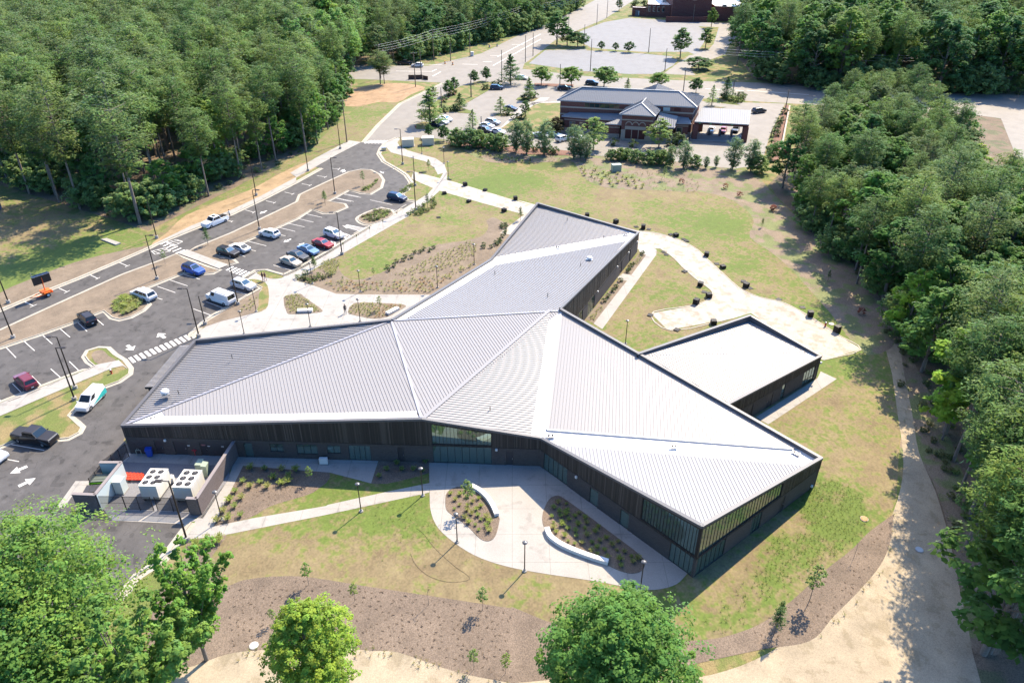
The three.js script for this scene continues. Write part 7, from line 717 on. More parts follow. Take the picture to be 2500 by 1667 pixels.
for (const p of [[[-3.67,-220.08],[4.01,-250.37],[8.09,-251.33],[16.02,-252.77],[15.89,-250.37],[8.06,-250.09],[-3.04,-220.85]], [[5.39,-248.01],[9.49,-257.7],[12.68,-257.91],[11.78,-253.75],[6.79,-247.07]]]) struct('pavement', sheet(p, 0.11, 16), M.concrete);
for (const p of [[[7.97,-274.67],[21.58,-272.44],[21.89,-276.93],[8.07,-278.65]], [[89.18,-249.64],[89.19,-245.85],[79.6,-218.8],[71.48,-196.46],[68.63,-190.25],[66.72,-190.25],[72.28,-207.12],[79.61,-226.68]], [[-23.3,-251.81],[-18.75,-263.32],[-20.42,-265.95],[-23.13,-255.71]], [[-17.67,-207.04],[-12.4,-207.04],[-6.29,-205.67],[7.69,-201.65],[16.42,-198.41],[16.18,-195],[3.64,-195.87],[-8.17,-201.65],[-17.18,-202.98]]]) struct('mulch_bed', sheet(p, 0.105, 16), std({ map: T.mulch, color: lin(1.15, 0.8, 0.75), roughness: 1 }));
{ const w = thing('retaining_wall', 'low dark brick wall beside the grass right of the shop', 'wall', [0, 0, 0]); part('masonry', ribbon([[88.22,-243.08],[84.04,-231.65],[78.24,-215.77],[72.67,-200.34],[70.9,-195.82]], 0, 0.35, 0, 1.0, false, 3.6), M.brickred, w); part('return', ribbon([[70.51,-195.19],[72.85,-194.56]], 0, 0.35, 0, 1.6, false, 3.6), M.brickred, w); part('cap', ribbon([[88.22,-243.08],[84.04,-231.65],[78.24,-215.77],[72.67,-200.34],[70.9,-195.82]], 0, 0.45, 1.0, 1.1, false, 4), M.stone, w); }

// ---------------------------------------------------------------- the school behind the big car park
const school = thing('brick_school', 'low red brick school with flat white roofs at the top edge', 'building', [0, 0, 0]);
function flat(poly, h, nm) { const g = slab(poly, 0, h, 3.6); part('wall', g, M.brickred, school); part('roof', slab(poly.map((p) => p), h, h + 0.12, 16), M.membrane, school); part('parapet', ribbon(poly, 0, 0.35, h, h + 0.35, true, 4), M.brickred, school); }
{ const fl = [72.22,-436.13], fr = [84.88,-432.29], fm = [84.42,-429.76], fk = [103.83,-424.79], ll = [64.92,-438.72], rr = [104.9,-421.13], re = [123.31,-417.53], dep = -32;
  flat([fl, fr, [fr[0], fr[1] + dep], [fl[0] + 6, fl[1] + dep]], 5.8); flat([fm, fk, [fk[0], fk[1] + dep], [fm[0], fm[1] + dep]], 15); flat([rr, re, [re[0], re[1] + dep], [rr[0], rr[1] + dep]], 6.8); flat([ll, [fl[0] - 0.05, fl[1]], [fl[0] - 0.05, fl[1] - 4], [ll[0] + 0.3, ll[1] - 4]], 4);
  for (const x of [755, 820, 880, 943]) { const q = [lerp(fl[0], fr[0], (x - 720) / 340), lerp(fl[1], fr[1], (x - 720) / 340)], w = part('window', box(1.6, 2.8, 0.2, q[0], 3.9, q[1] + 0.03), M.stone, school); part('pane', box(1.1, 2.2, 0.1, q[0], 3.9, q[1] + 0.12), M.shopglass, w); }
  const d = [lerp(ll[0], fl[0], 0.42), lerp(ll[1], fl[1], 0.42)], dr = part('door', box(3.4, 3.0, 0.2, d[0], 1.5, d[1] + 0.06), M.gunbox, school); part('pane', box(1.1, 2.1, 0.1, d[0] + 0.4, 1.5, d[1] + 0.14), M.paleblue, dr);
  part('yard_fence', [box(26, 2.6, 0.15, [92.22,-422.34][0], 1.3, [91.26,-417.53][1])], M.brickred, school); for (const [x, z, h] of [[...[82.85,-446.75], 5.9], [...[108.75,-418.49], 6.9], [...[84.57,-379.81], 15]]) part('roof_unit', rbox(2, 1.4, 2, 0.1, x, h + 0.8, z), M.steel, school); }


// ---------------------------------------------------------------- planted trees, shrubs and beds
const conA = conProto(61, 10, 2.2, [0.19, 0.31, 0.07]), conB = conProto(62, 10, 2.4, [0.24, 0.36, 0.1], { clumps: 8 }), conD = conProto(63, 10, 2.6, GREEN.oak, { clumps: 15 }), ball = broadProto(64, 6, 2.4, GREEN.maple, { bare: 0.3, size: 0.17, flat: 0.95, clumps: 16 }), ballD = broadProto(65, 6, 2.2, GREEN.oak, { bare: 0.2, size: 0.17 }), loose = broadProto(66, 8, 2.4, [0.24, 0.34, 0.09], { size: 0.17, clumps: 11, bare: 0.2 }), oval = broadProto(67, 10, 2.6, GREEN.mid, { size: 0.2, bare: 0.25 }), jack = pineProto(68, 8, [0.15, 0.24, 0.1], 0.85, 1.9, 0.75), jackB = pineProto(69, 8, [0.15, 0.23, 0.11], 0.88, 2.0, 0.8), wax = broadProto(70, 4.5, 2.4, [0.17, 0.27, 0.08], { bare: 0.05, size: 0.16, flat: 0.9 });
function planted(list) { for (const [px, proto, name, label, wide = 1, mat] of list) treeThing(name, proto, mat ?? ([jack, jackB].includes(proto) ? M.needle : M.leaf), label, null, px[0], px[1], px[2] * 1.08, (px[0] * 7.1) % 6, wide * ([conA, conB, conD].includes(proto) ? 1.7 : 1.3)); }
planted([
  [[-24.28,-224.75,9.74], conA, 'conical_tree', 'tallest bright conical tree at the shop entrance', 1.25], [[-16.49,-242.04,4.86], conD, 'conical_tree', 'dark conical tree on the shop lawn strip', 1.1], [[5.66,-255.71,6.57], conA, 'conical_tree', 'conical tree on the island before the shop street', 1.0], [[-11.48,-220.46,5.17], conB, 'conical_tree', 'pale feathery conical tree in the shop lot', 1.2], [[-3.59,-238.05,4.69], conB, 'conical_tree', 'feathery tree on the small island in the shop lot', 1.3], [[4.1,-232.91,4.83], oval, 'oval_tree', 'oval green tree beside the shop walk', 1.0],
  [[-0.52,-277.27,9.56], conD, 'conical_tree', 'dark conical tree at the street behind the blue SUV', 1.0], [[71.19,-256.23,6.69], conD, 'conical_tree', 'dark conical tree on the planted island right of shop', 0.9], [[64.49,-247.29,5.96], conB, 'conical_tree', 'pale feathery tree left of the planted island', 0.9], [[39.93,-267.73,3.93], conA, 'conical_tree', 'small conical tree between round street trees', 1.0],
  [[10.41,-275.83,6.29], ball, 'street_tree', 'round bright street tree, first from the left', 1.1], [[20.93,-273.56,6.75], ball, 'street_tree', 'round bright street tree, second from the left', 1.2], [[32.29,-272.44,6.97], ball, 'street_tree', 'large round street tree, third from the left', 1.35, leafTones[1]], [[51.45,-271.99,5.09], ball, 'street_tree', 'round street tree behind the rear hip of the shop', 1.3], [[62.95,-264.44,4.93], ballD, 'street_tree', 'round dark street tree behind the right end of shop', 1.0],
  [[-21.48,-259.72,5], oval, 'oval_tree', 'left of two tall trees by the shop drive', 1.25], [[-19.74,-263.32,5.17], oval, 'oval_tree', 'right of two tall trees by the shop drive', 1.1, leafTones[1]], [[-26.2,-254.73,4.47], loose, 'white_flowering_tree', 'pale blossoming tree by the shop drive', 1.2], [[-13.64,-278.99,4.41], ballD, 'small_tree', 'left dark small tree on the corner lawn', 0.9], [[-9.41,-282.49,4.83], ballD, 'small_tree', 'right dark small tree on the corner lawn', 0.8],
  [[-23.37,-211.59,3.6], ballD, 'small_tree', 'left dark sapling below the tall conical tree', 0.75], [[-18.99,-208.42,4.27], ballD, 'small_tree', 'right dark sapling below the tall conical tree', 0.75],
  [[21.83,-199.67,8.69], loose, 'birch_tree', 'light green tree left of the shop entrance', 1.15], [[39.87,-202.09,7.57], loose, 'birch_tree', 'light green tree right of the shop entrance', 1.25], [[12.54,-215.93,4.38], ballD, 'purple_tree', 'dark purple-leaved tree at the left shop corner', 1.3, leafMat(lin(0.55, 0.22, 0.3))],
  [[69.02,-324.62,10.94], oval, 'oval_tree', 'oval tree at the tip of the school island', 1.1], [[83.92,-345.36,7.71], oval, 'oval_tree', 'bushy tree on the school drive island', 1.2], [[98.88,-400.33,8.54], oval, 'oval_tree', 'bright tree before the school wall', 1.0, leafTones[2]], [[60.13,-457.72,6.21], oval, 'oval_tree', 'small tree on the grass left of the school', 1.0], [[71.88,-302.65,4.43], ballD, 'dark_shrub', 'large round dark shrub at the school drive', 2.3], [[38.2,-340.36,3.84], ballD, 'dark_shrub', 'left of three dark shrubs between the school lots', 0.8], [[44.12,-338.73,3.53], ballD, 'dark_shrub', 'middle of three dark shrubs between the school lots', 0.8], [[49.57,-336.3,4.23], ballD, 'dark_shrub', 'right of three dark shrubs between the school lots', 1.1],
  [[19.93,-354.49,13.08], oval, 'oval_tree', 'big leaning tree at the corner of the school lot', 1.3], [[24.31,-350.94,7.3], oval, 'oval_tree', 'middle dark tree at the corner of the school lot', 1.6, leafTones[1]], [[28.74,-349.19,6.07], ballD, 'oval_tree', 'low dark tree at the corner of the school lot', 1.6], [[-46.95,-277.27,10.65], pines[1], 'lone_pine', 'spreading lone pine on the bare soil by the junction', 1.9, M.needle], [[-45.6,-277.84,8.23], pines[3], 'lone_pine', 'smaller lone pine next to the spreading one', 1.9, M.needle],
]);
{ const H = [[[-15.04,-203.68,4.85], wax], [[-11.54,-202.34,5.02], wax], [[-9.15,-203.01,4.44], wax], [[-5.46,-200.34,4.2], wax], [[-3.06,-199.69,4.59], wax], [[1.11,-197.74,7.66], jack], [[3.85,-196.46,8.01], jack], [[8.54,-195.82,7.99], jackB], [[16.03,-192.69,7.72], jack], [[17.93,-193.31,5.06], jackB], [[19.34,-191.71,5.72], jackB], [[25.78,-191.54,2.74], wax], [[28.13,-191.54,3.09], wax], [[29.82,-191.91,2.86], wax], [[31.87,-189.69,3.31], wax], [[34.67,-188.23,3.52], wax], [[37.05,-188.59,3.41], wax], [[38.48,-187.5,3.75], wax], [[40.01,-185.71,4.98], jack], [[43.24,-184.65,6.21], jackB], [[46.27,-186.07,3.03], wax], [[48.82,-184.65,2.79], jack], [[51.58,-185.71,2.68], jack], [[55.37,-183.95,7.1], jackB], [[59.45,-182.22,7.17], jack], [[60.93,-181.88,4.35], wax]];
  H.forEach(([p, k], i) => treeThing(k === wax ? 'hedge_shrub' : 'young_pine', k, k === wax ? leafTones[i % 5] : needleTones[i % 4], `${k === wax ? 'leafy screening shrub' : 'young pine'} in the row before the shop, ${ORD[i]} from left`, 'screen planting before the shop', p[0], p[1], p[2] * 1.1, i * 1.3, k === wax ? 1.15 : 1.0)); }
// saplings on the site
const sap = conProto(81, 3.2, 0.62, [0.13, 0.2, 0.06], { bare: 0.4, n: 12, size: 0.07, clumps: 8 }), sapR = broadProto(82, 3.2, 0.6, [0.19, 0.28, 0.08], { bare: 0.38, size: 0.065, clumps: 7, leaves: 7, trunk: 0.025 }), sapBare = { H: 3.2, trunk: limbGeo(rng(83), 3, 0.03, [[1.6, 0.3, 2.4, 0.1, 0.012], [1.9, -0.25, 2.7, 0.1, 0.012], [2.2, 0.1, 2.9, -0.25, 0.01]], 0.01), crown: crown(rng(84), [[0, 2.6, 0, 0.4, 0.4]], { clumps: 8, leaves: 4, size: 0.05, col: [0.12, 0.1, 0.06] }) };
{ const S = [[[-20.85,-53,3.35], sapR, 'first sapling from left at the top of the mulch slope'], [[-15.75,-50.95,2.7], sapR, 'second sapling from left at the top of the mulch slope'], [[-8.32,-50.5,2.69], sapBare, 'almost leafless sapling on the mulch slope'], [[-2.89,-49.87,3.42], sapR, 'sapling on the mulch slope left of the round tree'], [[-3.48,-43.3,2.95], sapR, 'lower sapling at the foot of the mulch slope'], [[-0.57,-42.92,2.85], sapR, 'sapling beside the round tree at the slope foot'], [[-23.19,-48.3,2.15], sapR, 'sapling half behind the yellow-green tree'], [[29.86,-51.01,5.3], sapR, 'taller sapling on the right mulch strip'], [[26.14,-48.79,2.47], sap, 'lower dark sapling on the right mulch strip'], [[36.49,-56.64,2.64], sapBare, 'thin sapling at the upper right mulch strip'], [[25.23,-47.21,3.52], sap, 'small sapling at the foot of the right mulch strip'],
  [[-60.32,-137.61,3.62], sap, 'sapling on the median left of the black SUV'], [[-65.37,-128.8,3.19], sapR, 'sapling on the median near the zebra path'], [[-41.61,-159.28,3.44], sapR, 'sapling on the median bump'], [[-35.33,-172.08,3.8], sapR, 'sapling on the rounded end of the median'], [[-42.11,-160.95,2.78], sap, 'sapling on the median next to the empty bays'], [[-20.83,-183.4,2.84], sapR, 'sapling in the grass inside the S-shaped walk'], [[-18.68,-157.79,3.25], sap, 'dark sapling beside the walk by the navy SUV'], [[1.82,-150.52,3], sap, 'sapling behind the far roof edge'], [[-36.65,-126.16,2.86], sap, 'sapling at the corner of the plaza walk'], [[-25.28,-123.7,1.94], sapR, 'sapling in the lawn over the big planting bed'], [[-22.25,-111.07,2.83], sapR, 'sapling in the right plaza planter'], [[-5.02,-64.01,4.48], sapR, 'sapling in the round rear planter'], [[-36.91,-127.52,2.12], sap, 'sapling between walk and dense low planting'], [[57.04,-121.81,2.22], sap, 'young tree alone before the right wood'], [[52.22,-146.75,1.97], sap, 'small conifer at the edge of the right wood'], [[-20.74,-182.66,3.01], sapR, 'thin sapling within the walk curve'], [[36.83,-176.09,3.49], sapR, 'sapling in the straw below the hedge'], [[-4.2,-197.1,2.98], sap, 'bright sapling before the hedge'], [[-30.55,-121.79,0.93], sapR, 'sapling in the lower planting bed'], [[-24.25,-68.52,2.55], sapR, 'young tree at the end of the rear mulch bed']];
  S.forEach(([p, k, l]) => treeThing('sapling', k, leafTones[Math.abs(Math.round(p[0] * 3)) % 5], l, 'staked saplings', p[0], p[1], Math.max(1.2, p[2]), p[0], 1.0)); }
// low shrubs and grasses
function tuft(seed, h, n, col, spread = 1) { const r = rng(seed), L = new Leaves(); for (let i = 0; i < n; i++) { const a = r() * 6.28, b = 0.25 + 0.7 * r(), q = h * (0.6 + 0.5 * r()); for (let k = 0; k < 3; k++) { const t = (k + 0.6) / 3, x = Math.cos(a) * b * q * t * t * spread, z = Math.sin(a) * b * q * t * t * spread, v = 0.8 + 0.4 * r(); L.add(x, q * t * (1 - 0.3 * b * t), z, -Math.cos(a) * 0.4 + (r() - 0.5) * 0.6, 0.9, -Math.sin(a) * 0.4 + (r() - 0.5) * 0.6, h * 0.2, 0.3, r, [col[0] * v, col[1] * v, col[2] * v]); } } return L.geo(); }
const tufts = [tuft(91, 0.75, 60, [0.27, 0.34, 0.07]), tuft(92, 0.6, 50, [0.22, 0.3, 0.07]), tuft(93, 0.7, 55, [0.3, 0.32, 0.1])], bushes = [0, 1, 2].map((i) => crown(rng(95 + i), [[0, 0.4, 0, 0.5, 0.4], [0.2, 0.3, 0.1, 0.35, 0.3], [-0.15, 0.35, -0.15, 0.35, 0.3]], { clumps: 12, leaves: 9, size: 0.075, col: [[0.08, 0.13, 0.04], [0.15, 0.21, 0.055], [0.14, 0.16, 0.065]][i] })), redBush = crown(rng(99), [[0, 0.5, 0, 0.5, 0.5]], { clumps: 24, leaves: 9, size: 0.08, col: [0.2, 0.06, 0.04] }), twig = crown(rng(100), [[0, 0.6, 0, 0.7, 0.6]], { clumps: 30, leaves: 8, size: 0.05, asp: 0.2, col: [0.2, 0.1, 0.07] });
function shrub(name, geo, p, s, label, group, mat = M.leaf) { const m = solo(name, label, 'shrub', geo, mat, group); m.position.set(p[0], 0.05, p[1]); m.rotation.y = p[0] * 5; m.scale.setScalar(s); }
{ const A = [[-32.12,-70.79],[-30.27,-70.66],[-28.15,-70.52],[-26.39,-70.39],[-30.13,-68.26],[-31.14,-67.49],[-28.74,-69.05],[-27.06,-69.45],[-29.11,-67.49],[-27.49,-68],[-32.66,-66.72],[-31.62,-65.6],[-32.84,-65.1],[-31.93,-64.13],[-32.98,-63.42],[-32.09,-62.25],[-30.81,-62.71],[-33.23,-61.9],[-26.88,-68.39],[-32.3,-68.39]]; A.forEach((p, i) => shrub('bed_shrub', tufts[i % 3], p, 1.15, 'yellow-green tuft in the mulch bed by the yard wall', 'tufts in the mulch bed by the yard wall'));
  const B = [[-34.38,-58.35],[-33.28,-58.89],[-32.05,-59.11],[-33.95,-57.61],[-32.94,-57.93],[-32.11,-58.78]]; B.forEach((p) => shrub('bed_shrub', tufts[0], p, 1.2, 'green tuft in the small bed below the cream walk', 'tufts below the cream walk'));
  const C = [[-15.31,-70.52],[-16.12,-69.31],[-13.5,-70.52],[-12.05,-70.52],[-10.93,-70.25],[-14.18,-71.62],[-10.73,-71.9]]; C.forEach((p) => shrub('bed_shrub', tufts[1], p, 1.1, 'shaded tuft in the bed at the rear wall', 'tufts at the rear wall'));
  for (const [poly, n, lab, grp, k] of [[ovalA, 105, 'small grassy tuft in the round rear planter', 'tufts of the round planter', 0.85], [ovalB, 130, 'small grassy tuft in the long rear planter', 'tufts of the long planter', 0.85]]) { const pts = scatter(poly, 0.72, 300 + n).filter(([x, z]) => edgeDist(poly, x, z) > 0.45).slice(0, n); pts.forEach((p, i) => shrub('planter_tuft', tufts[(i * 5) % 3], p, k * (0.7 + 0.5 * ((i * 37 % 11) / 11)), lab, grp)); }
  shrub('bare_shrub', twig, [5.71,-64.25], 1.3, 'bare brown twiggy shrub in the long planter', null); [[40.58,-173.47], [50.15,-169.91], [52.07,-164.54], [57.27,-156.33], [58.19,-109.54], [57.24,-155.88]].forEach((p, i) => shrub('red_shrub', redBush, p, 1.4, `reddish shrub at the edge of the right straw bank, ${ORD[i]} from left`, 'reddish shrubs'));
  const Dk = [[-15.41,-136.04],[-17.26,-135.21],[-16.03,-134.55],[-17.86,-134.05],[-18.9,-133.73],[-20.51,-131.8],[-19.32,-131.48],[-20.68,-130.22],[-21.87,-129.76],[-22.13,-127.76],[-23.22,-127.31],[-22.85,-125.97],[-1.42,-147.81],[-2.23,-147.24],[-1.19,-146.49],[-2.07,-146.3],[-1.4,-144.44],[-1.46,-143.17],[-1.95,-141.55],[-2.57,-139.79],[-2.34,-138.92],[-3.25,-138.41],[-3.02,-137.55],[-4.11,-136.37],[-5.61,-137.55],[-5.64,-136.2]]; Dk.forEach((p, i) => shrub('clipped_shrub', bushes[0], p, 0.95, 'dark round shrub along the rim of the big planting bed', 'dark shrubs of the big planting bed'));
  const W = [[-38.02,-124.61],[-36.34,-122.58],[-35.44,-122.32],[-34.24,-122.85],[-36.4,-121.26],[-33.23,-123.79],[-35.13,-123.66],[-37.42,-122.58],[-38.81,-122.85],[-37.72,-122.32]]; W.forEach((p, i) => shrub('bed_shrub', bushes[1 + i % 2], p, 1.2, 'leafy shrub at the walk corner of the big bed', 'shrubs at the walk corner'));
  const E = [[-18.01,-162.62],[-17.65,-161.3],[-17.24,-159.34],[-17.64,-157.64],[-18.53,-155.55],[-19.75,-153.91],[-20.82,-153.91],[-20.05,-155.34],[-19.52,-156.17],[-20.71,-157.22],[-21.72,-155.14],[-22.3,-153.5],[-19.64,-158.91]]; E.forEach((p) => shrub('bed_shrub', bushes[1], p, 1.2, 'leafy shrub beside the walk by the navy SUV', 'shrubs beside the walk'));
  const Z = [[19.61,-121.71],[18.48,-119.25],[17.79,-117.75],[16.68,-115.55],[15.84,-113.98],[22.62,-128.21],[21.95,-127.04],[21.46,-125.55],[25.21,-133.27]]; Z.forEach((p) => shrub('bed_shrub', bushes[0], p, 1.0, 'small dark shrub along the far wing wall', 'shrubs along the far wing'));
  const Y = [[84.73,-236.8],[80.28,-226.68],[78.86,-223.47],[76.35,-217.28],[74.8,-212.82],[71.06,-203.01],[69.1,-198.38],[68.17,-195.19],[66.34,-190.25]]; Y.forEach((p) => shrub('clipped_shrub', bushes[0], p, 2.6, 'clipped dark shrub in the mulch strip right of the shop', 'shrubs right of the shop'));
  const X = [[-9.71,-269.16],[-8.96,-269.7],[-4.73,-276.36],[-6.52,-274.67],[-22.02,-241.59],[-20.89,-238.93],[-18.72,-240.7],[-17.77,-240.25],[-20.99,-259.72],[-19.64,-261.77],[-22.11,-251.81],[0.62,-230.4],[1.96,-231.23],[3.29,-230.4],[-1.85,-235.45],[-0.95,-235.88],[7.78,-257.7],[6.53,-256.71],[3.58,-254.73],[4.55,-254.73],[6.33,-199.05],[10.17,-197.13],[11.5,-196.5]]; X.forEach((p) => shrub('clipped_shrub', bushes[0], p, 2.4, 'dark shrub in the beds of the shop car park', 'shrubs of the shop car park'));
  const V = [[70.74,-255.01],[71.79,-253.19],[72.98,-251.99],[74.31,-251.4],[76.14,-255.01],[70.13,-256.23],[75.27,-257.47],[76.92,-256.85],[45.46,-204.99],[46.12,-204.57],[43.24,-203.74],[27.94,-204.16],[32.92,-202.5]]; V.forEach((p, i) => shrub('clipped_shrub', bushes[i < 5 ? 1 : 0], p, i > 7 && i < 10 ? 4 : 2.6, 'rounded shrub in the planted islands by the shop', 'shrubs by the shop'));
  const U = [[70.55,-472.24],[71.82,-475.25],[76.27,-473.74],[77.34,-475.25]]; U.forEach((p) => shrub('clipped_shrub', bushes[0], p, 4.5, 'clipped hedge shrub at the school corner', 'hedge at the school'));
}
// dense low planting: nobody could count it
function planting(name, label, poly, gap, geos, scale, seed, avoid = 0.3, cond, mat = M.leaf) { const pts = scatter(poly, gap, seed).filter(([x, z]) => edgeDist(poly, x, z) > avoid && (!cond || cond(x, z))), g = new THREE.Group(); g.name = numbered(name); g.userData = { kind: 'stuff', label, category: 'planting' }; scene.add(g); const m4 = new THREE.Matrix4(), q4 = new THREE.Quaternion(), r = rng(seed + 5); geos.forEach((geo, k) => { const l = pts.filter((p, i) => i % geos.length === k); if (!l.length) return; const im = new THREE.InstancedMesh(geo, mat, l.length); im.name = 'plants'; l.forEach(([x, z], i) => { const s = scale * (0.7 + 0.6 * r()); im.setMatrixAt(i, m4.compose(V3(x, 0.04, z), q4.setFromAxisAngle(V3(0, 1, 0), r() * 6), V3(s, s * 0.9, s))); }); shade(im); g.add(im); }); }
const lowA = [tuft(111, 0.45, 26, [0.32, 0.34, 0.11], 1.3), tuft(112, 0.4, 24, [0.27, 0.31, 0.09], 1.3)], rust = [tuft(113, 0.45, 26, [0.36, 0.25, 0.12], 1.2)];
planting('low_planting', 'dense yellow-green planting in the triangular planter', bedLeft, 0.42, lowA, 0.9, 401); planting('low_planting', 'dense planting at the left of the right plaza planter', bedRight, 0.42, lowA, 0.85, 402, 0.3, (x, z) => x < [-23.46,-111.65][0]); planting('low_planting', 'rusty planting at the right of the right plaza planter', bedRight, 0.45, [rust[0], lowA[0]], 0.8, 403, 0.3, (x, z) => x >= [-23.46,-111.65][0]);
planting('low_planting', 'dense green planting in the bed corner by the walk', smooth([[-36.31,-127.74],[-34.54,-131.31],[-33.14,-130.65],[-32.24,-126.79],[-32.57,-124.31],[-33.65,-124.31]], 2, true), 0.4, lowA, 1.0, 404, 0.1); planting('low_planting', 'rows of small grasses in the big planting bed', [[-22.67,-123.4],[-18.89,-128.05],[-13.34,-135.38],[-8.34,-140.03],[-6.46,-137.5],[-6.57,-132.64],[-11.3,-126.79],[-17.85,-123.7]], 0.62, lowA, 0.95, 405); planting('low_planting', 'small plants along the lower rim of big bed', [[-35.43,-121.32],[-30.7,-117.59],[-14.52,-117.03],[-11.5,-121.91],[-7.23,-128.05],[-5.12,-131.97],[-6.24,-131.31],[-12.54,-124.92],[-20.4,-122.5],[-25.67,-121.91],[-30.48,-121.91]], 0.65, [...lowA, rust[0]], 1.05, 406);
planting('low_planting', 'grasses along the far wing wall', [[24.77,-133.88],[25.85,-133.02],[23.85,-128.55],[22.45,-128.55]], 0.5, lowA, 0.9, 407); planting('low_planting', 'grasses at the near end of the far wing', [[15.81,-113.7],[16.13,-112.3],[13.34,-106.58],[12.33,-108.26]], 0.42, lowA, 0.9, 408); planting('low_planting', 'tall grasses on the planted bump of the median', smooth([[-68.16,-112.54],[-67.44,-115.47],[-65.76,-115.75],[-63.2,-113.33],[-63.08,-111.24],[-64.81,-108.95]], 2, true), 0.55, tufts, 1.3, 409, 0.1); planting('low_planting', 'shrubby grasses on the small parking island', smooth([[-32.38,-151.76],[-32.03,-153.45],[-28.7,-156.9],[-26.19,-154.04],[-30.02,-148.89]], 2, true), 0.6, [bushes[1], tufts[1], bushes[2]], 0.9, 410, 0.2); planting('low_planting', 'grasses in the corner bed behind the cargo van', [[-44.39,-117.4],[-43.12,-112.54],[-43.1,-110.47],[-45.81,-109.46],[-45.74,-114.12]], 0.6, lowA, 0.9, 411); planting('low_planting', 'small plants on the straw bank below the hedge', smooth([[16.95,-185.52],[18.43,-176.63],[22.88,-171.42],[32.81,-169.91],[30.43,-177.7],[21.96,-183.23]], 2, true), 1.5, [tufts[0], tufts[2]], 1.0, 412); planting('low_planting', 'small plants on the left straw bank below hedge', [[-12.24,-200.34],[-7.99,-192.69],[5.41,-187.86],[5.48,-190.86],[-4.17,-195.19]], 1.4, [tufts[0], tufts[2]], 1.0, 413); planting('low_planting', 'grasses on the rounded end of the median', smooth([[-35.17,-168.07],[-33.53,-168.56],[-32.39,-174.67],[-32.52,-177.86],[-33.1,-174.67],[-34.2,-170.56]], 2, true), 0.6, [bushes[1], tufts[1]], 0.9, 414, 0.05); planting('low_planting', 'plants along the kerb by the navy SUV', [[-25.9,-165.64],[-23.56,-170.56],[-23.5,-173.11],[-24.61,-172.08],[-25.98,-167.58]], 0.6, [bushes[1], tufts[1]], 0.9, 415, 0.05);
// undergrowth along the wood edges
planting('undergrowth', 'bushy undergrowth at the edge of the pine wood', smooth([[-122.66,-173.96],[-100.88,-161.83],[-77.08,-147.21],[-73.92,-150.78],[-67.25,-170.35],[-55.96,-195.93],[-55.12,-237.73],[-59.09,-272.83],[-66.51,-286.61],[-64.29,-205.65],[-74.76,-180.27],[-79.36,-159.68],[-107.02,-173.96],[-128.23,-183.56]], 2, true), 2.6, [bushes[0], bushes[1], wax.crown], 1.6, 420); planting('undergrowth', 'bushy undergrowth at the edge of the right wood', [[63.25,-168.01],[61.41,-147.21],[62.01,-122.87],[62.29,-107],[58.47,-89.42],[54.62,-73.93],[49.21,-58.54],[42.88,-42.72],[45.65,-42.72],[54.07,-61.81],[58.97,-79.27],[64.72,-101.5],[66.64,-126.47],[69.34,-168.01]], 2.4, [bushes[0], bushes[1], wax.crown], 1.4, 421); planting('undergrowth', 'bushy growth along the verge of the far wood', [[-46.42,-309.74],[-38.09,-319.94],[-21.84,-344.24],[11.49,-393.87],[38.19,-465.15],[31.84,-483.08],[-5.47,-388.83],[-34.03,-354.49],[-48.44,-331.69]], 3, [bushes[1], wax.crown], 2, 422); planting('undergrowth', 'hedge growth under the dark wood across the street', [[87.81,-280.96],[106.41,-268.93],[126.95,-263.87],[172.33,-259.57],[175.55,-265.12],[111.78,-275.5],[90.57,-288.06]], 3, [bushes[0], wax.crown], 2.2, 423);

// loose tufts in the lawn where it grows thickest, and dry grass along the edges of sand and mulch
const blade = [tuft(121, 0.2, 9, [0.13, 0.2, 0.035], 1.6), tuft(122, 0.24, 8, [0.17, 0.21, 0.05], 1.6)], dryBlade = [tuft(123, 0.3, 9, [0.3, 0.26, 0.12], 1.5), tuft(124, 0.28, 8, [0.2, 0.22, 0.07], 1.5)];
const greenAt = (x, z) => { const u = (x - LX0) / (LX1 - LX0) * PN, v = (z - LZ0) / (LZ1 - LZ0) * PN; return patchGrid[Math.round(v) * (PN + 1) + Math.round(u)] ?? 0; }, nz = rng(901);
planting('grass_tufts', 'clumps of longer grass in the lawn behind the building corner', [[37.37,-70.07],[41.78,-66.68],[39.96,-60.5],[32.45,-55.01],[24.45,-48.7],[19.64,-46.68],[18.09,-48.7],[20.91,-52.12],[27,-57.68]], 0.34, blade, 1.2, 431, 0.2, (x, z) => nz() < 0.15 + 0.8 * sstep(0.1, 0.7, greenAt(x, z)));
planting('grass_tufts', 'clumps of longer grass in the lawn by the cream walk', [[-20.92,-62.71],[-9.84,-66.34],[-9.42,-63.65],[-6.2,-58.46],[-0.7,-55.25],[-3.77,-54.16],[-14.84,-56.16]], 0.5, blade, 0.9, 432, 0.2, (x, z) => nz() < 0.1 + 0.7 * sstep(0.1, 0.7, greenAt(x, z)));
planting('grass_tufts', 'dry grass along the border of mulch and sand', [[-26.66,-45.24],[-23.75,-45.72],[-16.82,-45.97],[-13.26,-45.56],[-11.02,-45.48],[-8.28,-44.53],[-3.4,-42.85],[-0,-42.17],[-0,-41.52],[-3.36,-41.95],[-8.16,-43.3],[-13.07,-44.38],[-16.56,-44.69],[-23.36,-44.38],[-26.23,-43.91]], 0.5, dryBlade, 1.2, 433, 0.05, () => nz() < 0.55);
planting('grass_tufts', 'dry grass along the border of right mulch and sand', [[43.53,-63.26],[41.16,-58.31],[38.81,-55.21],[35.27,-51.93],[31.6,-48.88],[28.56,-46.35],[29.29,-46.02],[32.26,-48.7],[35.94,-51.75],[39.43,-55.01],[41.71,-58.1],[44.13,-63.26]], 0.5, dryBlade, 1.2, 434, 0.05, () => nz() < 0.5);
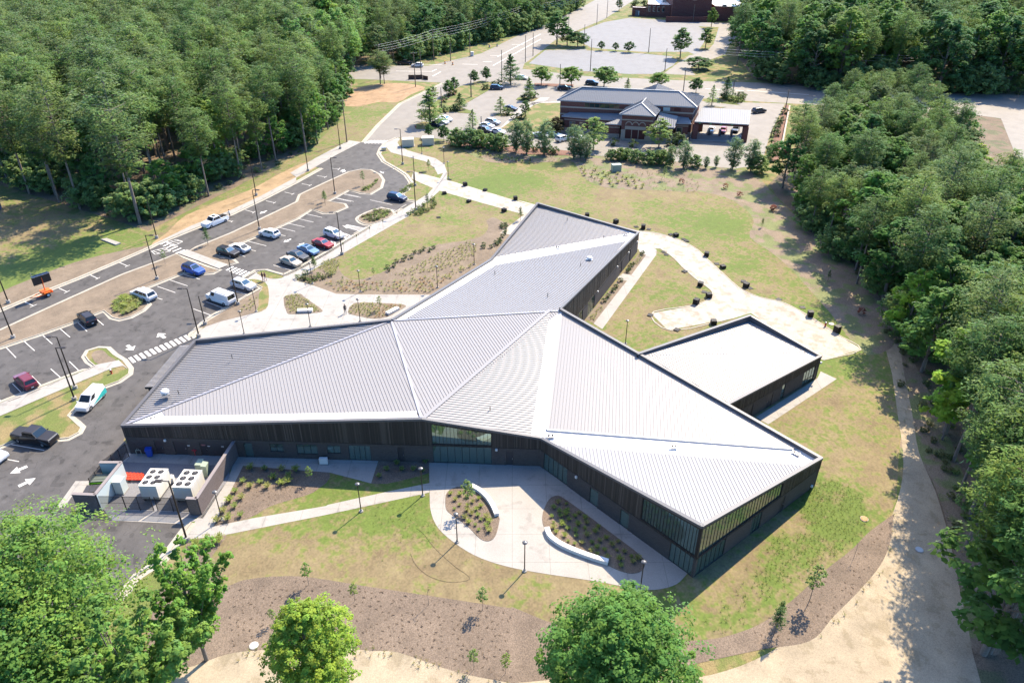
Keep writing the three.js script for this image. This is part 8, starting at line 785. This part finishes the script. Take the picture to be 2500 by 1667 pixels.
planting('grass_tufts', 'weeds and dry grass along the worn track by the wood', [[59.68,-104.2],[55.34,-89.42],[51.02,-77.43],[50.87,-70.63],[46.5,-55.48],[48.79,-55.48],[53.54,-70.63],[57.47,-87.25],[61.78,-104.2]], 0.9, [...dryBlade, bushes[2]], 1.2, 435, 0.05, () => nz() < 0.6);
planting('grass_tufts', 'weeds along the straw bank below the hedge', smooth([[-16.69,-207.12],[-10.8,-195.19],[0.88,-187.86],[14.98,-189.65],[18.25,-174.51],[34.3,-168.41],[42.9,-167.92],[45.39,-179.88],[25.66,-183.23],[15.26,-193.94],[-4.26,-200.34]], 2, true), 1.0, [...blade, ...dryBlade], 2, 436, 0.05, () => nz() < 0.7);

// coarse shredded bark lying on the mulch
const chipGeo = [0, 1].map((k) => merge([0, 1, 2].map((i) => box(0.26 - 0.05 * i, 0.035, 0.06, (i - 1) * 0.12, 0.02 + 0.02 * i, (i % 2) * 0.1 - 0.05, i * 1.1 + k, 0.2))));
const chipMat = std({ color: lin(0.15, 0.11, 0.075), roughness: 1 }), chipMatB = std({ color: lin(0.075, 0.055, 0.042), roughness: 1 });
planting('bark_chips', 'shredded bark on the mulch slope', [[-29.19,-52.62],[-22.55,-53.86],[-15.91,-52.71],[-8.22,-51.31],[-0,-49.87],[-0,-42.25],[-8.26,-44.38],[-13.23,-45.4],[-23.68,-45.48],[-26.61,-45.08]], 0.55, chipGeo, 0.6, 441, 0.1, () => nz() < 0.6, chipMat);
planting('bark_chips', 'dark bark pieces on the mulch slope', [[-29.19,-52.62],[-22.55,-53.86],[-15.91,-52.71],[-8.22,-51.31],[-0,-49.87],[-0,-42.25],[-8.26,-44.38],[-13.23,-45.4],[-23.68,-45.48],[-26.61,-45.08]], 0.75, chipGeo, 0.6, 442, 0.1, () => nz() < 0.5, chipMatB);
planting('bark_chips', 'shredded bark on the right mulch strip', [[22.03,-47.17],[28.02,-50.83],[36.49,-57.47],[43.3,-62.91],[40.84,-58.31],[35.26,-52.31],[28.82,-46.68],[23.6,-45.7]], 0.55, chipGeo, 0.6, 443, 0.1, () => nz() < 0.6, chipMat);
planting('bark_chips', 'shredded bark in the bed by the yard wall', [[-33.11,-71.07],[-22.42,-69.98],[-22.8,-68],[-25.61,-65.8],[-29.62,-62.95],[-33.33,-61.44]], 0.45, chipGeo, 0.55, 444, 0.1, () => nz() < 0.6, chipMat);


renderer.render(scene, camera);
